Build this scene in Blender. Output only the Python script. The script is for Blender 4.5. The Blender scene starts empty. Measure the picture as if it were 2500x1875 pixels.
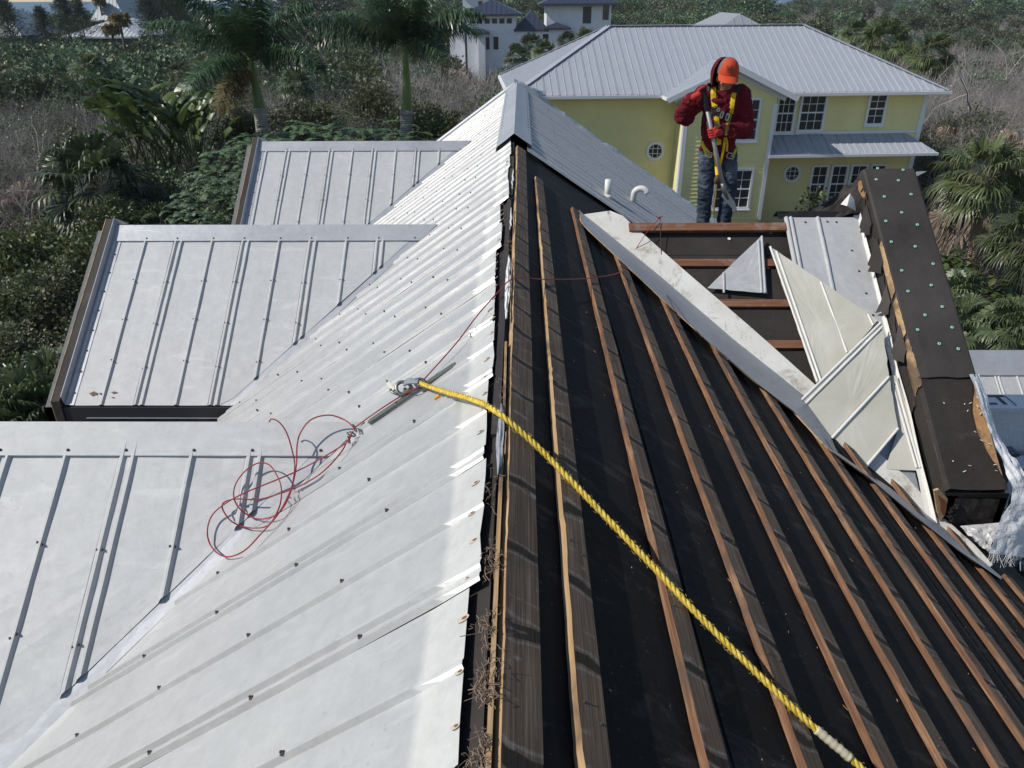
import bpy, math, random
import numpy as np
from mathutils import Vector, Matrix, noise
from mathutils.bvhtree import BVHTree
random.seed(7); RNG = np.random.default_rng(11)
scene = bpy.context.scene; COL = scene.collection
R_ = math.radians
# ------------------------------------------------------------------ camera
Z0 = 9.5                                  # height of the lens above the ground
PIT, YAW, ROLL, FPX = .4758, -.014, -.006, 1829.7
cp, sp, cy, sy = math.cos(PIT), math.sin(PIT), math.cos(YAW), math.sin(YAW)
CF = Vector((sy*cp, cy*cp, -sp)); CR = Vector((cy, -sy, 0)); CU = CR.cross(CF)
cr, sr = math.cos(ROLL), math.sin(ROLL)
CR, CU = cr*CR+sr*CU, -sr*CR+cr*CU
cam = bpy.data.cameras.new('camera'); camo = bpy.data.objects.new('camera', cam); COL.objects.link(camo)
cam.sensor_fit = 'HORIZONTAL'; cam.sensor_width = 36; cam.lens = 36*FPX/2500
cam.clip_start = .05; cam.clip_end = 9000
camo.matrix_world = Matrix(((CR.x, CU.x, -CF.x, 0), (CR.y, CU.y, -CF.y, 0), (CR.z, CU.z, -CF.z, Z0), (0, 0, 0, 1)))
scene.camera = camo
# ------------------------------------------------------------------ sky, sun, exposure
SUN_AZ, SUN_EL = R_(10), R_(44)            # the light travels to +x, turned SUN_AZ towards +y
world = bpy.data.worlds.new("World"); scene.world = world; world.use_nodes = True
wn = world.node_tree; wn.nodes.clear()
wo = wn.nodes.new('ShaderNodeOutputWorld'); wb = wn.nodes.new('ShaderNodeBackground'); ws = wn.nodes.new('ShaderNodeTexSky')
ws.sky_type = 'NISHITA'; ws.sun_disc = False; ws.sun_elevation = SUN_EL; ws.sun_rotation = R_(270)-SUN_AZ
ws.altitude = 10; ws.air_density = 1.0; ws.dust_density = .3; ws.ozone_density = 1.2
wb.inputs[1].default_value = .105
wn.links.new(ws.outputs[0], wb.inputs[0]); wn.links.new(wb.outputs[0], wo.inputs[0])
sun = bpy.data.lights.new('sun', 'SUN'); sun.energy = 3.9; sun.angle = R_(.53); sun.color = (1, .95, .87)
suno = bpy.data.objects.new('sun', sun); COL.objects.link(suno)
TRAVEL = Vector((math.cos(SUN_EL)*math.cos(SUN_AZ), math.cos(SUN_EL)*math.sin(SUN_AZ), -math.sin(SUN_EL)))
suno.rotation_euler = TRAVEL.to_track_quat('-Z', 'Y').to_euler(); suno.location = (-40, -5, 60)
vs = scene.view_settings; vs.view_transform = 'Standard'; vs.look = 'None'; vs.exposure = 0; vs.gamma = 1; vs.use_curve_mapping = False
cyc = scene.cycles; cyc.max_bounces = 5; cyc.diffuse_bounces = 3; cyc.glossy_bounces = 3; cyc.transmission_bounces = 3
cyc.transparent_max_bounces = 6; cyc.caustics_reflective = False; cyc.caustics_refractive = False; cyc.sample_clamp_indirect = 6
# ------------------------------------------------------------------ surveyed points: a sight line from the lens cut by a known plane
def ray(x, y): return CR*((x-1250)/FPX)+CU*((937.5-y)/FPX)+CF
def on(pt, n, c):
    d = ray(*pt); n = Vector(n); return d*(c/n.dot(d))
TM, HM, XR, ZR, TL, TD = .6616, 1.4133, -.08, -1.36, .70, .744
def MR(pt, h=0): return on(pt, (TM, 0, 1), -HM+h)
def ML(pt, h=0): return on(pt, (-TL, 0, 1), ZR-TL*XR+h)
def DP(pt, yr, zr, h=0): return on(pt, (0, -TD, 1), zr-TD*yr+h)
def YP(pt, y): return on(pt, (0, 1, 0), y)
def ZP(pt, z): return on(pt, (0, 0, 1), z)
def dd(x, y): return (x*1.1302, y*1.1302)
# ------------------------------------------------------------------ mesh helpers (all coordinates relative to the lens; Z0 added on linking)
class MB:
    def __init__(s): s.v = []; s.f = []; s.m = []; s.a = None
    def add(s, vs_, fs, m=0):
        o = len(s.v); s.v += [tuple(v) for v in vs_]; s.f += [tuple(i+o for i in f) for f in fs]; s.m += [m]*len(fs)
    def box(s, c, ax, ay, az, m=0, mt=None):
        c, ax, ay, az = map(Vector, (c, ax, ay, az))
        P = [c+ax*i+ay*j+az*k for k in (-1, 1) for j in (-1, 1) for i in (-1, 1)]
        o = len(s.v); s.v += [tuple(p) for p in P]
        F = [(0, 2, 3, 1), (4, 5, 7, 6), (0, 1, 5, 4), (2, 6, 7, 3), (0, 4, 6, 2), (1, 3, 7, 5)]
        s.f += [tuple(i+o for i in f) for f in F]
        s.m += [m]*6 if mt is None else list(mt)
    def bx(s, x0, x1, y0, y1, z0, z1, m=0):
        s.box(((x0+x1)/2, (y0+y1)/2, (z0+z1)/2), ((x1-x0)/2, 0, 0), (0, (y1-y0)/2, 0), (0, 0, (z1-z0)/2), m)
    def bar(s, p, q, w, t, up=(0, 0, 1), m=0):
        p, q, up = map(Vector, (p, q, up)); d = (q-p); L = d.length; d /= L
        sx = d.cross(up).normalized(); u = sx.cross(d)
        s.box((p+q)/2, d*L/2, sx*w/2, u*t/2, m)
    def tube(s, path, r, n=8, m=0, cap=True):
        P = [Vector(p) for p in path]; k = len(P); o = len(s.v)
        rr = r if hasattr(r, '__len__') else [r]*k
        t = (P[1]-P[0]).normalized(); a = Vector((0, 0, 1)) if abs(t.z) < .9 else Vector((1, 0, 0))
        u = t.cross(a).normalized()
        for i in range(k):
            t = (P[min(i+1, k-1)]-P[max(i-1, 0)])
            t = t.normalized() if t.length > 1e-9 else Vector((0, 0, 1))
            u = (u-t*u.dot(t)); u = u.normalized() if u.length > 1e-6 else t.orthogonal().normalized()
            w = t.cross(u)
            for j in range(n):
                A = 2*math.pi*j/n; s.v.append(tuple(P[i]+(u*math.cos(A)+w*math.sin(A))*rr[i]))
        for i in range(k-1):
            for j in range(n):
                s.f.append((o+i*n+j, o+i*n+(j+1) % n, o+(i+1)*n+(j+1) % n, o+(i+1)*n+j)); s.m.append(m)
        if cap:
            s.f.append(tuple(o+j for j in range(n-1, -1, -1))); s.f.append(tuple(o+(k-1)*n+j for j in range(n))); s.m += [m, m]
    def grid(s, rows, m=0):
        o = len(s.v); nr, nc = len(rows), len(rows[0])
        for r in rows: s.v += [tuple(p) for p in r]
        for i in range(nr-1):
            for j in range(nc-1):
                s.f.append((o+i*nc+j, o+i*nc+j+1, o+(i+1)*nc+j+1, o+(i+1)*nc+j)); s.m.append(m)
    def sheet(s, rows, t, m=0):            # a grid with thickness t (a vector)
        t = Vector(t); s.grid(rows, m); s.grid([[Vector(p)+t for p in reversed(r)] for r in rows], m)
        b = list(rows[0])+[r[-1] for r in rows[1:]]+list(reversed(rows[-1]))[1:]+[r[0] for r in reversed(rows[1:-1])]
        o = len(s.v); n = len(b); s.v += [tuple(p) for p in b]+[tuple(Vector(p)+t) for p in b]
        for i in range(n): s.f.append((o+i, o+n+i, o+n+(i+1) % n, o+(i+1) % n)); s.m.append(m)
    def poly(s, pts, t, m=0):              # flat polygon given a thickness vector
        t = Vector(t); n = len(pts); o = len(s.v)
        s.v += [tuple(p) for p in pts]+[tuple(Vector(p)+t) for p in pts]
        s.f.append(tuple(range(o, o+n))); s.f.append(tuple(range(o+2*n-1, o+n-1, -1)))
        for i in range(n): s.f.append((o+i, o+n+i, o+n+(i+1) % n, o+(i+1) % n))
        s.m += [m]*(n+2)
    def ball(s, c, r, n=8, m=0, sc=(1, 1, 1)):
        c = Vector(c); o = len(s.v); k = max(4, n//2)
        for i in range(k+1):
            th = math.pi*i/k
            for j in range(n):
                ph = 2*math.pi*j/n
                s.v.append((c.x+r*sc[0]*math.sin(th)*math.cos(ph), c.y+r*sc[1]*math.sin(th)*math.sin(ph), c.z+r*sc[2]*math.cos(th)))
        for i in range(k):
            for j in range(n): s.f.append((o+i*n+j, o+(i+1)*n+j, o+(i+1)*n+(j+1) % n, o+i*n+(j+1) % n)); s.m.append(m)
    def torus(s, c, ax, R, r, n=16, k=6, m=0, sc=(1, 1)):
        ax = Vector(ax).normalized(); u = ax.orthogonal().normalized(); w = ax.cross(u); c = Vector(c)
        s.tube([c+(u*math.cos(2*math.pi*i/n)*sc[0]+w*math.sin(2*math.pi*i/n)*sc[1])*R for i in range(n+1)], r, k, m, False)
def wloc(o):
    L = Vector((0, 0, 0))
    while o is not None: L += o.location; o = o.parent
    return L
def mesh(name, mb, mats, smooth=False, off=(0, 0, 0)):
    me = bpy.data.meshes.new(name); off = Vector(off)
    V = np.array(mb.v, dtype=np.float64).reshape(-1, 3)-np.array(off)
    me.from_pydata(V.tolist(), [], mb.f)
    mats = mats if isinstance(mats, (list, tuple)) else [mats]
    for m in mats: me.materials.append(m)
    if len(mats) > 1: me.polygons.foreach_set('material_index', np.array(mb.m, dtype=np.int32))
    if smooth: me.polygons.foreach_set('use_smooth', np.ones(len(mb.f), dtype=bool))
    if mb.a is not None:
        at = me.attributes.new('clean', 'FLOAT', 'POINT'); at.data.foreach_set('value', np.array(mb.a, dtype=np.float32))
    me.update(); return me
def tag(o, label=None, cat=None, group=None, kind=None):
    if label: o['label'] = label
    if cat: o['category'] = cat
    if group: o['group'] = group
    if kind: o['kind'] = kind
    return o
def thing(name, label, cat, loc, group=None):
    o = bpy.data.objects.new(name, None); COL.objects.link(o); o.empty_display_size = .2
    o.location = Vector(loc)+Vector((0, 0, Z0)); return tag(o, label, cat, group)
def obj(name, mb, mats, parent=None, smooth=False, base=None, **k):
    if parent is not None:
        off = wloc(parent)-Vector((0, 0, Z0)); loc = (0, 0, 0)
    else:
        if base is None:
            A = np.array(mb.v); base = (A[:, 0].mean(), A[:, 1].mean(), A[:, 2].min())
        off = Vector(base); loc = Vector(base)+Vector((0, 0, Z0))
    o = bpy.data.objects.new(name, mesh(name, mb, mats, smooth, off)); COL.objects.link(o)
    o.parent = parent; o.location = loc
    return tag(o, **k)
def fbm(x, y, z=0, s=1): return noise.fractal(Vector((x*s, y*s, z*s)), .8, 2.1, 4)
# ------------------------------------------------------------------ materials
def mat(name, col, rough=.7, metal=0., spec=.5, build=None):
    m = bpy.data.materials.new(name); m.use_nodes = True
    b = m.node_tree.nodes['Principled BSDF']
    b.inputs['Base Color'].default_value = (*col, 1); b.inputs['Roughness'].default_value = rough
    b.inputs['Metallic'].default_value = metal; b.inputs['Specular IOR Level'].default_value = spec
    if build: build(m.node_tree, b)
    return m
def N(t, ty, **k):
    n = t.nodes.new(ty)
    for a, v in k.items():
        if a in n.inputs: n.inputs[a].default_value = v
        else: setattr(n, a, v)
    return n
def coord(t, scale=(1, 1, 1), kind='Object', rot=(0, 0, 0)):
    c = N(t, 'ShaderNodeTexCoord'); mp = N(t, 'ShaderNodeMapping'); mp.inputs['Scale'].default_value = scale; mp.inputs['Rotation'].default_value = rot
    t.links.new(c.outputs[kind], mp.inputs['Vector']); return mp.outputs[0]
def wpos(t, scale=(1, 1, 1), rot=(0, 0, 0)):
    c = N(t, 'ShaderNodeNewGeometry'); mp = N(t, 'ShaderNodeMapping'); mp.inputs['Scale'].default_value = scale; mp.inputs['Rotation'].default_value = rot
    t.links.new(c.outputs['Position'], mp.inputs['Vector']); return mp.outputs[0]
def nz(t, vec, scale, detail=4, rough=.6, dist=0):
    n = N(t, 'ShaderNodeTexNoise'); n.inputs['Scale'].default_value = scale; n.inputs['Detail'].default_value = detail
    n.inputs['Roughness'].default_value = rough; n.inputs['Distortion'].default_value = dist; t.links.new(vec, n.inputs['Vector']); return n.outputs[0]
def ramp(t, fac, stops):
    r = N(t, 'ShaderNodeValToRGB'); e = r.color_ramp.elements
    while len(e) < len(stops): e.new(.5)
    for i, (p, c) in enumerate(stops): e[i].position = p; e[i].color = (*c, 1) if len(c) == 3 else c
    t.links.new(fac, r.inputs[0]); return r.outputs[0]
def mix(t, f, a, b, bt='MIX'):
    m = N(t, 'ShaderNodeMix', data_type='RGBA', blend_type=bt)
    for i, v in ((0, f), (6, a), (7, b)):
        if isinstance(v, bpy.types.NodeSocket): t.links.new(v, m.inputs[i])
        else: m.inputs[i].default_value = v if i == 0 else (*v, 1)
    return m.outputs[2]
def bump(t, b, h, st, dist=.01):
    n = N(t, 'ShaderNodeBump'); n.inputs['Strength'].default_value = st; n.inputs['Distance'].default_value = dist
    t.links.new(h, n.inputs['Height']); t.links.new(n.outputs[0], b.inputs['Normal'])
g3 = lambda v: (v, v, v)
def roofmetal(base, clean, var=.08, rough=.42, metal=.35):
    def f(t, b):
        w = wpos(t); n1 = nz(t, w, 1.3, 5); n2 = nz(t, w, 14, 6, .75); n3 = nz(t, wpos(t, (3, 3, 3), (.5, .4, .7)), 2.2, 3)
        c = ramp(t, n1, [(.3, tuple(x*(1-var) for x in base)), (.7, tuple(x*(1+var) for x in base))])
        c = mix(t, .35, c, ramp(t, n2, [(.35, tuple(x*.8 for x in base)), (.62, tuple(x*1.15 for x in base))]))
        # pale scuffs and scrapes where boots and panels dragged over the sheet
        sc = nz(t, wpos(t, (2.2, 14, 5), (0, .35, .45)), 1.1, 5, .62, .6)
        c = mix(t, ramp(t, sc, [(.58, g3(0)), (.68, g3(.42))]), c, tuple(min(1, x*1.25) for x in base))
        s2 = nz(t, wpos(t, (1.4, 6, 3), (0, -.4, 1.1)), 1.7, 6, .7, 1.2); c = mix(t, ramp(t, s2, [(.60, g3(0)), (.68, g3(.35))]), c, tuple(x*.80 for x in base))
        c = mix(t, ramp(t, nz(t, w, 45, 2), [(.66, g3(0)), (.74, g3(.35))]), c, tuple(x*.62 for x in base))
        a = N(t, 'ShaderNodeAttribute', attribute_name='clean')
        ca = ramp(t, n2, [(.3, tuple(x*.84 for x in clean)), (.6, clean)])
        c = mix(t, a.outputs['Fac'], c, ca)
        t.links.new(c, b.inputs['Base Color'])
        mm = N(t, 'ShaderNodeMath', operation='MULTIPLY_ADD'); t.links.new(n1, mm.inputs[0]); mm.inputs[1].default_value = .25; mm.inputs[2].default_value = rough-.12
        t.links.new(mm.outputs[0], b.inputs['Roughness'])
        bump(t, b, n3, .25, .01)
    return f
M_ROOF = mat('weathered_roof_metal', (.5, .5, .5), .46, .35, .5, roofmetal((.49, .488, .478), (.68, .67, .63), .06, .46, .3))
M_DORM = mat('dormer_roof_metal', (.5, .5, .5), .6, .12, .4, roofmetal((.49, .495, .495), (.8, .8, .78), .06, .62, .12))
M_FLASH = mat('galvanised_flashing', (.5, .5, .5), .5, .3, .5, roofmetal((.40, .415, .44), (.6, .6, .6), .12, .5, .3))
M_WHITE = mat('white_flashing', (.78, .77, .74), .5, 0, .5, roofmetal((.74, .73, .69), (.8, .8, .8), .06, .5, 0))
def stained(t, b):
    w = wpos(t); c = ramp(t, nz(t, w, 2.6, 5, .65), [(.3, (.62, .58, .49)), (.48, (.72, .70, .64)), (.7, (.80, .79, .75))])
    c = mix(t, ramp(t, nz(t, w, 4.5, 6, .7, .6), [(.53, g3(0)), (.68, g3(.8))]), c, (.30, .25, .17))
    c = mix(t, ramp(t, nz(t, wpos(t, (9, 2, 2)), 1.3, 5, .7, .3), [(.60, g3(0)), (.70, g3(.7))]), c, (.17, .15, .12))
    c = mix(t, ramp(t, nz(t, w, 40, 3), [(.62, g3(0)), (.72, g3(.5))]), c, (.3, .27, .22)); t.links.new(c, b.inputs['Base Color'])
M_STAIN = mat('stained_white_flashing', (.75, .73, .68), .5, 0, .5, stained)
def creamf(t, b):
    w = coord(t, (1, 1, 1)); c = ramp(t, nz(t, w, 1.6, 3), [(.3, (.53, .51, .42)), (.55, (.60, .58, .49)), (.75, (.66, .65, .58))])
    c = mix(t, ramp(t, nz(t, w, 7, 6, .7), [(.62, g3(0)), (.76, g3(.4))]), c, (.36, .33, .26)); t.links.new(c, b.inputs['Base Color'])
M_CREAM = mat('cream_panel_underside', (.6, .58, .5), .45, 0, .4, creamf)
def woodtop(t, b):
    w = coord(t, (60, 1.6, 60)); g = nz(t, w, 1, 6, .7, .25)
    c = ramp(t, g, [(.28, (.075, .052, .036)), (.5, (.175, .125, .086)), (.72, (.32, .245, .175))])
    v = wpos(t); c = mix(t, ramp(t, nz(t, v, 2.1, 4), [(.35, g3(.7)), (.62, g3(0))]), c, (.095, .068, .050))
    # dirt bands left under each crimp of the sheets that were lifted off
    wv = N(t, 'ShaderNodeTexWave', wave_type='BANDS', bands_direction='Y', wave_profile='SIN'); wv.inputs['Scale'].default_value = 1.03
    wv.inputs['Distortion'].default_value = 3.2; wv.inputs['Detail'].default_value = 3; wv.inputs['Detail Scale'].default_value = 2.2
    t.links.new(wpos(t, (1, 1, 1), (0, 0, .22)), wv.inputs['Vector'])
    pl = ramp(t, wv.outputs['Fac'], [(.85, g3(0)), (.90, g3(.35)), (.93, g3(0))]); c = mix(t, pl, c, (.42, .39, .37))
    c = mix(t, ramp(t, wv.outputs['Fac'], [(.955, g3(0)), (.968, g3(.92))]), c, (.014, .012, .011))
    g2 = nz(t, coord(t, (190, 2.2, 190)), 1, 3, .6, .6); c = mix(t, ramp(t, g2, [(.42, g3(.55)), (.56, g3(0))]), c, (.055, .040, .030))
    c = mix(t, ramp(t, nz(t, wpos(t, (7, 14, 7)), 1.4, 4), [(.60, g3(0)), (.72, g3(.5))]), c, (.36, .33, .31))
    t.links.new(c, b.inputs['Base Color']); bump(t, b, g, .5, .004)
M_WTOP = mat('weathered_batten_wood', (.1, .08, .06), .85, 0, .3, woodtop)
def woodedge(a, bcol, ccol):
    def f(t, b):
        g = nz(t, coord(t, (50, 2.5, 50)), 1, 6, .7, .3); c = ramp(t, g, [(.28, a), (.52, bcol), (.72, ccol)])
        c = mix(t, ramp(t, nz(t, wpos(t), 3.1, 4), [(.50, g3(0)), (.64, g3(.8))]), c, (.10, .068, .05)); t.links.new(c, b.inputs['Base Color']); bump(t, b, g, .5, .004)
    return f
M_WEDGE = mat('fresh_batten_edge', (.35, .17, .07), .75, 0, .3, woodedge((.085, .044, .026), (.20, .102, .055), (.38, .25, .15)))
M_WPALE = mat('pale_split_wood', (.45, .3, .16), .75, 0, .3, woodedge((.30, .18, .085), (.45, .30, .16), (.56, .42, .26)))
def redboard(t, b):
    g = nz(t, coord(t, (2, 40, 40)), 1, 6, .7, .25); c = ramp(t, g, [(.3, (.11, .048, .026)), (.55, (.22, .10, .055)), (.75, (.33, .19, .12))])
    c = mix(t, ramp(t, nz(t, wpos(t), 5, 4), [(.56, g3(0)), (.7, g3(.6))]), c, (.30, .26, .23)); t.links.new(c, b.inputs['Base Color']); bump(t, b, g, .4, .004)
M_RED = mat('red_brown_board', (.2, .1, .05), .8, 0, .3, redboard)
M_PLY = mat('bare_plywood', (.45, .28, .14), .8, 0, .3, woodedge((.28, .15, .07), (.42, .25, .12), (.55, .38, .23)))
def felt(base, dust, thr=.55, amt=.35, rough=.75):
    def f(t, b):
        w = wpos(t); c = ramp(t, nz(t, w, 1.4, 5), [(.3, tuple(x*.7 for x in base)), (.7, tuple(x*1.35 for x in base))])
        c = mix(t, ramp(t, nz(t, wpos(t, (1.2, 2.5, 1)), 2.3, 7, .72, .5), [(thr, g3(0)), (thr+.16, g3(amt))]), c, dust)
        c = mix(t, ramp(t, nz(t, w, 55, 2), [(.68, g3(0)), (.74, g3(.6))]), c, dust); t.links.new(c, b.inputs['Base Color']); bump(t, b, nz(t, w, 9, 4), .35, .02)
    return f
M_FELT = mat('black_felt', (.008, .008, .008), .75, 0, .2, felt((.0085, .008, .008), (.12, .105, .095), .55, .42))
M_FELTB = mat('brown_black_felt', (.04, .034, .03), .8, 0, .3, felt((.034, .029, .026), (.13, .11, .095), .58, .3))
M_FELTN = mat('new_brown_underlay', (.05, .044, .04), .75, 0, .3, felt((.050, .044, .040), (.08, .07, .064), .6, .25))
M_CORE = mat('tar_black', (.012, .012, .012), .5, 0, .4)
M_GREEN = mat('mint_cap', (.33, .62, .50), .6); M_DKGREEN = mat('mint_cap_centre', (.05, .10, .08), .5)
M_SCREW = mat('dark_screw', (.075, .06, .055), .6, .2); M_RUST = mat('rust', (.22, .075, .03), .8)
M_BROWN = mat('brown_stained_board', (.07, .055, .048), .85, 0, .3, felt((.050, .043, .040), (.15, .135, .13), .56, .45))
M_DARK = mat('shaded_trim_and_thimble', (.035, .037, .045), .6)  # eave board's shade put into its dark blue-grey; thimble is simply dark
def peel(t, b):
    c = ramp(t, nz(t, wpos(t, (3, 8, 8)), 2.4, 6, .7, .4), [(.50, (.028, .03, .034)), (.56, (.30, .30, .29))]); t.links.new(c, b.inputs['Base Color'])
M_PEEL = mat('peeling_dark_paint', (.05, .05, .05), .8, 0, .3, peel)
# ------------------------------------------------------------------ the house under the lens
TH = math.atan(TM); THL = math.atan(TL); PH = math.atan(TD)
house = thing('house', 'house with crimped grey metal roof, right slope stripped to dark felt and battens', 'house', (.5, 6, -Z0))
def pl_left(a, b, h): return Vector((XR-a*math.cos(THL)-h*math.sin(THL), b, ZR-a*math.sin(THL)+h*math.cos(THL)))
def pl_right(a, b, h): return Vector((XR+a*math.cos(TH)+h*math.sin(TH), b, ZR-a*math.sin(TH)+h*math.cos(TH)))
def pl_dorm(yr, zr): return lambda a, b, h: Vector((b, yr-a*math.cos(PH)-h*math.sin(PH), zr-a*math.sin(PH)+h*math.cos(PH)))
RIB = [(-.017, 0), (-.006, .0155), (.006, .0155), (.017, 0)]
def profile(b0, w=.61, dbl=.026):
    p = [b0-.045]
    out = [(b0-.045, 0)]
    for c in (b0-dbl, b0+dbl, b0+w/2):
        out += [(c+x, h) for x, h in RIB]
        if c != b0-dbl or True: pass
    out += [(b0+w/4, 0), (b0+3*w/4, 0), (b0+w-.048, 0)]
    return sorted(out)
def panel(S, b0, top, bot, parent, m, lift=0., can=.0022, nr=16, clean_w=0, w=.61, name='roof_panel', jag=0, bmin=-1e9, bmax=1e9, seed=0):
    pts = [(b, h) for b, h in profile(b0, w) if bmin <= b <= bmax]
    if bmin > b0-.045: pts = [(bmin, 0)]+pts
    if bmax < b0+w-.048: pts = pts+[(bmax, 0)]
    cols = []
    for b, h in pts:
        a0, a1 = top(b), bot(b)
        if a1-a0 < .02: a1 = a0+.02
        cols.append((b, h, a0, a1))
    if len(cols) < 2 or max(c[3]-c[2] for c in cols) < .04: return None
    mb = MB(); rows = []; cl = []
    fr = [0, .04, .08]+[.08+.92*(i/nr) for i in range(1, nr+1)] if not clean_w else None
    nrow = len(fr) if fr else nr+4
    for i in range(nrow):
        row = []
        for b, h, a0, a1 in cols:
            if clean_w:
                ks = [0, clean_w*.5, clean_w*.92, clean_w*1.12]
                a = a0+min(ks[i], (a1-a0)*.3*i/4) if i < 4 and a1-a0 < .5 else (a0+ks[i] if i < 4 else a0+clean_w*1.12+(a1-a0-clean_w*1.12)*((i-3)/nr))
            else: a = a0+(a1-a0)*fr[i]
            hh = h+lift
            if clean_w and i < 3: hh = h*(.35, .5, .75)[i]+lift+(.006, .003, 0)[i]
            flat = 1 if h == 0 else .35
            hh += flat*can*(fbm(a*1.1+seed*3.1, b*1.7, seed)+.6*fbm(a*3, b*2.2, seed+9))
            if jag and i == 0: a += jag*(noise.noise(Vector((b*9, seed, 1)))+.6*noise.noise(Vector((b*31, seed, 3)))); hh += .007*max(0, noise.noise(Vector((b*13, seed, 7))))
            row.append(S(a, b, hh)); cl.append(1. if clean_w and i < 3 else 0.)
        rows.append(row)
    mb.grid(rows); mb.a = cl if clean_w else None
    return obj(name, mb, m, parent)
def screw_into(mb, p, n, r=.0085):
    n = Vector(n).normalized(); u = n.orthogonal().normalized(); w = n.cross(u); p = Vector(p); o = len(mb.v)
    for rr, h in ((r, 0), (r*.9, .004), (r*.5, .005), (r*.45, .010)):
        for j in range(6):
            A = j*math.pi/3; mb.v.append(tuple(p+(u*math.cos(A)+w*math.sin(A))*rr+n*h))
    for i in range(3):
        for j in range(6): mb.f.append((o+i*6+j, o+i*6+(j+1) % 6, o+i*6+6+(j+1) % 6, o+i*6+6+j)); mb.m.append(0)
    mb.f.append(tuple(o+18+j for j in range(6))); mb.m.append(0)
NL = Vector((-math.sin(THL), 0, math.cos(THL))); NR = Vector((math.sin(TH), 0, math.cos(TH))); ND = Vector((0, -math.sin(PH), math.cos(PH)))
DORM = [(3.166, -1.854), (6.745, -1.854), (11.0, -1.815)]         # ridges of the three dormers of the left slope
EAVE_L = -2.60
def xbot(y):                                                        # lower end of the left slope at this y
    v = EAVE_L
    for yr, zr in DORM:
        x = XR-((ZR-zr)+TD*abs(yr-y))/TL
        v = max(v, x)
    return v
abot = lambda y: (XR-xbot(y))/math.cos(THL)-.0
RIB0 = 3.40-.305*16
Y_END = 14.3
# decks, walls
mb = MB()
nn = 90
rows = [[Vector((XR+(.0+4.0*j/44), -2+16.3*i/nn, 0)) for j in range(45)] for i in range(nn+1)]
for r in rows:
    for p in r: p.z = ZR-TM*(p.x-XR)-.0335/math.cos(TH)+.005*fbm(p.x*2.3, p.y*1.6)-.002
mb.grid([list(reversed(r)) for r in rows]); obj('felt_underlay', mb, M_FELT, house)
mb = MB(); mb.grid([[(XR-.001, -2, ZR-.03), (EAVE_L, -2, ZR-.03+TL*(EAVE_L-XR))], [(XR-.001, Y_END, ZR-.03), (EAVE_L, Y_END, ZR-.03+TL*(EAVE_L-XR))]])
obj('roof_deck', mb, M_FELTB, house)
M_WALL = mat('grey_house_siding', (.33, .35, .36), .8)
mb = MB(); zl = ZR+TL*(EAVE_L-XR)
mb.poly([(-2.45, Y_END-.25, -Z0), (3.75, Y_END-.25, -Z0), (3.75, Y_END-.25, ZR-TM*3.83-.06), (XR, Y_END-.25, ZR-.06), (-2.45, Y_END-.25, zl+.06)], (0, -16, 0)); obj('wall', mb, M_WALL, house)
mb = MB(); mb.bx(-2.66, -2.58, -2, Y_END, zl-.17, zl-.012); obj('gutter', mb, M_WHITE, house)
mb = MB(); xe = 3.93; mb.bx(xe, xe+.09, -2, 4.1, ZR-TM*(xe-XR)-.16, ZR-TM*(xe-XR)-.03); obj('eave_trim', mb, M_FLASH, house)
# left slope sheets
scr = MB()
k = 0; b0 = RIB0
while b0 < Y_END-.1:
    st = -.115+.012*math.sin(k*2.7)-(.02 if 3.3 < b0 < 5.6 else 0)+(.012 if b0 > 5.6 else 0)
    a_top = (XR-st)/math.cos(THL)
    panel(pl_left, b0, lambda b, a=a_top: a+.012*((b-b0)/.61), abot, house, M_ROOF, lift=.001*(k % 2), can=.0028 if b0 < 5 else .002, nr=22, clean_w=.135, jag=.009, bmax=Y_END, seed=k)
    for q, c in enumerate((b0-.024, b0+.305)):
        if c > Y_END-.1: continue
        for j in range(1, 9):
            a = .03+j*.43+(.16 if q else 0)+.02*math.sin(k*3.1+j)
            if a < abot(c)-.1:
                screw_into(scr, pl_left(a, c+random.uniform(-.004, .004), .0155), NL)
                if q == 0 and j == 5: screw_into(scr, pl_left(a+.03, c+.048, .0155), NL)
    b0 += .61; k += 1
obj('roof_screws', scr, M_SCREW, house, kind='stuff')
# old nail holes with rust halos along the band the ridge cap used to cover
rh = MB()
for i in range(46):
    y = .8+i*.1525+random.uniform(-.02, .02); a = (XR+.165+random.uniform(-.012, .012))/math.cos(THL)-.0
    c = pl_left(.075+random.uniform(-.015, .012), y, .0075); L = random.uniform(.008, .021)
    u = Vector((-math.cos(THL), 0, -math.sin(THL))); w = Vector((0, 1, 0))
    for rr, hh, mi in ((1, 0, 0), (.42, .0012, 1)):
        o = len(rh.v)
        for j in range(10):
            A = j*math.pi/5; rh.v.append(tuple(c+u*(math.cos(A)*L*rr+(L*.25 if rr == 1 else 0))+w*math.sin(A)*L*.55*rr+NL*(hh+.0016)))
        rh.f.append(tuple(range(o, o+10))); rh.m.append(mi)
M_HALO = mat('rust_stain', (.50, .44, .37), .7)
obj('rust_spots', rh, [M_HALO, M_RUST], house, kind='stuff')
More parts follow.
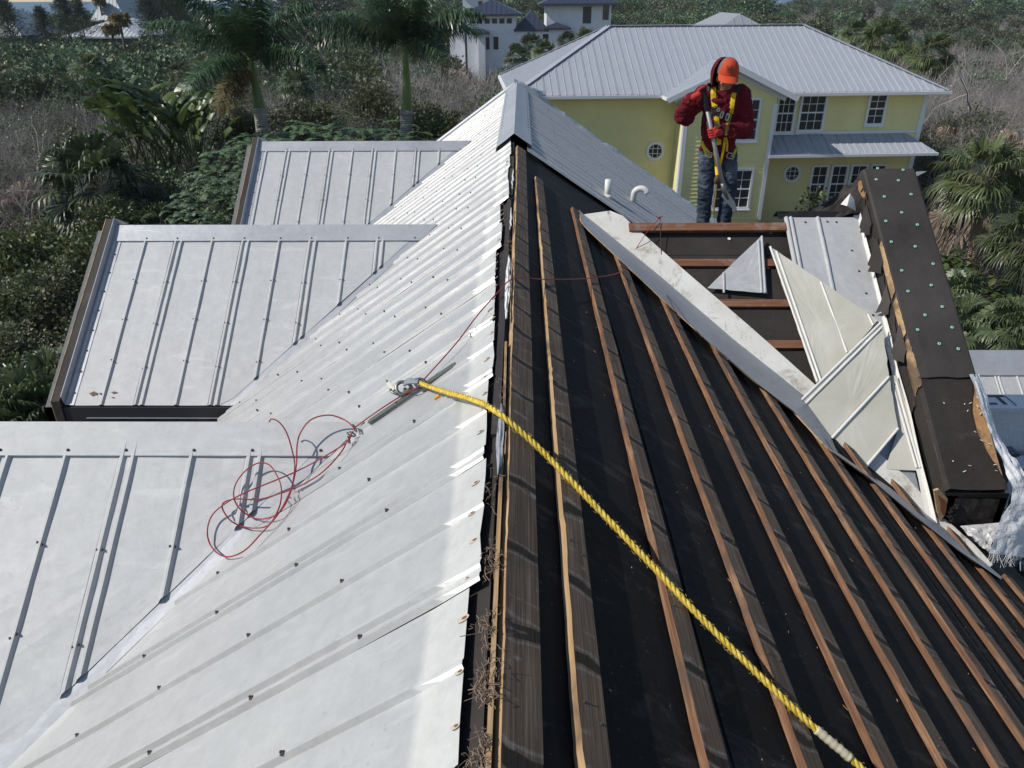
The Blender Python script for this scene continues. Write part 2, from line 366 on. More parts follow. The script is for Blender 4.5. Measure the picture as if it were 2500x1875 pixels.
# right slope: sheets that are still on, beyond the torn edge
scr = MB(); b0 = RIB0+.61*17-.61; k = 0
YT = 7.18
VX = lambda y: (ZR+TM*XR-(-1.884)+TD*(6.745-y))/TM                # where the right slope meets the right dormer
def abr(b): return 3.95/math.cos(TH) if b > 6.745+1.9 else (max(VX(13.49-b), .72)-XR)/math.cos(TH) if b > 6.745 else (VX(b)-XR)/math.cos(TH)
while b0 < Y_END-.1:
    if b0+.56 > YT:
        panel(pl_right, b0, lambda b: .165, abr, house, M_ROOF, lift=.004+.001*(k % 2), nr=14, clean_w=.0, jag=.012, bmin=YT, bmax=Y_END, seed=50+k, can=.002)
        for c in (b0-.024, b0+.305):
            for j in range(9):
                a = .22+j*.41
                if YT+.02 < c < Y_END and a < abr(c)-.08: screw_into(scr, pl_right(a, c, .016), NR)
    b0 += .61; k += 1
obj('roof_screws', scr, M_SCREW, house, kind='stuff')
# battens of the stripped slope, nailed along the roof
def chip_batten(p0, dirv, L, wv, nv, W, T, mats, name, parent, chip=.006, seed=0, **kw):
    # a board with ragged upper edge: W across (wv downslope), T thick (nv)
    mb = MB(); n = max(6, int(L/.045)); rows = [[], [], [], []]
    for i in range(n+1):
        s = L*i/n; j = chip*(noise.noise(Vector((s*4, seed, 2)))*.6+noise.noise(Vector((s*19, seed, 5)))*.45+.5*max(0, noise.noise(Vector((s*9, seed, 31)))))
        wob = .004*noise.noise(Vector((s*.8, seed, 8))); c = Vector(p0)+Vector(dirv)*s+Vector(wv)*wob
        tw = .002*noise.noise(Vector((s*1.1, seed, 12)))
        rows[0].append(c-Vector(nv)*T+Vector(wv)*(j*.4)); rows[1].append(c+Vector(wv)*(max(0, j)+.0015)+Vector(nv)*tw)
        rows[2].append(c+Vector(wv)*W+Vector(nv)*(-tw)); rows[3].append(c+Vector(wv)*W-Vector(nv)*T)
    for a, b, m in ((0, 1, 1), (1, 2, 0), (2, 3, 0), (3, 0, 0)): mb.grid([rows[b], rows[a]], m)
    mb.poly([rows[q][0] for q in range(4)], Vector(dirv)*-.001, 1); mb.poly([rows[q][-1] for q in range(4)], Vector(dirv)*.001, 1)
    return obj(name, mb, mats, parent, **kw)
DWN = Vector((math.cos(TH), 0, -math.sin(TH))); T_B = .030
def vy(x): return 6.745+(ZR+TM*XR+1.884-TM*x)/TD                    # y of the valley at this x
chip_batten(pl_right(.045, -1, 0), (0, 1, 0), 9.2, DWN, NR, .108, T_B, [M_WTOP, M_WPALE], 'ridge_board', house, .010, 40)
for i in range(11):
    x = .1357+.3375*i; a = (x-XR)/math.cos(TH); ye = min(YT+.05 if x < .70 else 99, vy(x+.03)+.02)
    if i >= 10: ye = min(ye, 4.6)
    if ye < 0: continue
    cut = -1
    chip_batten(pl_right(a, cut, 0), (0, 1, 0), ye-cut, DWN, NR, .083 if i != 1 else .079, T_B, [M_WTOP, M_WEDGE if i > 0 else M_WPALE], 'batten', house, .015, i)
for xx in (.62, 1.55, 2.45):                                         # lapped edges of the felt rolls
    mb = MB(); rows = []
    for i in range(60):
        y = -1+(vy(xx)+1)*i/59; w = .012*noise.noise(Vector((y*1.5, xx, 1))); z = lambda x: ZR-TM*(x-XR)-.0335/math.cos(TH)+.0045
        rows.append([Vector((xx+w-.05, y, z(xx+w-.05)-.001)), Vector((xx+w, y, z(xx+w)+.004+.003*noise.noise(Vector((y*6, xx, 4))))), Vector((xx+w+.004, y, z(xx+w)-.006))])
    mb.grid([list(reversed(r)) for r in rows]); obj('felt_lap', mb, M_FELT, house)
mb = MB()
for i in range(170):
    x = random.uniform(.1, 3.4); y = random.uniform(.6, 6.5)
    if y > vy(x)-.1: continue
    p = Vector((x, y, ZR-TM*(x-XR)-.0335/math.cos(TH)+.004)); A = random.random()*3.1; L = random.choice((.003, .004, .006, .012, .02)); mb.bar(p, p+Vector((math.cos(A)*L, math.sin(A)*L, -TM*math.cos(A)*L+.002)), .0022, .0016)
obj('splinters', mb, M_WPALE, house, kind='stuff')
mb = MB()
for i in range(11):                                                 # nail heads, two at every rafter
    for y in np.arange(-.6, 7, .61):
        for q in (.02, .065):
            x = .1357+.3375*i; a = (x-XR)/math.cos(TH)+q
            if y < vy(x)-.1: screw_into(mb, pl_right(a, y+.03*math.sin(i*2.1+q*90), -.002), NR, .005)
obj('nail_heads', mb, M_SCREW, house, kind='stuff')
# strip of debris along the ridge between the two slopes
mb = MB()
mb.bar((-.094, 2.3, ZR-.034), (-.094, 5.9, ZR-.034), .03, .014); mb.bar((-.085, 6.0, ZR-.034), (-.090, 7.6, ZR-.034), .035, .014)
obj('ridge_strip', mb, M_BROWN, house)
mb = MB(); mb.bar((-.068, -1, ZR-.030), (-.066, 2.2, ZR-.030), .012, .02); mb.bar((-.064, 2.35, ZR-.030), (-.070, 3.1, ZR-.030), .01, .02); obj('ridge_strip', mb, M_WPALE, house)
for y0, y1, w in ((3.35, 4.35, .028), (4.9, 5.5, .014), (6.1, 6.9, .016), (2.02, 2.5, .026)):
    rows = []
    for i in range(22):
        y = y0+(y1-y0)*i/21; s = math.sin(math.pi*min(1, i/21*1.0))
        c = -.074+.006*noise.noise(Vector((y*7, 1, 0))); rows.append([Vector((c+w*(q-.5)*(.3+.7*s), y, ZR-.014+.010*noise.noise(Vector((y*14, q*3, 4)))+.006*(q == .5))) for q in (0, .25, .5, .75, 1)])
    mb = MB(); mb.grid([list(reversed(r)) for r in rows]); obj('foil_scrap', mb, M_WHITE if y0 > 3 else M_FLASH, house)
tw = MB()
for yc, n, sp_ in ((1.02, 40, .03), (1.20, 60, .028), (1.36, 34, .03), (1.62, 44, .035), (1.95, 12, .06), (2.6, 8, .1), (.85, 20, .05), (4.6, 14, .2), (6.0, 10, .3)):
    for i in range(n):
        p = Vector((-.082+random.gauss(0, .010), yc+random.gauss(0, sp_*.8), ZR-.030+random.random()*.016)); A = random.gauss(1.57, .7)*random.choice((1, -1)); L = random.uniform(.02, .07)
        q = p+Vector((math.cos(A)*L*.5, math.sin(A)*L, random.gauss(0, .010))); mid = (p+q)/2+Vector((random.gauss(0, .006), random.gauss(0, .008), random.uniform(0, .012)))
        q += Vector((random.gauss(0, .012), 0, 0)); tw.tube([p, p.lerp(mid, .6)+Vector((random.gauss(0, .004), 0, random.uniform(0, .008))), mid, mid.lerp(q, .5)+Vector((random.gauss(0, .006), 0, 0)), q], random.uniform(.0005, .0013), 3, 0, False)
M_TWIG = mat('dry_rootlets', (.26, .185, .13), .9)
obj('dry_rootlets', tw, M_TWIG, house, kind='stuff')
# the piece of ridge cap that is left, and the rolled caps of the gable end
mb = MB(); y0, y1 = 8.42, 14.15
rows = []
for i in range(13):
    y = y0+(y1-y0)*i/12; e = .018*max(0, 1-i/3)
    rows.append([Vector((XR-.205, y, ZR-.205*TL+.012-e*.2)), Vector((XR-.19, y, ZR-.19*TL+.034+e)), Vector((XR-.1, y, ZR-.1*TL+.036+e)), Vector((XR, y, ZR+.045+e)), Vector((XR+.1, y, ZR-.1*TM+.036+e*1.3)), Vector((XR+.19, y, ZR-.19*TM+.034+e*1.5)), Vector((XR+.20, y, ZR-.20*TM+.012+e))])
mb.sheet(rows, (0, 0, -.002)); obj('ridge_cap', mb, M_FLASH, house)
scr = MB()
for i in range(24):
    y = y0+.12+i*.235
    screw_into(scr, (XR-.165, y, ZR-.165*TL+.036), NL, .007); screw_into(scr, (XR+.165, y, ZR-.165*TM+.038), NR, .007)
obj('cap_screws', scr, M_SCREW, house, kind='stuff')
mb = MB()
mb.tube([Vector((XR+.02, Y_END+.02, ZR+.02))+Vector((-t, 0, -abs(t)*TL)) for t in np.concatenate([[-.6, -.3, -.12, -.04], np.linspace(.04, 2.8, 12)])], .055, 10); obj('barge_cap', mb, M_FLASH, house, True)
mb = MB(); rows = []
for i in range(60):
    t = -.05+3.9*i/59; wob = .05*noise.noise(Vector((t*3, 4, 0)))+.025*noise.noise(Vector((t*11, 5, 0)))
    rows.append([Vector((XR+t, Y_END-.20, ZR-t*TM+.012)), Vector((XR+t, Y_END-.05, ZR-t*TM+.03+.03*noise.noise(Vector((t*5, 7, 0))))), Vector((XR+t, Y_END+.08, ZR-t*TM+.055+wob)), Vector((XR+t, Y_END+.12, ZR-t*TM-.10))])
mb.grid(rows); obj('barge_flashing', mb, M_FLASH, house, label='crumpled flashing peeling off the far gable edge')
# pipes through the far right slope
b = MR(dd(1312, 425)); mb = MB(); up = Vector((0, 0, 1))
mb.tube([b-up*.05, b+up*.20, b+up*.20], .037, 14); mb.tube([b-up*.02, b+up*.03], [.075, .045], 14); mb.tube([b+up*.2005, b+up*.199], .030, 12)
obj('vent_pipe', mb, M_WHITE, house, True, label='straight white vent pipe on the far slope')
b = MR(dd(1368, 437)); mb = MB(); pth = [b-up*.04, b+up*.10]+[b+up*.10+Vector((.085*(1-math.cos(t)), -.02*t, .085*math.sin(t))) for t in np.linspace(.3, 2.9, 9)]
mb.tube(pth, .040, 14); obj('vent_pipe', mb, M_WHITE, house, True, label='white vent pipe bent over in a gooseneck')
# ------------------------------------------------------------------ the three gabled wings of the left slope
XP = -3.71                                                          # foot of the raised gable edge
for di, (yr, zr) in enumerate(DORM):
    S = pl_dorm(yr, zr); EV = 1.447
    ye, ze = yr-EV, zr-TD*EV
    mb = MB(); ins = .10
    prof_ = [(ye+.03, -Z0), (ye+.03, ze-.03), (yr, zr-.035), (2*yr-ye-.03, ze-.03), (2*yr-ye-.03, -Z0)]
    mb.poly([(-3.90, y, z) for y, z in prof_], (3.9-2.2, 0, 0))
    mb.poly([(-3.90, y, max(z, ze-.6)) for y, z in prof_], (3.9-.9 if False else 3.0, 0, 0))
    dm = obj('dormer', mb, M_WALL, house, label=['nearest gabled wing of the left roof slope', 'middle gabled wing of the left roof slope', 'far gabled wing of the left roof slope'][di])
    val = lambda b: max(0, (zr-ZR-TL*(b-XR))/TD)
    gap = .075
    bota = lambda b: min(EV, max(0, val(b)-gap))/math.cos(PH)
    b0 = (-3.107 if di < 2 else -2.68-.61)-.61*1
    scr = MB(); k = 0
    while b0 < -.7:
        m = panel(S, b0, lambda b: .01, bota, dm, M_DORM, lift=.006+.001*(k % 2), can=.0055 if di == 0 else .004, nr=22, bmin=XP+.0, bmax=XR-(ZR-zr)/TL, seed=20*di+k)
        for c in (b0-.024, b0+.305):
            if c < XP+.2: continue
            q = .42 if c == b0-.024 else .40
            for j in range(5):
                a = .20+q*j
                if a < bota(c)-.05 and a > .2:
                    for sx in (-.011, .011): screw_into(scr, S(a+random.uniform(-.012, .012), c+sx, .016), ND, .0075)
            screw_into(scr, S(.145, c+.01, .021), ND, .0085)
        b0 += .61; k += 1
    obj('roof_screws', scr, M_SCREW, dm, kind='stuff')
    # far slope, only seen from elsewhere
    mb = MB(); e2 = EV
    mb.sheet([[(XP-.1, yr, zr+.006), (XP-.1, yr+e2, zr-TD*e2+.006)], [(XR-(ZR-zr)/TL, yr, zr+.006), (XR-(ZR-zr+TD*e2)/TL, yr+e2, zr-TD*e2+.006)]], (0, 0, -.004)); obj('roof_sheet', mb, M_DORM, dm)
    # ridge cap, its lower end mitred to the main slope
    xj = XR-(ZR-zr)/TL; wl = .172; mb = MB(); rows = []
    for i in range(15):
        f = i/14; rows.append([])
        for a, h in ((wl, .001), (wl, .021), (wl*.5, .024+.002*fbm(f*5, 2, di)), (0, .030)):
            x1 = XR-(ZR-zr+TD*a*math.cos(PH))/TL+.02; x0 = XP+.115*0
            x = x0+(x1-x0)*f; rows[-1].append(S(a, x, h))
        x1 = xj; rows[-1].append(Vector((XP+(xj+.02-XP)*f, yr+.14, zr-.14*TD+.024)))
    mb.sheet(rows, (0, 0, -.0015)); mb.poly([r for r in rows[-1]], (-.002, 0, 0)); obj('ridge_cap', mb, M_FLASH if di else M_DORM, dm)
    # valley lining
    mb = MB(); rows = []
    for i in range(12):
        t = EV*i/11; x = XR-(ZR-zr+TD*t)/TL
        rows.append([Vector((x+.006, yr-t, zr-TD*t+.006)), Vector((x-.05, yr-t, zr-TD*t+.0045+.002*math.sin(i))), Vector((x-.20, yr-t, zr-TD*t+.003))])
    mb.grid([list(reversed(r)) for r in rows]); obj('valley_flashing', mb, M_FLASH, dm)
    # raised gable edge: stained board top, flashing on the inside, screwed flange
    def PP(x, t, h): return Vector((x, yr-t, zr-TD*t+h))
    for sgn in (1, -1):
        def QQ(x, t, h): return Vector((x, yr-sgn*t, zr-TD*t+h))
        mb = MB(); t1 = EV+.03
        sec = [(-3.795, -.30), (-3.795, .074), (-3.728, .080), (-3.728, -.30)]
        rows = [[QQ(x, t, h) for x, h in sec+sec[:1]] for t in np.linspace(-.0, t1, 8)]
        mb.grid([list(reversed(r)) for r in rows] if sgn > 0 else rows); mb.poly([QQ(x, t1, h) for x, h in sec], (0, .003*sgn, 0))
        obj('barge_board', mb, [M_BROWN], dm)
        if sgn > 0:
            mb = MB(); rows = [[QQ(x, t, h) for x, h in ((-3.803, -.28), (-3.803, .078), (-3.7965, .079), (-3.7965, -.28))] for t in np.linspace(0, t1, 4)]
            mb.grid([list(reversed(r)) for r in rows]); mb.poly(rows[-1], (0, .003, 0)); obj('barge_strip', mb, M_WPALE, dm)
            mb = MB(); rows = [[QQ(x, t, h+.001*math.sin(t*9)) for x, h in ((-3.727, .086), (-3.722, .0855), (XP, .02), (XP+.03, .013), (XP+.075, .012), (XP+.076, .002))] for t in np.linspace(.0, EV+.005, 18)]
            mb.grid([list(reversed(r)) for r in rows])
            mb.poly([QQ(-3.727, 0, .086), QQ(XP, 0, .02), QQ(XP+.085, 0, .03), QQ(XP+.11, .0, .028)], (0, .002, 0))
            obj('edge_flashing', mb, M_FLASH, dm)
            sc2 = MB()
            for j in range(9): screw_into(sc2, QQ(XP+.052, .10+j*.158, .0125), ND, .0095)
            obj('flange_screws', sc2, M_SCREW, dm, kind='stuff')
    # eave board below the sheets, its shade painted in, and the peeling board below that
    mb = MB(); mb.bx(-3.72, -2.16, ye-.02, ye+.02, ze-.13, ze-.006); obj('fascia', mb, M_DARK, dm)
    mb = MB(); mb.bx(-3.55, -2.25, ye-.028, ye-.02, ze-.105, ze-.10); obj('drip_strip', mb, M_FLASH, dm)
    mb = MB(); mb.box((-2.85, ye-.12, ze-.30), (.75, 0, 0), (0, .13, .01), (0, 0, .012)); mb.bx(-3.4, -2.3, ye-.03, ye+.0, ze-.32, ze-.14); obj('soffit_board', mb, M_PEEL, dm)
# rust smear by the eave of the middle wing
mb = MB(); S = pl_dorm(*DORM[1])
for (a, b, r, s_) in ((1.70, -3.50, .018, 1), (1.70, -3.44, .008, 1), (1.69, -3.33, .014, .7), (1.735, -3.33, .008, .6)):
    o = len(mb.v)
    for j in range(12):
        A = j*math.pi/6; q = r*(1+.35*math.sin(j*2.3)); mb.v.append(tuple(S(a+math.sin(A)*q*s_, b+math.cos(A)*q*1.7, .0125)))
    mb.f.append(tuple(range(o, o+12))); mb.m.append(0)
obj('rust_spots', mb, mat('rust_smear', (.20, .12, .085), .9), house, kind='stuff')
# ------------------------------------------------------------------ the gabled wing of the right slope, half stripped
YR, ZRR = 6.745, -1.884
S2 = pl_dorm(YR, ZRR); XC, XO, HP, EV2 = 3.115, 3.585, .265, 2.20
mb = MB()
mb.poly([(3.55, YR-EV2+.05, -Z0), (3.55, YR-EV2+.05, ZRR-TD*EV2-.03), (3.55, YR, ZRR-.06), (3.55, YR+EV2, ZRR-TD*EV2-.03), (3.55, YR+EV2, -Z0)], (-1.6, 0, 0))
rd = obj('dormer', mb, M_WALL, house, label='half stripped gabled wing of the right roof slope, wrapped in dark felt')
mb = MB(); rows = []
for i in range(15):
    t = EV2*i/14; x0 = VX(YR-t)
    rows.append([Vector((x0-.03+(XC+.02-x0+.03)*j/10, YR-t, ZRR-TD*t-.024+.004*fbm(j*.7, t*2, 3))) for j in range(11)])
mb.grid([list(reversed(r)) for r in rows]); obj('felt_underlay', mb, M_FELTB, rd)
mb = MB(); mb.sheet([[(.65, YR, ZRR-.02), (.65+1.0, YR+1.5, ZRR-TD*1.5-.02)], [(XC, YR, ZRR-.02), (XC, YR+1.5, ZRR-TD*1.5-.02)]], (0, 0, -.01)); obj('felt_underlay', mb, M_FELTB, rd)
# lapped seams of the felt and old plastic cap nails
mb = MB()
for t in (.22, .62, .99, 1.3):
    x0 = VX(YR-t); mb.poly([S2(t/math.cos(PH), x0, -.021), S2(t/math.cos(PH), XC, -.021), S2(t/math.cos(PH)+.004, XC, -.015), S2(t/math.cos(PH)+.004, x0, -.015)], ND*-.002)
obj('felt_lap', mb, M_CORE, rd)
for px in ((1780, 583), (1881, 569), (1876, 654), (1838, 617), (1660, 560)):
    c = DP(px, YR, ZRR, -.015); mb = MB(); mb.tube([c, c+ND*.003], .015, 10); obj('cap_nail', mb, M_PLY if px[0] != 1780 else M_WHITE, rd)
ROWS = [(6.775, .98, .085, .036), (6.475, 1.25, .075, .022), (6.135, 1.62, .075, .022), (5.808, 1.98, .075, .022)]
for i, (y, x0, w, t_) in enumerate(ROWS):
    t = YR-y; p0 = S2(t/math.cos(PH), x0, .012 if i else .045)
    down = Vector((0, -math.cos(PH), -math.sin(PH)))
    chip_batten(p0, (1, 0, 0), (3.08 if i else 2.40)-x0, down, ND, w, t_, [M_RED, M_RED], 'ridge_beam' if i == 0 else 'batten', rd, .002, 70+i)
mb = MB(); mb.bar((.95, YR+.05, ZRR-.01), (2.42, YR+.05, ZRR-.01), .07, .04, m=0); obj('ridge_beam', mb, M_BROWN, rd)
def smooth_path_px(P, n):
    out = []; P = [P[0]]+list(P)+[P[-1]]
    for i in range(1, len(P)-2):
        for k in range(n): f = k/n; out.append((P[i][0]*(1-f)+P[i+1][0]*f, P[i][1]*(1-f)+P[i+1][1]*f))
    return out+[P[-2]]
# valley lining: stained white strip on the wing side, bent grey strip on the main slope side
z4p = lambda x, y: (1250+x*.40687, 450+y*.40687); z6p = lambda x, y: (1850+x*.33146, 900+y*.33146)
CRS = smooth_path_px([z4p(430, 180), z4p(520, 250), z4p(900, 560), z4p(1330, 930), z4p(1620, 1160), z4p(1790, 1300), z6p(640, 640), z6p(1000, 890), z6p(1300, 1115), z6p(1560, 1330), z6p(1800, 1538)], 8)
LFT = smooth_path_px([z4p(400, 150), z4p(430, 245), z4p(800, 590), z4p(1200, 960), z4p(1480, 1200), z4p(1690, 1360), z6p(520, 590), z6p(820, 800), z6p(1180, 1100), z6p(1500, 1350), z6p(1795, 1552)], 8)
RGT = smooth_path_px([dd(1318, 455), dd(1345, 466), dd(1480, 585), dd(1620, 705), dd(1700, 776), dd(1762, 832), z6p(820, 560), z6p(1100, 800), z6p(1330, 1060), z6p(1600, 1300), z6p(1810, 1530)], 8)
nC = len(CRS); rows = []; rows2 = []
for i in range(nC):
    f = i/(nC-1); hC = .135*min(1, .35+i/8)*(1-.75*max(0, f-.55)/.45); c = DP(CRS[i], YR, ZRR, .034); l = MR(LFT[i], .028)
    n1 = noise.noise(Vector((f*26, 1, 1)))
    rows2.append([c]+[c.lerp(l, q)+Vector((-.3, -.4, .6))*(.010*noise.noise(Vector((f*22, q*4, 2)))+.006*noise.noise(Vector((f*60, q*7, 5)))) for q in (.25, .5, .75)]+[l+Vector((-.2, -.3, .3))*.016*noise.noise(Vector((f*17, 8, 2)))])
    if f < .97:
        q = DP(RGT[i], YR, ZRR, .024); rows.append([q]+[c.lerp(q, g_)+Vector((0, 0, .004*n1*g_)) for g_ in (.75, .5, .25, .08)]+[c])
mb = MB(); mb.sheet(rows, (0, 0, -.002)); obj('valley_flashing', mb, M_STAIN, rd, label='broad stained white side of the valley lining')
mb = MB(); mb.sheet(rows2, (0, 0, -.002)); obj('valley_flashing', mb, M_FLASH, rd, label='bent grey side of the valley lining')
# pale torn strip of decking under the lining edge
mb = MB()
for i in range(3, nC-6, 2):
    a, b = MR(LFT[i], .004), MR(LFT[i+2], .004); s_ = Vector((-.45, -.55, .25)); w = .016+.014*noise.noise(Vector((i*.9, 2, 0)))
    mb.bar(a+s_*w*.4, b+s_*w*.4, w*1.6, .012, NR)
obj('split_decking', mb, M_WPALE, rd)
# sheets still fixed at the gable side
def dorm_sheet(name, pts_rows, m, parent, ribs=(), lift=.02, label=None):
    mb = MB(); mb.sheet(pts_rows, -ND*.0015)
    return obj(name, mb, m, parent, label=label)
scr = MB()
def sheet5v(x0, x1, a0, a1f, ribs, lift, m, name, label, parent, wob=.004, seed=0, a0f=None):
    bs = sorted([(x0, 0), (x1, 0)]+[(c+x, h*1.3) for c in ribs for x, h in RIB]+[(x0+(x1-x0)*q/8, 0) for q in range(1, 8) if all(abs(x0+(x1-x0)*q/8-c) > .02 for c in ribs)])
    rows = []
    for i in range(19):
        f = i/18; row = []
        for b, h in bs:
            s0 = a0f(b) if a0f else a0
            a = s0+(a1f(b)-s0)*f; row.append(S2(a, b, lift+h+wob*fbm(a*2, b*3, seed)))
        rows.append(row)
    mb = MB(); mb.sheet(rows, -ND*.0012); return obj(name, mb, m, parent, label=label)
pn = sheet5v(2.395, 3.06, -.10, lambda b: .12+max(0, (b-2.30)/.80)*.0+max(.35, min(1.25, (b-2.20)*1.32)), (2.415, 2.455, 2.70), .035, M_DORM, 'roof_panel', 'bare galvanised sheet still fixed beside the felt wrapped gable edge', rd, .005, 5)
mb = MB()
for x_, a_ in ((2.45, -.04), (2.58, -.045), (2.78, -.05), (2.86, -.045), (2.94, .27), (2.96, .49), (2.975, .72), (2.99, .94)):
    screw_into(mb, S2(a_, x_, .038), ND, .010)
obj('roof_screws', mb, M_SCREW, rd, kind='stuff')
# upstand flashing between those sheets and the felt wrapped edge
mb = MB(); rows = []
for i in range(40):
    t = -.10+2.32*i/39; w = .010*noise.noise(Vector((t*5, 3, 3)))
    rows.append([S2(t/math.cos(PH), 3.035+w, .030), S2(t/math.cos(PH), 3.072+w, .034), S2(t/math.cos(PH), 3.078, .050+.016*noise.noise(Vector((t*3, 8, 0)))), S2(t/math.cos(PH), 3.082, .062+.02*noise.noise(Vector((t*3, 8, 0))))])
mb.sheet(rows, (.0015, 0, 0)); obj('edge_flashing', mb, M_WHITE, rd)
mb = MB(); rows = []
for i in range(14):
    t = 1.55+.68*i/13; rows.append([S2(t/math.cos(PH), b, .006+.004*fbm(b*4, t*4, 2)) for b in np.linspace(max(VX(YR-t)+.03, 2.55), 3.04, 6)])
mb.grid([list(reversed(r)) for r in rows]); obj('valley_flashing', mb, M_FLASH, rd, label='lower end of the lining in front of the gable edge')
# felt wrapped raised gable edge: boards inside, old felt, new felt over its upper length
def PX(x, t, h): return Vector((x, YR-t, ZRR-TD*t+h))
T0, T1, TN = -.33, 2.165, 1.44
mb = MB()
def hsl(t, h): return PX(0, t, h).z if t >= 0 else ZRR-TD*0*t+h-.18*abs(t)
def PT(x, t, h): return Vector((x, YR-t, (ZRR-TD*t if t > -.28 else ZRR+TD*.28-TD*(-.28-t)*1.0)+h))
rows = [[PT(x, t, h) for x, h in ((XC+.012, -.25), (XC+.012, HP-.014), (XO-.012, HP-.014), (XO-.012, -.5))] for t in (T0, -.28, 0, .6, 1.2, T1-.02)]
mb.grid([list(reversed(r)) for r in rows]); pw = obj('gable_edge_boards', mb, M_PLY, rd)
mb = MB(); rows = []
ts = np.linspace(-.10, T1, 46)
for t in ts:
    rag = .03*noise.noise(Vector((t*4, 2, 0)))+.015*noise.noise(Vector((t*15, 2, 0)))
    xr_ = min(XO, XO+.01-.125*max(0, math.sin((t-1.40)*4.4))+rag*1.3) if t > 1.40 else XO-.02
    j = lambda q: .006*fbm(q*5, t*4, 1)
    hole = 0
    rows.append([PT(XC-.006+j(1)*.6, t, .10+.03*noise.noise(Vector((t*6, 1, 0)))), PT(XC+j(2)*.5, t, .17), PT(XC+.004, t, HP-.02), PT(XC+.035, t, HP+.003+j(3)), PT(XC+.16, t, HP-.004+j(4)), PT(XC+.30, t, HP-.004+j(5)), PT(xr_-.015, t, HP-.002+j(6)), PT(xr_, t, HP-.005)])
mb.sheet([list(reversed(r)) for r in rows], (0, 0, -.003)); obj('old_felt_wrap', mb, M_FELTB, rd)
# side of the gable edge below the felt: dark boards
mb = MB(); rows = [[PT(XC+.010, t, .0), PT(XC+.010, t, .22)] for t in (-.1, .5, 1, T1-.03)]
mb.grid(rows); obj('side_board', mb, M_CORE, rd)
# new felt sheet with mint cap nails
mb = MB(); rows = []
for i in range(30):
    t = T0+(TN-T0)*i/29; d = .004*fbm(t*3, 2, 7); e = .010*(i > 27)*noise.noise(Vector((i, 3, 1)))
    rows.append([PT(XC+.004, t, .155+.03*noise.noise(Vector((t*4, 6, 2)))+.03), PT(XC+.006, t, HP-.004), PT(XC+.018, t, HP+.014+d)]+[PT(XC+.018+(XO-XC-.03)*q/6, t+.012*noise.noise(Vector((q*1.7, 5, i > 28)))*(i > 28), HP+.015+.004*fbm(q, t*2, 3)+.006*(i > 27)) for q in range(1, 7)]+[PT(XO+.004, t, HP+.004), PT(XO+.006, t, .10)])
mb.sheet([list(reversed(r)) for r in rows], (0, 0, -.004)); nf = obj('new_felt_sheet', mb, M_FELTN, rd)
z5 = lambda x, y: (1850+x*.33146, 400+y*.33146)
for q in ((881, 35), (1069, 46), (871, 117), (1034, 124), (931, 243), (1128, 226), (1059, 360), (942, 423), (1174, 450), (982, 576), (1158, 610), (1290, 738), (1059, 787), (1276, 895), (1105, 940), (1357, 1054), (1230, 1115), (1429, 1206), (1176, 1223), (1335, 1326), (1475, 1364)):
    c = DP(z5(*q), YR, ZRR, HP+.018); c += ND*.004; mb = MB()
    mb.tube([c, c+ND*.003], [.0135, .012], 12, 0); mb.tube([c+ND*.003, c+ND*.0042], .0045, 8, 1)
    obj('cap_nail', mb, [M_GREEN, M_DKGREEN], rd)
# ragged tongues of old felt standing along the inner side
mb = MB(); rows = []
for i in range(90):
    t = -.12+1.66*i/89; hh = .16+.09*noise.noise(Vector((t*5, 1, 7)))+.06*noise.noise(Vector((t*17, 2, 7))); bulge = .035*noise.noise(Vector((t*3.3, 5, 7)))
    rows.append([PT(XC-.012-.02*abs(bulge), t, .03), PT(XC-.022-bulge*.6, t, hh*.5), PT(XC-.018-bulge, t, hh*.9), PT(XC-.010-bulge*.5, t, hh)])
mb.sheet([list(reversed(r)) for r in rows], (.003, 0, 0)); obj('torn_felt', mb, M_FELTB, rd)
for t0, t1, hh in ((-.02, .16, .21), (.30, .52, .24), (.66, .80, .19), (1.02, 1.22, .25)):
    mb = MB(); rows = []
    for i in range(9):
        f = i/8; t = t0+(t1-t0)*f; e = .06*math.sin(math.pi*f)*(1+.6*noise.noise(Vector((i*.8, hh*40, 1))))
        rows.append([PT(XC-.014, t, hh), PT(XC-.03-e*.5, t+.02, hh-.02-e*.3), PT(XC-.035-e, t+.05, hh-.05-e*.9)])
    mb.sheet([list(reversed(r)) for r in rows], (0, 0, -.003)); obj('torn_felt', mb, M_FELTN if t0 > .5 else M_FELTB, rd)
# lower end: open black box, tar, splinters
mb = MB(); yb = YR-T1-.012; zb = ZRR-TD*T1
for x0, x1, za, zc in ((XC, XO, -.02, .24), (XC+.02, XC+.10, -.3, .22), (XO-.10, XO-.0, -.36, .2)):
    mb.bx(x0, x1, yb-.006, yb+.004, zb+za, zb+zc)
obj('box_end', mb, M_CORE, rd)
mb = MB(); rows = [[Vector((XC+.08+.33*j/8, yb-.012-.02*abs(noise.noise(Vector((i*.8, j*.9, 3)))), zb+.20-.36*i/6)) for j in range(9)] for i in range(7)]
mb.grid(rows); obj('torn_felt', mb, M_FELTB, rd)
mb = MB()
for i in range(40):
    p = Vector((XC+.05+random.random()*.06, yb-.015-random.random()*.02, zb-.12+random.random()*.28)); mb.ball(p, random.uniform(.008, .02), 6)
obj('tar_lumps', mb, mat('wet_tar', (.01, .01, .01), .22), rd, kind='stuff')
mb = MB()
for i in range(15):
    t = 1.55+random.random()*.55; x = XC+.1+random.random()*.34; p = PT(x, t, HP+.008); A = random.random()*3.1; L = random.uniform(.008, .034)
    mb.bar(p, p+Vector((math.cos(A)*L, math.sin(A)*L, .004)), .006, .002)
obj('wood_splinters', mb, M_WHITE, rd, kind='stuff')
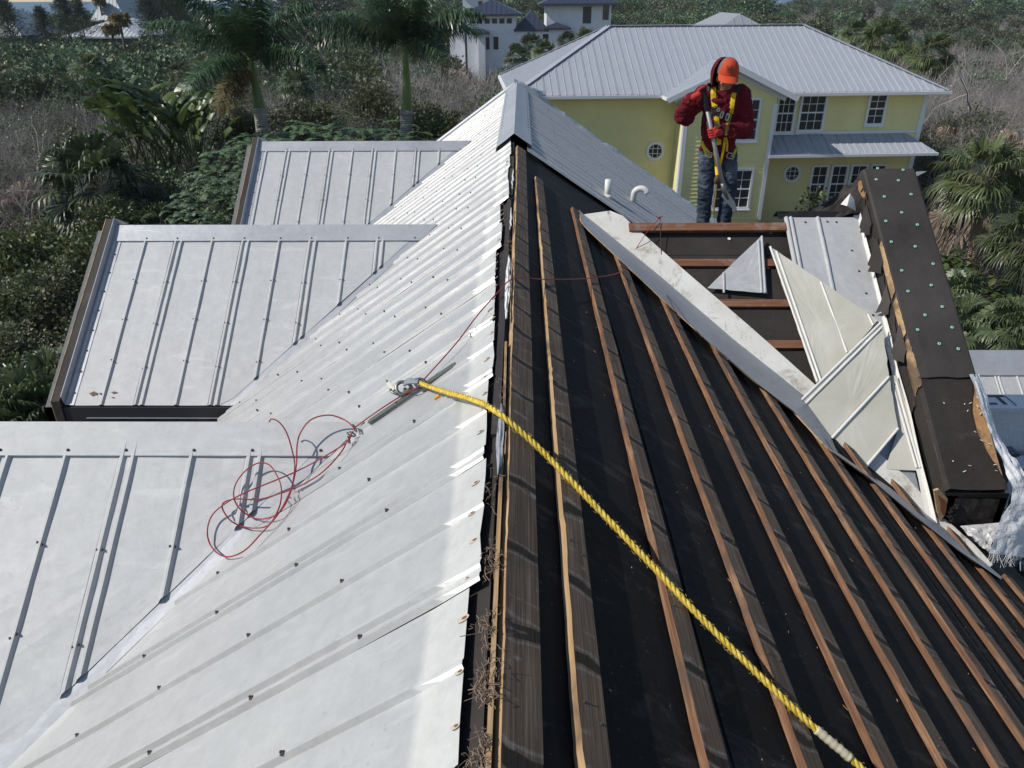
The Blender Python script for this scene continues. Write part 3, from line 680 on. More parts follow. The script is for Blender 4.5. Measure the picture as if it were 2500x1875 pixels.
mb = MB(); pts = [YP(z6p(*q), yb-.03) for q in ((1300, 900), (1335, 890), (1400, 960), (1385, 1060), (1345, 1130), (1320, 1040))]
mb.poly(pts, (0, .02, 0)); obj('split_wood', mb, M_WPALE, rd)
mb = MB(); pts = [YP(z6p(*q), yb-.036) for q in ((1325, 930), (1370, 960), (1392, 1000), (1378, 1090), (1350, 1060), (1345, 985))]
mb.poly(pts, (0, .004, 0)); obj('rust_smear', mb, M_RUST, rd)
# exposed wood along the inner upper corner
for t0, t1, w in ((.38, .80, .012), (.84, 1.12, .016), (1.16, 1.50, .075)):
    mb = MB(); rows = []
    for i in range(24):
        t = t0+(t1-t0)*i/23; ww = w*(.30+.55*(i/23)**.7+.35*noise.noise(Vector((i*.55, 1, w*50)))+.25*noise.noise(Vector((i*1.7, 4, w*50))))*min(1, (24-i)*.3)*min(1, .3+i*.2)
        rows.append([PT(XC-.002, t, HP-.055-ww), PT(XC-.010, t, HP-.05), PT(XC-.004, t, HP+.004), PT(XC+ww*.55, t, HP+.0185 if t < TN else HP+.009)])
    mb.sheet([list(reversed(r)) for r in rows], (0, .002, -.002)); obj('split_wood', mb, M_WPALE, rd)
# old torn felt hanging over the back at the ridge
mb = MB(); rows = []
for i in range(16):
    f = i/15; rows.append([])
    for j in range(9):
        g_ = j/8; x = 2.72+.42*g_+.02*noise.noise(Vector((i*.6, j*.7, 1))); y = 6.83+.30*f
        rows[-1].append(Vector((x, y, ZRR+.03+(.05+.30*g_**1.6)*(.35+.65*f)+.05*noise.noise(Vector((i*.5, j*.6, 5)))+.02*noise.noise(Vector((i*1.7, j*1.9, 6))))))
mb.sheet(rows, (0, 0, -.004)); obj('torn_felt', mb, M_FELTB, rd)
mb = MB(); rows = []
for i in range(18):
    x = 2.36+.70*i/17; rows.append([Vector((x, 6.84+.02*noise.noise(Vector((x*9, 1, 0))), ZRR+.075+.015*noise.noise(Vector((x*7, 2, 0))))), Vector((x, 6.92, ZRR+.115+.015*noise.noise(Vector((x*11, 3, 0))))), Vector((x, 7.0, ZRR+.05))])
mb.sheet(rows, (0, 0, -.005)); obj('torn_felt', mb, M_CORE, rd)
mb = MB(); mb.box(PT(XC-.02, -.06, HP-.02), (.012, .03, .012), (.0, .004, -.004), (-.008, 0, .012)); mb.box(PT(XC-.03, -.12, HP-.03), (.02, .02, .016), (.0, .004, -.004), (-.006, 0, .010)); obj('split_wood', mb, M_WPALE, rd)
def flap(name, pts, m, parent, t=(0, .002, 0), **k):
    mb = MB(); mb.poly(pts, t); return obj(name, mb, m, parent, **k)
zz = lambda x, y: (2050+x*.12055, 380+y*.12055)
mb = MB(); A, B_, C, D_ = [YP(zz(*q), 6.80) for q in ((20, 985), (215, 765), (300, 900), (330, 1120))]
E_ = YP(zz(150, 1020), 6.76)
mb.poly([A, E_, D_, C, B_], (0, .002, 0)); obj('white_flap', mb, M_WHITE, rd)
# ------------------------------------------------------------------ loose sheets lying on the stripped wing
def z5h(q, h): return DP((1850+q[0]*.33146, 400+q[1]*.33146), YR, ZRR, h)
def z6h(q, h): return DP((1850+q[0]*.33146, 900+q[1]*.33146), YR, ZRR, h)
def z4h(q, h): return DP((1250+q[0]*.40687, 450+q[1]*.40687), YR, ZRR, h)
def loose(label, pts, ribs, m, cat='metal sheet', group='loose roof sheets on the stripped wing', rag=.006, under=False):
    c = sum(pts, Vector())/len(pts); n = (pts[1]-pts[0]).cross(pts[2]-pts[0]).normalized()
    if n.z < 0: n = -n
    t = thing('loose_roof_sheet', label, cat, c, group)
    mb = MB(); P = []
    for i in range(len(pts)):
        a, b = pts[i], pts[(i+1) % len(pts)]; k = max(2, int((b-a).length/.05)); e = (b-a).cross(n).normalized()
        for j in range(k):
            P.append(a.lerp(b, j/k)+e*(rag*noise.noise(Vector((j*.9, i*3.1, len(P)*.1))) if j else 0))
    # fan of rings towards the middle so the sheet can buckle a little
    rings = []
    for f in (1, .8, .55, .3, .1, .0): rings.append([c+(p-c)*f+n*(.010*fbm((c+(p-c)*f).x*3, (c+(p-c)*f).y*3, 4)*(1-f*.6)) for p in P]+[c+(P[0]-c)*f+n*(.010*fbm((c+(P[0]-c)*f).x*3, (c+(P[0]-c)*f).y*3, 4)*(1-f*.6))])
    mb.sheet(rings, n*-.0016); obj('sheet', mb, m, t)
    for q in ribs:
        a, b = q[0], q[1]; w = q[2] if len(q) > 2 else .020
        mb = MB(); d = (b-a).normalized(); s = d.cross(n)
        sec = [(-w/2, .002), (-w*.2, .010), (w*.2, .010), (w/2, .002)]
        mb.sheet([[a+s*x+n*h for x, h in sec], [b+s*x+n*h for x, h in sec]], n*-.0015); obj('crimp', mb, M_WHITE if under else m, t)
    return t
def off(a, b, s): return None
A, B_, C = z4h((1172, 622), .035), z4h((1500, 305), .055), z4h((1532, 655), .04)
r1a, r1b = z4h((1478, 335), .056), z4h((1498, 652), .04); r2a, r2b = z4h((1499, 312), .056), z4h((1520, 652), .04)
loose('small triangular offcut of bare roof sheet leaning across two red battens', [A, B_, C], [(r1a, r1b), (r2a, r2b), (z4h((1270, 530), .045), z4h((1272, 652), .037))], M_DORM)
p = [z5h((82, 605), .075), z5h((140, 640), .075), z5h((885, 1150), .085), z5h((660, 1420), .06), z5h((470, 1612), .05), z5h((430, 1610), .05)]
loose('cream backed triangular sheet lying point up beside the bare galvanised sheet', p, [(z5h((92, 610), .076), z5h((440, 1606), .052)), (z5h((138, 645), .076), z5h((466, 1600), .052)), (z5h((465, 872), .08), z5h((658, 1392), .06), .018), (z5h((812, 1110), .085), z5h((850, 1190), .08), .018)], M_CREAM, under=True)
p = [z5h((955, 1560), .07), z5h((1025, 1560), .075), z6h((1130, 380), .06), z6h((1212, 752), .04), z6h((940, 738), .03), z6h((1040, 470), .05)]
loose('cream backed strip with a folded lower edge, lying against the white upstand', p, [(z6h((990, 110), .07), z6h((1170, 730), .044)), (z6h((1020, 100), .07), z6h((1196, 730), .044))], M_CREAM, under=True)
p = [z6h((235, 322), .17), z6h((262, 298), .17), z5h((912, 1168), .17), z6h((968, 60), .14), z6h((1034, 440), .10), z6h((768, 762), .10), z6h((520, 545), .13)]
loose('largest cream backed sheet thrown diagonally on top of the others', p, [(z6h((240, 312), .171), z5h((905, 1172), .171)), (z6h((268, 342), .169), z5h((918, 1200), .169), .02), (z6h((515, 545), .14), z6h((966, 62), .142), .022), (z6h((770, 755), .102), z6h((1034, 440), .102))], M_CREAM, rag=.009, under=True)
# ------------------------------------------------------------------ yellow rope
def smooth_path(P, n):
    P = [Vector(p) for p in P]; P = [P[0]*2-P[1]]+P+[P[-1]*2-P[-2]]; out = []
    for i in range(1, len(P)-2):
        for j in range(n):
            t = j/n; a, b, c, d = P[i-1:i+3]
            out.append(.5*((2*b)+(c-a)*t+(2*a-5*b+4*c-d)*t*t+(3*b-a-3*c+d)*t**3))
    out.append(P[-2]); return out
def rope_path():
    return smooth_path([ML(dd(908, 828), .05), ML(dd(960, 846), .055), ML(dd(1020, 863), .05), ML(dd(1070, 888), .045), MR(dd(1150, 955), .03), MR(dd(1230, 1035), .022), MR(dd(1400, 1213), .018), MR(dd(1500, 1320), .02), MR(dd(1600, 1420), .018), MR(dd(1740, 1555), .02), MR(dd(1860, 1659), .022), MR(dd(2020, 1815), .022)], 26)
def ropefib(t, b):
    c = ramp(t, nz(t, wpos(t, (1, 1, 1)), 60, 5, .7), [(.3, (.40, .25, .02)), (.5, (.70, .50, .06)), (.7, (.80, .66, .25))])
    c = mix(t, ramp(t, nz(t, wpos(t), 18, 3), [(.6, g3(0)), (.72, g3(.6))]), c, (.18, .12, .05)); t.links.new(c, b.inputs['Base Color'])
M_ROPE = mat('yellow_rope_fibre', (.7, .5, .06), .7, 0, .3, ropefib)
rp = rope_path(); mb = MB(); Ls = [0]
for i in range(1, len(rp)): Ls.append(Ls[-1]+(rp[i]-rp[i-1]).length)
# resample
def resample(P, step):
    out = []; L = 0; tot = sum((P[i+1]-P[i]).length for i in range(len(P)-1)); n = int(tot/step); i = 0; acc = 0
    for k in range(n+1):
        s = tot*k/n
        while i < len(P)-2 and acc+(P[i+1]-P[i]).length < s: acc += (P[i+1]-P[i]).length; i += 1
        l = (P[i+1]-P[i]).length; out.append(P[i].lerp(P[i+1], min(1, (s-acc)/max(l, 1e-9))))
    return out
rp = resample(rp, .006)
rope = thing('rope', 'thick yellow twisted safety rope stretched from the roof anchor across the stripped battens', 'rope', rp[0])
for s in range(3):
    mb = MB(); P = []
    for i, p in enumerate(rp):
        t = (rp[min(i+1, len(rp)-1)]-rp[max(i-1, 0)]).normalized(); u = t.cross(Vector((0, 0, 1))).normalized(); w = t.cross(u); A = i*.006/.070*2*math.pi+s*2.094
        P.append(p+(u*math.cos(A)+w*math.sin(A))*.0056)
    mb.tube(P, [.0063+.0006*noise.noise(Vector((i*.15, s, 0))) for i in range(len(P))], 6); obj('strand', mb, M_ROPE, rope, True)
mb = MB()
for i in range(520):
    j = random.randrange(2, len(rp)-2); t = (rp[j+1]-rp[j-1]).normalized(); v = Vector((random.gauss(0, 1), random.gauss(0, 1), random.gauss(0, 1))); v = (v-t*v.dot(t)).normalized(); p = rp[j]+v*.011; mb.tube([p, p+v*.004+t*random.uniform(-.006, .006), p+v*.007+t*random.uniform(-.012, .012)], .00045, 3, 0, False)
obj('loose_fibres', mb, M_ROPE, rope, kind='stuff')
i0 = min(range(len(rp)), key=lambda i: (rp[i]-MR(dd(1762, 1575), .02)).length); mb = MB()
mb.tube([rp[i]+Vector((0, 0, .001*math.sin(i))) for i in range(i0, i0+22)], [.0138+.001*math.sin(j*1.9) for j in range(22)], 10)
obj('tape_wrap', mb, mat('whitish_tape', (.62, .55, .40), .35), rope, True)
# ------------------------------------------------------------------ roof anchor with its rings
M_STEEL = mat('dull_steel', (.27, .275, .26), .42, .7); M_OLIVE = mat('painted_steel', (.17, .18, .15), .45, .6)
a0, a1 = ML(dd(802, 908), .018), ML(dd(978, 790), .018)
anc = thing('roof_anchor', 'drilled steel strap anchor with two shackle rings screwed along a crimp of the left slope', 'roof anchor', (a0+a1)/2)
d = (a1-a0).normalized(); s = d.cross(NL).normalized(); L = (a1-a0).length; mb = MB()
pts = []
for A in np.linspace(-1.57, 1.57, 7): pts.append(a1+d*(math.cos(A)*.02)+s*(math.sin(A)*.022))
for A in np.linspace(1.57, 4.71, 7): pts.append(a0+d*(math.cos(A)*.02)+s*(math.sin(A)*.022))
mb.poly(pts, NL*.004); obj('strap', mb, M_OLIVE, anc)
mb = MB()
for i in range(13):
    f = (i+.4)/13
    if .40 < f < .62: continue
    c = a0+d*L*f+s*(.008 if i % 2 else -.008)+NL*.0045; mb.tube([c, c+NL*.0006], .006, 8)
obj('strap_holes', mb, M_STEEL, anc, kind='stuff')
cc = ML(dd(878, 838), .045)
mb = MB(); mb.torus(cc+s*.0+d*-.012, d*.5+s*.6+NL*.5, .034, .009, 18, 7, 0, (1, 1.25)); obj('shackle_ring', mb, M_STEEL, anc, True)
mb = MB(); mb.torus(cc-d*.055+NL*.012, d*.8-s*.2+NL*.5, .026, .006, 18, 7, 0, (1, 1.2)); obj('snap_hook', mb, M_STEEL, anc, True)
mb = MB(); mb.bar(cc-d*.06-s*.010+NL*.02, cc-d*.075-s*.055+NL*.055, .016, .013, NL); mb.bar(cc-d*.073-s*.050+NL*.05, cc-d*.085-s*.085+NL*.06, .009, .009, NL); obj('hook_gate', mb, M_OLIVE, anc)
mb = MB(); mb.bar(cc-d*.035+s*.022-NL*.012, cc+d*.03+s*.022-NL*.012, .030, .018, NL); mb.tube([cc-d*.02+s*.03-NL*.02, cc-d*.02-s*.03-NL*.01], .009, 8); obj('swivel', mb, M_OLIVE, anc)
th_ = rp[0]; mb = MB()
for q in range(5):
    o_ = s*(.024-.012*q)
    mb.tube(smooth_path([cc+d*.01+o_*1.0+NL*.025, (cc+th_)/2+o_*.9+NL*.030, th_+o_*.55+NL*.012], 6), .0068, 6)
obj('thimble_shroud', mb, mat('grey_rubber', (.24, .26, .28), .55), anc, True)
mb = MB(); mb.torus(th_+NL*.002, d*.5+s*.5+NL, .022, .007, 14, 6, 0, (1, 1.3)); obj('thimble', mb, M_DARK, anc, True)
mb = MB(); q = ML(dd(944, 858), .03); mb.tube([q-d*.012, q+d*.014], .008, 8); obj('rope_tag', mb, mat('orange_tag', (.75, .30, .02), .6), anc)
# ------------------------------------------------------------------ red cord: line to the far beam, and the slack coil
M_CORD = mat('dark_red_cord', (.30, .022, .040), .45)
z8 = lambda x, y: (450+x*.36166, 850+y*.36166)
def ND1(q, h):                                                      # nearest wing or main slope, whichever is higher there
    a = DP(z8(*q), DORM[0][0], DORM[0][1], .02+h); b = ML(z8(*q), .02+h)
    return a if a.length < b.length else b
ca = thing('cord', 'thin dark red cord knotted to the red beam, run over the ridge', 'cord', ML(dd(920, 815), .0))
P = smooth_path([ML(dd(765, 924), .03), ML(dd(820, 885), .025), ML(dd(872, 852), .035), ML(dd(900, 838), .05), ML(dd(920, 815), .03), ML(dd(985, 742), .05), ML(dd(1030, 683), .05), ML(dd(1075, 632), .03), MR(dd(1112, 600), .022), MR(dd(1170, 603), .016), MR(dd(1262, 602), .012), MR(dd(1335, 590), .03), DP(dd(1352, 572), YR, ZRR, .07), DP(dd(1395, 505), YR, ZRR, .09), DP(dd(1424, 472), YR, ZRR, .085)], 8)
mb = MB(); mb.tube(P, .0034, 6); obj('line', mb, M_CORD, ca, True)
mb = MB(); c = DP(dd(1424, 470), YR, ZRR, .085); mb.ball(c, .014, 8); mb.tube([c, c+Vector((.03, -.01, .015))], .0035, 5); mb.tube([c, c+Vector((-.03, -.01, .012))], .0035, 5); obj('knot', mb, M_CORD, ca, True)
mb = MB(); P = smooth_path([DP(dd(1426, 472), YR, ZRR, .08), DP(dd(1428, 540), YR, ZRR, .03), DP(dd(1432, 610), YR, ZRR, .05), MR(dd(1450, 655), .06), MR(dd(1470, 690), .06)], 8); mb.tube(P, .0030, 6); obj('loose_end', mb, mat('dark_cord', (.05, .02, .025), .6), ca, True)
cb = thing('cord', 'slack coil of dark red cord springing in wide loops over the nearest wing', 'cord', ND1((700, 900), 0))
L1 = [(1150, 545, .05), (1092, 490, .10), (980, 452, .14), (860, 480, .14), (790, 560, .12), (762, 650, .10), (755, 800, .07), (720, 950, .05), (640, 1110, .035), (520, 1250, .025), (400, 1370, .02), (280, 1408, .015), (190, 1350, .015), (155, 1250, .02), (180, 1140, .03), (260, 1060, .05), (400, 980, .06), (620, 890, .06), (760, 830, .05), (930, 740, .035), (1090, 640, .03), (1130, 585, .035)]
L2 = [(1140, 560, .04), (1105, 610, .03), (1060, 700, .02), (940, 830, .02), (800, 920, .025), (650, 980, .05), (500, 1020, .06), (350, 1018, .06), (268, 1040, .05), (260, 1090, .03), (320, 1170, .02), (420, 1210, .015), (530, 1210, .02), (590, 1170, .025), (645, 1060, .05), (655, 950, .07), (630, 870, .08), (575, 790, .07), (500, 775, .06), (410, 830, .055), (345, 920, .05), (335, 1010, .04), (380, 1090, .03), (480, 1150, .02), (590, 1140, .025), (665, 1080, .035), (720, 960, .06), (745, 800, .10), (725, 680, .14), (690, 570, .18), (640, 500, .20), (590, 478, .20), (572, 498, .19)]
for Lq in (L1, L2):
    mb = MB(); mb.tube(smooth_path([ND1(q[:2], q[2]*.8) for q in Lq], 8), .0034, 6); obj('loop', mb, M_CORD, cb, True)
hk = ML(z8(1150, 540), .045)
ch = thing('clip', 'small steel snap clip tying the red coil beside the nearest ridge end', 'clip', hk)
for j, (o_, R, ax) in enumerate(((Vector((0, 0, 0)), .018, (1, .3, .4)), (Vector((-.01, -.035, -.012)), .016, (.2, 1, .5)), (Vector((-.015, -.075, -.02)), .015, (1, .2, .2)))):
    mb = MB(); mb.torus(hk+o_, ax, R, .0045, 14, 6, 0, (1, 1.3)); obj('ring', mb, M_STEEL, ch, True)
# ------------------------------------------------------------------ white woven sheet at the low end of the gable edge
def clothb(t, b):
    n = nz(t, wpos(t), 16, 5, .6); bump(t, b, n, .8, .02)
M_CLOTH = mat('white_woven_sheet', (.78, .78, .78), .75, 0, .2, clothb)
tarp = thing('tarp', 'crumpled white woven sheet with frayed edge draped off the dark gable end', 'tarp', (3.55, 4.35, -3.7))
z6b = lambda x, y: (1850+x*.33146, 900+y*.33146)
Lft = [((1560, 40), 5.30), ((1600, 130), 5.18), ((1640, 260), 5.02), ((1690, 400), 4.86), ((1735, 520), 4.72), ((1790, 660), 4.58), ((1850, 800), 4.46), ((1875, 900), 4.40), ((1850, 1010), 4.34), ((1780, 1140), 4.28), ((1740, 1240), 4.24), ((1705, 1360), 4.20)]
Rgt = [((1630, 40), 5.36), ((1680, 180), 5.22), ((1720, 330), 5.06), ((1765, 480), 4.90), ((1840, 600), 4.76), ((1900, 680), 4.62), ((1975, 780), 4.54), ((2060, 900), 4.50), ((2120, 1020), 4.46), ((2140, 1140), 4.42), ((2120, 1250), 4.38), ((1990, 1400), 4.30)]
rows = []
nn = 54
lp = smooth_path([YP(z6b(*q), y) for q, y in Lft], 5); rq = smooth_path([YP(z6b(*q), y) for q, y in Rgt], 5)
for i in range(len(lp)):
    k = i/len(lp); amp = .010+.022*k
    rows.append([lp[i].lerp(rq[i], j/12)+Vector((.2, -.7, .7))*(amp*(noise.noise(Vector((i*.22, j*.8*(.4+k), 1)))+.55*noise.noise(Vector((i*.6, j*1.9*(.4+k), 2))))+.03*math.sin(math.pi*j/12)*k) for j in range(13)])
mb = MB(); mb.sheet(rows, (0, .002, -.001)); obj('sheet', mb, M_CLOTH, tarp, True)
mb = MB(); bot = rows[-1]
for i in range(70):
    j = random.random()*12; a = bot[int(j)].lerp(bot[min(12, int(j)+1)], j % 1); L = random.uniform(.02, .10)
    v = Vector((random.gauss(-.1, .35), random.gauss(-.2, .3), -1)).normalized(); mb.tube([a, a+v*L*.5+Vector((random.gauss(0, .006), 0, 0)), a+v*L], .0011, 3, 0, False)
obj('frayed_threads', mb, M_CLOTH, tarp, kind='stuff')
mb = MB(); A, B_, C, D_ = [YP(z6b(*q), y) for q, y in (((1490, 1160), 4.52), ((1778, 1135), 4.50), ((1700, 1350), 4.30), ((1600, 1270), 4.34))]
E_ = YP(z6b(1640, 1190), 4.44); rows = [[A.lerp(B_, i/8)*(1-j/8)+(D_.lerp(C, i/8))*(j/8)+Vector((0, -.02, .02))*noise.noise(Vector((i*.5+j*.4, j*.9, 5)))*1.2 for i in range(9)] for j in range(9)]
mb.sheet(rows, (0, .002, 0)); obj('grey_underside', mb, mat('greyish_membrane', (.50, .50, .51), .45), tarp)
# little white tag of underlay sticking out on the back of the gable edge
mb = MB(); A, B_, C, D_ = [YP(zz(*q), 7.35) for q in ((1525, 375), (1580, 325), (1760, 318), (1540, 430))]
mb.poly([A, D_, C, B_], (0, .004, 0)); obj('loose_flashing', mb, M_WHITE, None, label='torn white scrap poking out behind the felt gable edge', cat='scrap')
# ------------------------------------------------------------------ lower wing on the right, deck, railing, wrapped bundles
rw = thing('low_wing', 'lower wing on the right with a grey crimped metal roof behind the deck', 'building', (9, 10.6, -Z0))
yr, zr = 10.62, -4.90; S3 = pl_dorm(yr, zr)
mb = MB(); mb.bx(5.2, 14, 9.1, 12.0, -Z0, zr-1.15); obj('wall', mb, M_WALL, rw)
seam = ZP((2070+.5, 940), -5.1).x
b0 = 6.62-.61*2
scr = MB()
for k in range(14):
    panel(S3, b0+.61*k, lambda b: .01, lambda b: 2.1, rw, M_DORM, lift=.006, can=.003, nr=12, seed=90+k)
    for c in (b0+.61*k-.024, b0+.61*k+.305):
        for j in range(4): screw_into(scr, S3(.35+j*.45, c, .013), ND, .008)
obj('roof_screws', scr, M_SCREW, rw, kind='stuff')
mb = MB(); mb.sheet([[S3(.43, x, .004), S3(.43, x, .03), S3(.2, x, .032), S3(0, x, .04), Vector((x, yr+.25, zr-.17))] for x in (5.3, 8, 11, 14)], (0, 0, -.002)); obj('ridge_cap', mb, M_FLASH, rw)
mb = MB(); mb.sheet([[(5.3, yr, zr), (5.3, yr+1.6, zr-1.2)], [(14, yr, zr), (14, yr+1.6, zr-1.2)]], (0, 0, -.01)); obj('roof_sheet', mb, M_DORM, rw)
M_DECK = mat('dark_deck_boards', (.085, .095, .115), .7, 0, .4, woodedge((.06, .07, .09), (.085, .10, .125), (.12, .135, .16)))
dk = thing('deck', 'dark boarded deck beside the right slope, in the shade', 'deck', (5.6, 5.2, -Z0))
for i in range(26):
    mb = MB(); y = 2.0+i*.26; mb.bx(4.06, 9.5, y, y+.25, -5.42, -5.38); obj('deck_board', mb, M_DECK, dk)
mb = MB()
for x in (4.2, 9.3):
    for y in (2.2, 5.4, 8.5): mb.bx(x-.09, x+.09, y-.09, y+.09, -Z0, -5.43)
obj('deck_post', mb, M_DECK, dk)
M_RAIL = mat('dark_blue_grey_rail', (.045, .055, .075), .5)
rl = thing('railing', 'dark grey railing with thin balusters and a square post beside the wrapped bundles', 'railing', (4.9, 6.0, -5.38))
mb = MB(); px, py = 4.90, 6.45; mb.bx(px-.06, px+.06, py-.06, py+.06, -5.38, -4.10); mb.bx(px-.075, px+.075, py-.075, py+.075, -4.10, -4.07); obj('post', mb, M_RAIL, rl)
mb = MB(); mb.bar((4.93, 6.42, -4.24), (5.75, 4.2, -4.24), .10, .05); obj('top_rail', mb, M_RAIL, rl)
mb = MB(); mb.bar((4.93, 6.42, -5.22), (5.75, 4.2, -5.22), .05, .05); obj('bottom_rail', mb, M_RAIL, rl)
for i in range(1, 16):
    f = i/16; mb = MB(); x, y = 4.93+.82*f, 6.42-2.22*f; mb.bx(x-.012, x+.012, y-.012, y+.012, -5.2, -4.26); obj('baluster', mb, M_RAIL, rl)
M_WRAP = mat('white_plastic_wrap', (.66, .67, .70), .28, 0, .5, clothb); M_INK = mat('black_print', (.01, .01, .012), .5)
def text(body, size, loc, ex, ey, parent, m):
    cu = bpy.data.curves.new('lettering', 'FONT'); cu.body = body; cu.size = size; cu.extrude = .0005; cu.align_x = 'CENTER'; cu.align_y = 'CENTER'; cu.offset = size*.022
    o = bpy.data.objects.new('lettering', cu); COL.objects.link(o); ex = Vector(ex).normalized(); ey = Vector(ey).normalized(); ez = ex.cross(ey)
    o.parent = parent; o.matrix_local = Matrix(((ex.x, ey.x, ez.x, 0), (ex.y, ey.y, ez.y, 0), (ex.z, ey.z, ez.z, 0), (0, 0, 0, 1)))
    o.location = Vector(loc)-(wloc(parent)-Vector((0, 0, Z0))); cu.materials.append(m)
    me = bpy.data.meshes.new_from_object(o.evaluated_get(bpy.context.evaluated_depsgraph_get())); n = bpy.data.objects.new('lettering', me); COL.objects.link(n); n.parent = parent; n.matrix_local = o.matrix_local.copy(); n.location = o.location
    bpy.data.objects.remove(o); return n
b1 = thing('bundle', 'white plastic wrapped stack with bold black letters, behind the deck railing', 'bundle', (5.75, 7.75, -5.38))
zf = YP(dd(2150, 882), 7.2).z; yb_ = ZP(dd(2150, 852), zf).y; xl = ZP(dd(2112, 866), zf).x
mb = MB(); mb.bx(xl, 6.9, 7.22, yb_-.02, -5.26, zf-.05); mb.bx(xl-.02, 6.92, 7.2, yb_, zf-.05, zf); obj('wrap', mb, M_WRAP, b1)
mb = MB()
for x in (5.2, 5.9, 6.7): mb.bx(x-.06, x+.06, 7.25, yb_-.05, -5.38, -5.262)
obj('pallet', mb, M_WPALE, b1)
tx = ZP(dd(2149, 862), zf+.002); text('LT', .30, (tx.x-.02, (7.2+yb_)/2+.02, zf+.002), (1, 0, 0), (0, 1, 0), b1, M_INK)
mb = MB(); fx = ZP(dd(2178, 862), zf+.002).x; mb.bx(xl+.02, fx+.012, yb_-.06, yb_-.045, zf+.001, zf+.003); mb.bx(fx, fx+.012, 7.26, yb_-.06, zf+.001, zf+.003); obj('print_frame', mb, M_INK, b1)
mb = MB(); rows = [[Vector((5.75+1.1*j/30, 7.195-.02*abs(math.sin(j*1.9+i*.3))-.03*i/6, zf-.03-.55*i/6)) for j in range(31)] for i in range(7)]
mb.sheet(rows, (0, .003, 0)); obj('loose_film', mb, M_WRAP, b1)
b2 = thing('bundle', 'second white wrapped stack with a black letter, standing low behind the balusters', 'bundle', (5.6, 6.9, -5.38))
mb = MB(); mb.bx(5.1, 6.6, 6.62, 7.1, -5.38, -4.55); obj('wrap', mb, M_WRAP, b2)
text('E', .26, (5.27, 6.615, -4.78), (1, 0, 0), (0, 0, 1), b2, M_INK)
mb = MB(); mb.bx(5.12, 5.5, 6.612, 6.617, -4.94, -4.925); obj('print_frame', mb, M_INK, b2)
mb = MB(); mb.bx(4.06, 4.14, 1.5, 4.6, -5.38, -3.9); 
lr = thing('lean_to', 'low dark blue grey crimped roof in shade below the bottom right eave', 'roof', (5.0, 3.2, -Z0))
SL = lambda a, b, h: Vector((3.9+a*.92, b, -4.35-a*.36+h))
for k in range(6): panel(SL, .8+.61*k, lambda b: 0, lambda b: 1.6, lr, mat('shaded_blue_metal', (.10, .13, .18), .5, .3) if k == 0 else bpy.data.materials['shaded_blue_metal'], nr=6, seed=k+200)  # the shade on this roof is put into its dark blue colour
mb = MB(); mb.bx(3.95, 5.3, .8, 4.35, -Z0, -5.05); obj('wall', mb, M_WALL, lr)
# ------------------------------------------------------------------ yellow house across the garden
PSI = R_(4); ES = Vector((math.cos(PSI), math.sin(PSI), 0)); EN = Vector((-math.sin(PSI), math.cos(PSI), 0)); EZ = Vector((0, 0, 1))
def H(s, n, z): return ES*s+EN*n+EZ*z
def FP(q, n):
    p = on(q, EN, n); return p.dot(ES), p.z
def z3(X, Y): return (1600+X*.40687, Y*.40687)
NE, NW, NB, NBO, NPE = 33.0, 33.75, 32.5, 32.1, 32.45
def sidingmat(base):
    def f(t, b):
        c = ramp(t, nz(t, wpos(t), 1.1, 3), [(.3, tuple(x*.93 for x in base)), (.7, tuple(x*1.05 for x in base))]); t.links.new(c, b.inputs['Base Color'])
    return f
M_YEL = mat('pale_yellow_siding', (.86, .78, .37), .6, 0, .35, sidingmat((.86, .78, .37)))
M_TRIM = mat('white_trim', (.80, .80, .80), .5); M_GLASS = mat('dark_window_glass', (.04, .044, .048), .14, 0, .6)
M_SHADE = mat('window_screen', (.05, .055, .06), .5)
sEL = FP(dd(1103, 217), NE)[0]; sER, zeR = FP(dd(2050, 191), NE); zeL = FP(dd(1400, 209), NE)[1]
ZE = (zeL+zeR)/2
best = None
for i in range(200):
    b = 2+i*.04; e = abs((FP(dd(1345, 61), NE+b)[0]-sEL-b))+abs(sER-FP(dd(1735, 49), NE+b)[0]-b)
    if best is None or e < best[0]: best = (e, b)
BB = best[1]; sRL = sEL+BB; sRR = sER-BB; ZRG = (FP(dd(1345, 61), NE+BB)[1]+FP(dd(1735, 49), NE+BB)[1])/2
TP = (ZRG-ZE)/BB; PHY = math.atan(TP)
print('yellow house', sEL, sER, BB, ZE, ZRG, math.degrees(PHY))
yh = thing('yellow_house', 'two storey pale yellow house with white trim and a grey crimped hip roof', 'house', H((sEL+sER)/2, NE+BB, -Z0))
M_YROOF = mat('yellow_house_roof', (.5, .5, .5), .5, .1, .4, roofmetal((.40, .425, .47), (.6, .6, .6), .03, .5, .1))
def Sf(a, b, h): d = a*math.cos(PHY); return H(b, NE+BB-d-h*math.sin(PHY), ZRG-a*math.sin(PHY)+h*math.cos(PHY))
def Sl(a, b, h): d = a*math.cos(PHY); return H(sEL+BB-d-h*math.sin(PHY), b, ZRG-a*math.sin(PHY)+h*math.cos(PHY))
CP = math.cos(PHY); k = 0; b0 = sEL+.2
RIB_OLD = RIB; RIB = [(-.020, 0), (-.011, .022), (.011, .022), (.020, 0)]
while b0 < sER:
    panel(Sf, b0, lambda s: max(0, BB-(s-sEL), BB-(sER-s))/CP+.02, lambda s: BB/CP, yh, M_YROOF, can=.001, nr=4, bmin=sEL+.05, bmax=sER-.05, seed=300+k); b0 += .61; k += 1
b0 = NE+.1; k = 0
while b0 < NE+2*BB-.1:
    panel(Sl, b0, lambda n: max(0, BB-(n-NE), BB-(NE+2*BB-n))/CP+.02, lambda n: BB/CP, yh, M_YROOF, can=.001, nr=4, bmin=NE+.05, bmax=NE+2*BB-.05, seed=340+k); b0 += .61; k += 1
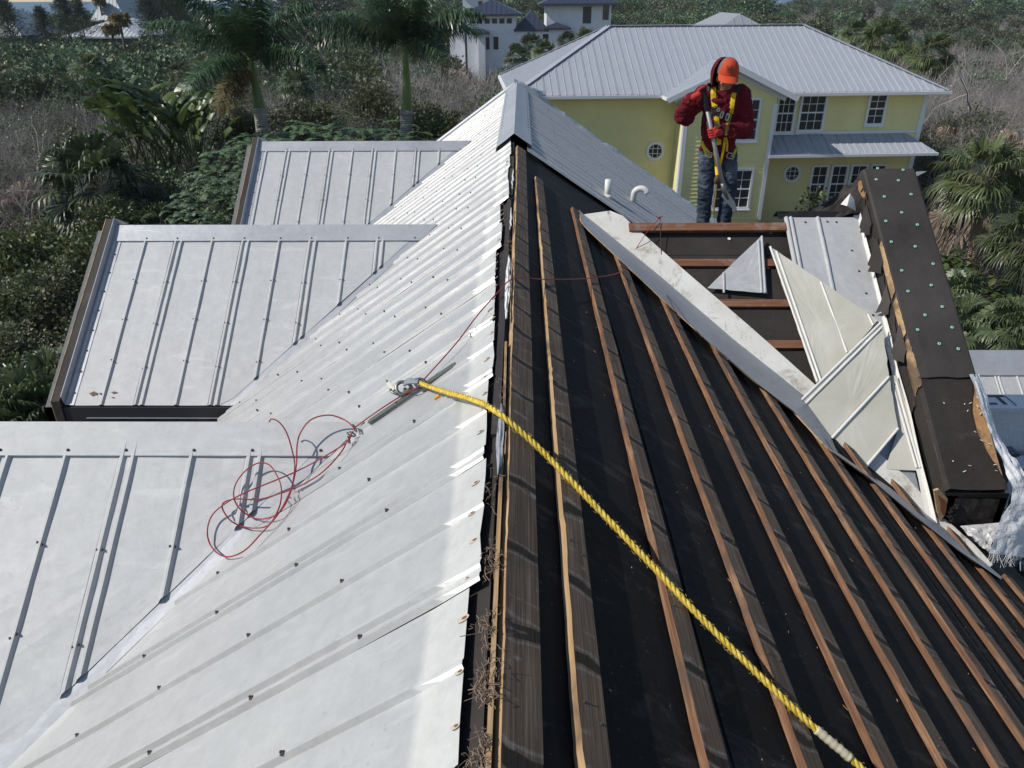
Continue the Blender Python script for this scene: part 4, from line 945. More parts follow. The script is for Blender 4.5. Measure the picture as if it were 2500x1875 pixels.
RIB = RIB_OLD
mb = MB(); zq = .0
mb.sheet([[H(sER, NE, ZE), H(sER, NE+2*BB, ZE)], [H(sRR, NE+BB-.01, ZRG), H(sRR, NE+BB+.01, ZRG)]], (0, 0, -.02))
mb.sheet([[H(sEL, NE+2*BB, ZE), H(sER, NE+2*BB, ZE)], [H(sRL, NE+BB, ZRG), H(sRR, NE+BB, ZRG)]], (0, 0, -.02)); obj('roof_sheet', mb, M_YROOF, yh)
mb = MB()
for p, q in ((H(sEL, NE, ZE), H(sRL, NE+BB, ZRG)), (H(sRL, NE+BB, ZRG), H(sRR, NE+BB, ZRG)), (H(sER, NE, ZE), H(sRR, NE+BB, ZRG)), (H(sEL, NE+2*BB, ZE), H(sRL, NE+BB, ZRG))):
    mb.bar(p+EZ*.035, q+EZ*.035, .26, .02)
obj('hip_cap', mb, M_YROOF, yh)
mb = MB(); mb.box(H((sEL+sER)/2, NE-.06, ZE-.07), ES*((sER-sEL)/2+.12), EN*.06, EZ*.06); mb.box(H(sEL-.06, NE+BB, ZE-.07), ES*.06, EN*BB, EZ*.06); obj('gutter', mb, M_TRIM, yh)
mb = MB(); mb.box(H((sEL+sER)/2, (NE+NW)/2+.02, ZE-.16), ES*((sER-sEL)/2-.05), EN*((NW-NE)/2), EZ*.012); obj('soffit', mb, M_TRIM, yh)
sWL, sWR = sEL+.75, FP(dd(2002, 215), NW)[0]
sBL, sBR = FP(dd(1474, 300), NB)[0], FP(dd(1672, 260), NB)[0]
def wall(s0, s1, n, z0, z1, label=None, course=.168, thick=.25, depth_=None):
    mb = MB(); D_ = depth_ or thick; mb.box(H((s0+s1)/2, n+D_/2, (z0+z1)/2), ES*((s1-s0)/2), EN*(D_/2), EZ*((z1-z0)/2)); w = obj('wall', mb, M_YEL, yh, label=label)
    zb = max(z0, -8.9); nb = int((z1-zb)/course); me = None
    for i in range(nb):
        z = z1-(i+1)*course; mb = MB(); c = H((s0+s1)/2, n, z); hw = (s1-s0)/2
        P = [(-hw, -.028, 0), (hw, -.028, 0), (hw, -.004, course+.012), (-hw, -.004, course+.012), (-hw, .0, 0), (hw, .0, 0), (hw, .0, course+.012), (-hw, .0, course+.012)]
        if me is None:
            mb.add([ES*x+EN*y+EZ*zz_ for x, y, zz_ in P], [(0, 1, 2, 3), (5, 4, 7, 6), (4, 5, 1, 0), (3, 2, 6, 7), (0, 3, 7, 4), (1, 5, 6, 2)]); me = mesh('siding_board', mb, M_YEL)
        o = bpy.data.objects.new('siding_board', me); COL.objects.link(o); o.parent = w; o.location = c-(wloc(yh)-Vector((0, 0, Z0)))
    return w
zsof = ZE-.15
wall(sWL, sBL+.2, NW, -Z0, zsof, 'wide blank left wall with one octagonal window', depth_=2*BB-1.5)
wall(sBR-.2, sWR, NW, -Z0, zsof, 'right wall with paired windows above the porch roof', depth_=2*BB-1.5)
# gable bay
sGL, zGL = FP(dd(1443, 214), NBO); sGR, zGR = FP(dd(1725, 207), NBO); sGA, zGA = FP(dd(1588, 140), NBO)
sGA = (sGL+sGR)/2*.35+sGA*.65; zGE = (zGL+zGR)/2; hwG = (sGR-sGL)/2; sGA = (sGL+sGR)/2; tg = (zGA-zGE)/hwG; PG = math.atan(tg)
mb = MB(); mb.box(H((sBL+sBR)/2, NB+.65, (-Z0+zGE-.1)/2), ES*((sBR-sBL)/2), EN*.65, EZ*((zGE-.1+Z0)/2))
mb.poly([H(sBL, NB+.0, zGE-.11), H(sBR, NB+.0, zGE-.11), H(sGA, NB+.0, zGA-.12)], EN*1.2); bw = obj('wall', mb, M_YEL, yh, label='projecting gabled bay')
me = None; course = .168
for i in range(int((zGA-.2+8.9)/course)):
    z = zGA-.2-(i+1)*course; hw = min((sBR-sBL)/2, max(.1, (zGA-.15-z-course)/tg)); mb = MB()
    P = [(-hw, -.028, 0), (hw, -.028, 0), (hw, -.004, course+.012), (-hw, -.004, course+.012), (-hw, .0, 0), (hw, .0, 0), (hw, .0, course+.012), (-hw, .0, course+.012)]
    mb.add([H((sBL+sBR)/2+x, NB+y, z+q) for x, y, q in P], [(0, 1, 2, 3), (5, 4, 7, 6), (4, 5, 1, 0), (3, 2, 6, 7), (0, 3, 7, 4), (1, 5, 6, 2)]); obj('siding_board', mb, M_YEL, bw)
RIB = [(-.020, 0), (-.011, .022), (.011, .022), (.020, 0)]
for sg in (-1, 1):
    def Sg(a, b, h, sg=sg): return H(sGA+sg*(a*math.cos(PG)+h*math.sin(PG)), b, zGA-a*math.sin(PG)+h*math.cos(PG))
    full = hwG/math.cos(PG); k = 0; b0 = NBO+.045
    while b0 < NE+BB:
        # at depth n the gable ends where the main roof rises past it
        panel(Sg, b0, lambda n: 0, lambda n: min(full, max(.0, (zGA-(ZE+(n-NE)*TP))/math.sin(PG)) if n > NE else full), yh, M_YROOF, can=.001, nr=3, bmin=NBO, bmax=NE+(zGA-ZE)/TP, seed=400+k); b0 += .61; k += 1
RIB = RIB_OLD
mb = MB()
for sg in (-1, 1):
    p, q = H(sGA, NBO-.03, zGA-.02), H(sGA+sg*hwG, NBO-.03, zGE-.02); mb.bar(p+EZ*-.08, q+EZ*-.08, .03, .20, up=EZ)
obj('barge_board', mb, M_TRIM, yh)
mb = MB()
for sg in (-1, 1):
    p, q = H(sGA, NB-.05, zGA-.28), H(sGA+sg*(hwG-.35), NB-.05, zGE-.12); mb.bar(p, q, .04, .22, up=EZ); mb.bar(H(sGA+sg*hwG, NBO, zGE-.05), H(sGA+sg*hwG, NE+.4, zGE-.05), .12, .11)
obj('frieze_board', mb, M_TRIM, yh)
mb = MB()
for s in (sBL+.06, sBR-.06): mb.box(H(s, NB-.035, (zGE-.3-8.9)/2), ES*.085, EN*.035, EZ*((8.9+zGE-.3)/2))
mb.box(H(sBL-.03, NB+.06, (zGE-.3-8.9)/2), ES*.03, EN*.09, EZ*((8.9+zGE-.3)/2))
mb.box(H(sWR-.08, NW-.03, (zsof-8.9)/2), ES*.09, EN*.03, EZ*((8.9+zsof)/2)); mb.box(H(sWR+.02, NW+.05, (zsof-8.9)/2), ES*.03, EN*.09, EZ*((8.9+zsof)/2))
obj('corner_board', mb, M_TRIM, yh)
def window(X0, X1, Y0, Y1, n, cols, rows_, zfix=None, hgt=None, zoom=z3):
    xm, ym = (X0+X1)/2, (Y0+Y1)/2
    s0, s1 = FP(zoom(X0, ym), n)[0], FP(zoom(X1, ym), n)[0]; z1 = FP(zoom(xm, Y0), n)[1]; z0 = FP(zoom(xm, Y1), n)[1]
    if zfix: z1 = zfix
    if hgt: z0 = z1-hgt
    T = .10; w = MB(); cs, cz = (s0+s1)/2, (z0+z1)/2; hs, hz = (s1-s0)/2, (z1-z0)/2; nf = n-.055
    for c, a, b in (((s0+T/2, cz), T/2, hz), ((s1-T/2, cz), T/2, hz)): w.box(H(c[0], nf, c[1]), ES*a, EN*.045, EZ*b)
    for z in (z0+T/2, z1-T/2): w.box(H(cs, nf, z), ES*(hs-T), EN*.045, EZ*(T/2))
    w.box(H(cs, nf-.03, z0-.02), ES*(hs+.04), EN*.06, EZ*.03)
    o = obj('window', w, M_TRIM, yh)
    g = MB(); g.box(H(cs, n-.032, cz), ES*(hs-T), EN*.004, EZ*(hz-T)); obj('pane', g, M_GLASS, o)
    m = MB(); iw, ih = 2*(hs-T), 2*(hz-T)
    for i in range(1, cols): m.box(H(cs-iw/2+iw*i/cols, n-.045, cz), ES*.012, EN*.009, EZ*(ih/2))
    for j in range(1, rows_): m.box(H(cs, n-.045 if j*2 != rows_ else n-.055, cz-ih/2+ih*j/rows_), ES*(iw/2), EN*(.0085 if j*2 != rows_ else .014), EZ*(.012 if j*2 != rows_ else .030))
    obj('glazing_bars', m, M_TRIM, o)
window(718, 838, 556, 800, NW, 3, 4); window(858, 1018, 556, 790, NW, 3, 4); window(1266, 1382, 548, 752, NW, 2, 4)
window(430, 622, 585, 848, NB, 4, 4); window(340, 575, 1010, 1255, NB, 4, 4)
zt = FP(z3(1080, 985), NW)[1]
window(925, 1030, 985, 1150, NW, 2, 4, zt, 1.75); window(1042, 1146, 985, 1150, NW, 2, 4, zt, 1.75); window(1158, 1262, 985, 1150, NW, 2, 4, zt, 1.75); window(1272, 1372, 985, 1150, NW, 2, 4, zt, 1.75)
def octagon(q, n, r):
    p = on(q, EN, n); s, z = p.dot(ES), p.z
    def pg(rr, nn_): return [H(s+rr*math.cos(R_(22.5+45*i)), nn_, z+rr*math.sin(R_(22.5+45*i))) for i in range(8)]
    mb = MB(); a, b = pg(r, n-.06), pg(r*.70, n-.06); a2, b2 = pg(r, n), pg(r*.70, n)
    for i in range(8):
        j = (i+1) % 8; o = len(mb.v); mb.add([a[i], a[j], b[j], b[i]], [(0, 1, 2, 3)]); mb.add([a[i], a2[i], a2[j], a[j]], [(0, 1, 2, 3)]); mb.add([b[i], b[j], b2[j], b2[i]], [(0, 1, 2, 3)])
    o = obj('octagonal_window', mb, M_TRIM, yh)
    g = MB(); g.poly(pg(r*.72, n-.030), EN*.006); obj('pane', g, M_GLASS, o)
    m = MB()
    for q_ in (-.24, .24):
        m.box(H(s+q_*r, n-.042, z), ES*.011, EN*.008, EZ*(r*.66)); m.box(H(s, n-.0425, z+q_*r), ES*(r*.66), EN*.007, EZ*.011)
    obj('glazing_bars', m, M_TRIM, o)
octagon(dd(1415, 326), NW, .44); octagon(z3(820, 1040), NW, .44)
# porch roof along the right wall
zpt = FP(z3(1100, 802), NW)[1]; sp1, zpe = FP(z3(1690, 908), NPE); sp0 = sBR; zpe = (zpe+FP(z3(800, 935), NPE)[1])/2; spt = FP(z3(1500, 790), NW)[0]
LP = math.hypot(NW-NPE, zpt-zpe); AP = math.atan2(zpt-zpe, NW-NPE)
def Sp(a, b, h): return H(b, NW-a*math.cos(AP)-h*math.sin(AP), zpt-a*math.sin(AP)+h*math.cos(AP))
RIB = [(-.020, 0), (-.011, .022), (.011, .022), (.020, 0)]
b0 = sp0-.3; k = 0
while b0 < sp1: panel(Sp, b0, lambda s: max(.0, (s-spt)/(sp1-spt))*LP, lambda s: LP, yh, M_YROOF, can=.001, nr=3, bmin=sp0+.01, bmax=sp1-.02, seed=430+k); b0 += .61; k += 1
RIB = RIB_OLD
mb = MB(); mb.sheet([[H(spt, NW, zpt+.01), H(sp1, NPE, zpe+.01)], [H(spt, NW+1.5, zpt+.01), H(sp1, NW+1.5, zpe+.01)]], (0, 0, -.02)); obj('roof_sheet', mb, M_YROOF, yh)
mb = MB(); mb.box(H((sp0+sp1)/2, NPE-.05, zpe-.06), ES*((sp1-sp0)/2+.05), EN*.05, EZ*.055); mb.box(H((sp0+sWR)/2, NW-.02, zpt+.06), ES*((sWR-sp0)/2), EN*.02, EZ*.06); obj('gutter', mb, M_TRIM, yh)
mb = MB(); mb.box(H((sp0+sp1)/2, (NPE+NW)/2, zpe-.10), ES*((sp1-sp0)/2-.05), EN*((NW-NPE)/2-.05), EZ*.01); obj('soffit', mb, M_TRIM, yh)
# ------------------------------------------------------------------ houses further off
M_HWALL = mat('white_stucco', (.74, .75, .78), .85, 0, .2, sidingmat((.74, .75, .78))); M_NAVY = mat('navy_metal_roof', (.055, .065, .10), .4, .3)
def hip(mb, x0, x1, y0, y1, z, h, over=.6, seams=None, ax='x'):
    x0 -= over; x1 += over; y0 -= over; y1 += over; w = min(x1-x0, y1-y0)/2
    if x1-x0 >= y1-y0: r = [Vector((x0+w, (y0+y1)/2, z+h)), Vector((x1-w, (y0+y1)/2, z+h))]; F = [(0, 1, 5, 4), (1, 2, 5), (2, 3, 4, 5), (3, 0, 4)]
    else: r = [Vector(((x0+x1)/2, y0+w, z+h)), Vector(((x0+x1)/2, y1-w, z+h))]; F = [(0, 1, 4), (1, 2, 5, 4), (2, 3, 5), (3, 0, 4, 5)]
    c = [Vector(p) for p in ((x0, y0, z), (x1, y0, z), (x1, y1, z), (x0, y1, z))]
    mb.add(c+r, F+[(3, 2, 1, 0)])
    mb.bx(x0, x1, y0-.02, y0+.02, z-.22, z-.01); mb.bx(x0-.02, x0+.02, y0, y1, z-.22, z-.01)
    return x0, x1, y0, r
def farhouse(name, label, y, blocks, m_wall, m_roof, wins, seam=.6):
    t = thing(name, label, 'house', (blocks[0][0], y, -Z0))
    for (x0, x1, yo, dep, zt_, hr, ov) in blocks:
        mb = MB(); mb.bx(x0, x1, y+yo, y+yo+dep, -Z0, zt_); obj('wall', mb, m_wall, t)
        mb = MB(); X0, X1, Y0, r = hip(mb, x0, x1, y+yo, y+yo+dep, zt_+.2, hr, ov); rf = obj('roof', mb, m_roof, t)
        mb = MB(); n = int((X1-X0)/seam); zz_ = zt_+.2; dpt = dep/2+ov; ym = Y0
        for i in range(1, n):
            x = X0+(X1-X0)*i/n; reach = min(1, (x-X0)/dpt, (X1-x)/dpt) if X1-X0 >= dep+2*ov else min(1, (x-X0)/((X1-X0)/2), (X1-x)/((X1-X0)/2))
            D_ = dpt if X1-X0 >= dep+2*ov else (X1-X0)/2
            mb.bar((x, Y0+.02, zz_+.03), (x, Y0+D_*reach, zz_+hr*reach+.03), .05, .05)
        if n > 1: obj('seams', mb, m_roof, rf)
    for (x0, x1, z0, z1, yo, m) in wins:
        mb = MB(); mb.bx(x0-.08, x1+.08, y+yo-.06, y+yo-.01, z0-.08, z1+.08); o = obj('window', mb, M_TRIM, t)
        mb = MB(); mb.bx(x0, x1, y+yo-.08, y+yo-.062, z0, z1); obj('pane', mb, m, o)
    return t
def zW(X, Y, y): p = YP((1000+X*.27125, Y*.27125), y); return p.x, p.z
yW = 105; X_ = lambda X: zW(X, 200, yW)[0]; Zz = lambda Y: zW(800, Y, yW)[1]
wl = [(X_(542+i*66.5), X_(588+i*66.5), Zz(212), Zz(165), 0, M_GLASS) for i in range(6)]
wl += [(X_(685), X_(716), Zz(445), Zz(335), 0, M_GLASS), (X_(752), X_(797), Zz(445), Zz(330), 0, M_GLASS), (X_(1120), X_(1170), Zz(362), Zz(318), -.0, M_GLASS), (X_(1200), X_(1252), Zz(380), Zz(308), -.0, M_GLASS), (X_(1572), X_(1650), Zz(222), Zz(66), 3, M_SHADE), (X_(1755), X_(1812), Zz(190), Zz(55), 3, M_GLASS)]
farhouse('white_house', 'large white stucco house with navy roofs and a row of six small square windows', yW,
         [(X_(512), X_(958), 0, 9, Zz(140), 1.6, .7), (X_(1240), X_(1835), 3, 12, Zz(52), 2.0, 1.0), (X_(958), X_(1236), .0, 7, Zz(282), 2.2, .25), (X_(1236), X_(1425), -.02, 3, Zz(268), .6, .4), (X_(620), X_(680), -1.5, 1.4, Zz(300), .4, .6), (X_(330), X_(470), 4, 7, Zz(222), 1.2, .6)], M_HWALL, M_NAVY, wl)
M_CWALL = mat('drab_cottage_wall', (.16, .15, .13), .9); M_PALE = mat('pale_metal_roof', (.62, .64, .64), .45, .3); M_GREYR = mat('grey_roof', (.35, .37, .39), .5, .3)
def zA(X, Y, y): p = YP((X*.20344, Y*.20344), y); return p.x, p.z
y = 112; x0, z0 = zA(800, 440, y); x1, _ = zA(1640, 440, y); zr_ = zA(1250, 230, y+8)[1]
farhouse('cottage', 'low house with a pale metal roof sunk among dark trees near the sea', y, [(x0, x1, 0, 15, z0-.2, zr_-z0+.1, .6)], M_CWALL, M_PALE, [])
y = 150; x0, z0 = zA(1130, 200, y); x1, _ = zA(1480, 200, y)
farhouse('cottage', 'house with a dull grey roof just behind the pale roofed one', y, [(x0, x1, 0, 14, z0-.8, 5, .6)], M_CWALL, M_GREYR, [])
y = 105; x0, z0 = zA(-300, 430, y); x1, _ = zA(240, 430, y)
farhouse('cottage', 'house at the far left border with a grey blue hip roof', y, [(x0, x1, 0, 9, z0-.2, 3.0, .6)], M_CWALL, M_GREYR, [])
y = 180; x0, z0 = zA(2010, 200, y); x1, z1 = zA(2110, 95, y)
farhouse('beach_hut', 'small tan house with a dark arched opening near the shore', y, [(x0, x1, 0, 6, z1, 1.5, .3)], mat('tan_stucco', (.42, .27, .16), .8), mat('tan_roof', (.30, .2, .14), .8), [(x0+1.4, x1-1.2, z0+.3, z1-.4, 0, M_GLASS)])
p = YP(z3(365, 143), 62); q = YP(z3(690, 143), 62); pz = YP(z3(500, 86), 66).z
farhouse('cottage', 'house showing only its grey roof top above the yellow house ridge', 62, [(p.x+.6, q.x-.6, 0, 9, p.z-.6, pz-p.z+.5, .5)], M_HWALL, M_GREYR, [])
y = 170; p = YP((1130, 22), y); q = YP((1190, 22), y); z1 = YP((1160, -14), y).z
farhouse('white_villa', 'tall white villa with one dark window at the top edge between the palms', y, [(p.x, q.x, 0, 8, z1, 2, .5)], M_HWALL, M_GREYR, [(YP((1168, 10), y).x, YP((1178, 10), y).x, YP((1168, 15), y).z, YP((1168, 2), y).z, 0, M_GLASS)])
# ------------------------------------------------------------------ ground, sea
def groundb(t, b):
    c = ramp(t, nz(t, wpos(t), .35, 6, .65), [(.3, (.035, .032, .022)), (.5, (.075, .066, .045)), (.7, (.13, .115, .085))]); t.links.new(c, b.inputs['Base Color'])
mb = MB(); xs = np.linspace(-500, 500, 41); ys = np.concatenate([np.linspace(-60, 60, 13), np.linspace(80, 230, 9), np.linspace(250, 800, 12)])
mb.grid([[Vector((x, y, -Z0+.25*fbm(x*.05, y*.05)-(2.5 if y > 245 and x < -.28*y else 0))) for x in xs] for y in ys][::-1])
obj('ground', mb, mat('leaf_litter_ground', (.06, .05, .03), .95, 0, .2, groundb), None, base=(0, 0, -Z0), kind='structure')
def seab(t, b):
    bump(t, b, nz(t, wpos(t, (.25, .6, .25)), 1, 4), .3, .2)
mb = MB(); mb.grid([[(-9000, 8000, -Z0-.6), (9000, 8000, -Z0-.6)], [(-9000, 230, -Z0-.6), (9000, 230, -Z0-.6)]])
obj('sea', mb, mat('sea_water', (.018, .075, .16), .35, 0, .3, seab), None, base=(0, 230, -Z0-.6), kind='structure')
p = ZP(dd(172, 640), -Z0+.02); mb = MB(); mb.sheet([[(p.x-2.5, p.y-3, p.z), (p.x+5, p.y-3, p.z)], [(p.x-2.5, p.y+1.5, p.z), (p.x+5, p.y+1.5, p.z)]], (0, 0, -.1))
obj('path', mb, mat('sandy_paving', (.36, .30, .24), .9, 0, .3, sidingmat((.36, .30, .24))), None, kind='structure')
# ------------------------------------------------------------------ plant materials
def leafmat(name, dark, mid, light, trans=.25, rough=.5, spec=.4):
    m = bpy.data.materials.new(name); m.use_nodes = True; t = m.node_tree; b = t.nodes['Principled BSDF']
    g = N(t, 'ShaderNodeNewGeometry'); oi = N(t, 'ShaderNodeObjectInfo')
    c = ramp(t, g.outputs['Random Per Island'], [(.05, dark), (.5, mid), (.95, light)])
    v = nz(t, wpos(t), .22, 3); c = mix(t, .55, c, ramp(t, v, [(.35, g3(.55)), (.65, g3(1.25))]), 'MULTIPLY')
    hs = N(t, 'ShaderNodeHueSaturation'); mr = N(t, 'ShaderNodeMapRange'); mr.inputs[3].default_value = .72; mr.inputs[4].default_value = 1.25
    t.links.new(oi.outputs['Random'], mr.inputs[0]); t.links.new(mr.outputs[0], hs.inputs['Value']); t.links.new(c, hs.inputs['Color'])
    t.links.new(hs.outputs[0], b.inputs['Base Color']); b.inputs['Roughness'].default_value = rough; b.inputs['Specular IOR Level'].default_value = spec
    if trans:
        tr = N(t, 'ShaderNodeBsdfTranslucent'); t.links.new(hs.outputs[0], tr.inputs[0]); ms = N(t, 'ShaderNodeMixShader'); ms.inputs[0].default_value = trans
        t.links.new(b.outputs[0], ms.inputs[1]); t.links.new(tr.outputs[0], ms.inputs[2]); t.links.new(ms.outputs[0], t.nodes['Material Output'].inputs[0])
    return m
L_OLIVE = leafmat('olive_leaf', (.060, .072, .034), (.112, .128, .066), (.20, .205, .115))
L_GREEN = leafmat('green_leaf', (.045, .060, .020), (.085, .110, .036), (.15, .175, .070))
L_DARK = leafmat('dark_leaf', (00.049, 00.086, 00.049), (00.092, 00.153, 00.079), (00.184, 00.261, 00.128), .15)
L_PINE = leafmat('sea_pine_needle', (00.043, 00.062, 00.039), (00.078, 00.108, 00.066), (00.137, 00.166, 00.108), .1)
L_ROYAL = leafmat('royal_palm_leaf', (0.034, 0.071, 0.034), (0.067, 0.127, 0.060), (0.127, 0.196, 0.103), .2, .32, .5)
L_SABAL = leafmat('fan_palm_leaf', (00.063, 00.083, 00.032), (00.108, 00.136, 00.053), (00.177, 00.209, 00.095), .2, .4, .45)
L_SABALD = leafmat('dark_fan_palm_leaf', (00.055, 00.082, 00.041), (00.100, 00.136, 00.063), (00.182, 00.219, 00.109), .2, .4, .45)
L_BAN = leafmat('paddle_leaf', (00.050, 00.083, 00.024), (00.083, 00.132, 00.037), (00.138, 00.187, 00.061), .3, .35, .45)
L_GRAPE = leafmat('round_leaf', (0.055, 0.085, 0.022), (0.095, 0.140, 0.035), (0.160, 0.210, 0.060), .3, .4, .4)
L_DEADF = leafmat('dead_frond', (0.196, 0.138, 0.098), (0.310, 0.236, 0.178), (0.460, 0.368, 0.299), .15, .8, .2)
L_YELF = leafmat('drying_frond', (0.100, 0.075, 0.020), (0.170, 0.130, 0.040), (0.240, 0.200, 0.080), .2, .6, .3)
W_DEAD = leafmat('bare_grey_twig', (.19, .172, .155), (.31, .288, .262), (.47, .44, .41), 0, .9, .2)
W_BARK = leafmat('brown_bark', (0.090, 0.070, 0.055), (0.130, 0.105, 0.085), (0.180, 0.150, 0.120), 0, .9, .2)
def ringbark(base, scale):
    def f(t, b):
        wv = N(t, 'ShaderNodeTexWave', wave_type='BANDS', bands_direction='Z'); wv.inputs['Scale'].default_value = scale; wv.inputs['Distortion'].default_value = 2.5; wv.inputs['Detail'].default_value = 3
        t.links.new(wpos(t), wv.inputs['Vector']); c = ramp(t, wv.outputs['Fac'], [(.1, tuple(x*.6 for x in base)), (.4, base), (.9, tuple(x*1.2 for x in base))])
        c = mix(t, .4, c, ramp(t, nz(t, wpos(t), 3, 4), [(.3, tuple(x*.6 for x in base)), (.7, tuple(x*1.3 for x in base))])); t.links.new(c, b.inputs['Base Color']); bump(t, b, wv.outputs['Fac'], .5, .03)
    return f
B_ROYAL = mat('royal_palm_bark', (.33, .31, .29), .85, 0, .2, ringbark((.33, .31, .285), 4.0)); B_SABAL = mat('fan_palm_bark', (.25, .17, .12), .9, 0, .2, ringbark((.26, .185, .135), 5))
B_SHAFT = mat('green_crownshaft', (.13, .19, .05), .45, 0, .4, sidingmat((.12, .18, .05)))
# ------------------------------------------------------------------ plant meshes (local coordinates, foot at the origin)
class Q:                                                            # fast builder for many small faces
    def __init__(s): s.v = []; s.f = []; s.n = 0
    def strips(s, V, F):                                            # V (n,k,3), F face list over k
        n, k = V.shape[:2]; s.v.append(V.reshape(-1, 3)); F = np.array(F)
        s.f.append((F[None]+(s.n+np.arange(n)*k)[:, None, None]).reshape(-1, F.shape[1])); s.n += n*k
    def mesh(s, name, m, smooth=False):
        V = np.concatenate(s.v); F = np.concatenate(s.f); me = bpy.data.meshes.new(name); nf, k = F.shape
        me.vertices.add(len(V)); me.vertices.foreach_set('co', V.astype(np.float32).ravel()); me.loops.add(nf*k); me.loops.foreach_set('vertex_index', F.astype(np.int32).ravel())
        me.polygons.add(nf); me.polygons.foreach_set('loop_start', np.arange(0, nf*k, k, dtype=np.int32)); me.polygons.foreach_set('loop_total', np.full(nf, k, dtype=np.int32))
        if smooth: me.polygons.foreach_set('use_smooth', np.ones(nf, dtype=bool))
        me.materials.append(m); me.update(calc_edges=True); me.validate(); return me
def unit(a): return a/np.maximum(np.linalg.norm(a, axis=-1, keepdims=True), 1e-9)
def leaves(q, C, D, up, L, W, fold=.25):                            # folded four-sided leaves at C pointing along D
    n = len(C); D = unit(D); S = unit(np.cross(D, up)); U = np.cross(S, D); L = np.broadcast_to(L, (n,))[:, None]; W = np.broadcast_to(W, (n,))[:, None]
    V = np.stack([C, C+D*L*.45+S*W+U*W*fold, C+D*L, C+D*L*.45-S*W+U*W*fold], 1); q.strips(V, [(0, 1, 2, 3)])
def crown_mesh(name, m, rng, rad, hgt, nclump, per, ls, base=.35, clump_r=.5, wide=.42, droop=.0):
    q = Q(); u = unit(rng.normal(size=(nclump, 3))); r = rng.random(nclump)**.45
    u[:, 2] = np.where(rng.random(nclump) < .75, np.abs(u[:, 2]), u[:, 2])
    lump = 1+.28*np.sin(u[:, 0]*5+rng.random()*6)*np.cos(u[:, 1]*4+rng.random()*6)
    C = u*r[:, None]*lump[:, None]*np.array([rad, rad, hgt*(1-base)*.55]); C[:, 2] += hgt*(base+(1-base)*.42)
    cr_ = clump_r*(.6+.8*rng.random(nclump)); P = np.repeat(C, per, 0)+rng.normal(size=(nclump*per, 3))*np.repeat(cr_, per)[:, None]*np.array([.55, .55, .38])
    out = P-np.repeat(C, per, 0)+rng.normal(size=P.shape)*.35*clump_r+np.array([0, 0, .35*clump_r-droop])
    leaves(q, P, out, unit(rng.normal(size=P.shape)+np.array([0, 0, 1.2])), ls*(.6+.8*rng.random(len(P))), ls*wide*(.7+.6*rng.random(len(P))))
    return q.mesh(name, m)
def twig_paths(rng, n, hgt, rad, spread=.5, levels=2, bend=.25):
    out = []
    def grow(p, d, L, r, lev):
        k = 4; P = [p]; rs = [r]
        for i in range(k):
            d = d+rng.normal(size=3)*bend*.5; d /= np.linalg.norm(d); p = p+d*L/k; P.append(p); rs.append(r*(1-.7*(i+1)/k))
        out.append((np.array(P), rs))
        if lev > 0:
            for _ in range(rng.integers(2, 5)):
                i = rng.integers(1, k+1); dd_ = d*.5+rng.normal(size=3)*spread+np.array([0, 0, .25]); grow(P[i], dd_/np.linalg.norm(dd_), L*rng.uniform(.4, .7), rs[i]*.7, lev-1)
    for _ in range(n):
        a = rng.random()*6.28; b = rng.random()**.5*rad; d = np.array([math.cos(a)*.35, math.sin(a)*.35, 1])+rng.normal(size=3)*.25
        grow(np.array([math.cos(a)*b, math.sin(a)*b, 0]), d/np.linalg.norm(d), hgt*rng.uniform(.45, .8), .022*rng.uniform(.6, 1.5), levels)
    return out
def twigs_into(q, paths, sc=1.):
    for P, rs in paths:
        k = len(P); V = np.zeros((k, 3, 3))
        for i in range(k):
            t = P[min(i+1, k-1)]-P[max(i-1, 0)]; t /= np.linalg.norm(t)+1e-9; a = np.array([1., 0, 0]) if abs(t[0]) < .8 else np.array([0, 1., 0]); u = np.cross(t, a); u /= np.linalg.norm(u); w = np.cross(t, u)
            for j in range(3): V[i, j] = P[i]+(u*math.cos(2.094*j)+w*math.sin(2.094*j))*rs[i]*sc
        F = [(i*3+j, i*3+(j+1) % 3, (i+1)*3+(j+1) % 3, (i+1)*3+j) for i in range(k-1) for j in range(3)]
        q.strips(V.reshape(1, -1, 3), F)
def twig_mesh(name, rng, n, hgt, rad, sc=1., m=None, **k):
    q = Q(); twigs_into(q, twig_paths(rng, n, hgt, rad, **k), sc); return q.mesh(name, m or W_DEAD)
def fan_into(q, rng, org, D, up, R, nseg=22, ang=250, droop=.35, w=.05, fold=0):
    D = D/np.linalg.norm(D); S = np.cross(D, up); S /= np.linalg.norm(S); U = np.cross(S, D)
    A = np.radians(np.linspace(-ang/2, ang/2, nseg))+rng.normal(size=nseg)*.03; d = np.cos(A)[:, None]*D+np.sin(A)[:, None]*S+U*.12
    LL = R*(.72+.28*np.cos(A*.55))*(.9+.2*rng.random(nseg)); s = -np.sin(A)[:, None]*D+np.cos(A)[:, None]*S
    g = np.array([0, 0, -1.]); P0 = np.repeat(org[None], nseg, 0); P1 = P0+d*LL[:, None]*.55; dz = droop*(.6+.8*rng.random(nseg))
    P2 = P1+(d*.8+g*dz[:, None])*LL[:, None]*.28; P3 = P2+(d*.45+g*dz[:, None]*2.0)*LL[:, None]*.28; W = (w*(.8+.4*rng.random(nseg)))[:, None]
    V = np.stack([P0-s*W*.15, P0+s*W*.15, P1+s*W, P1-s*W, P2+s*W*.6, P2-s*W*.6, P3+s*W*.06, P3-s*W*.06], 1); q.strips(V, [(0, 1, 2, 3), (3, 2, 4, 5), (5, 4, 6, 7)])
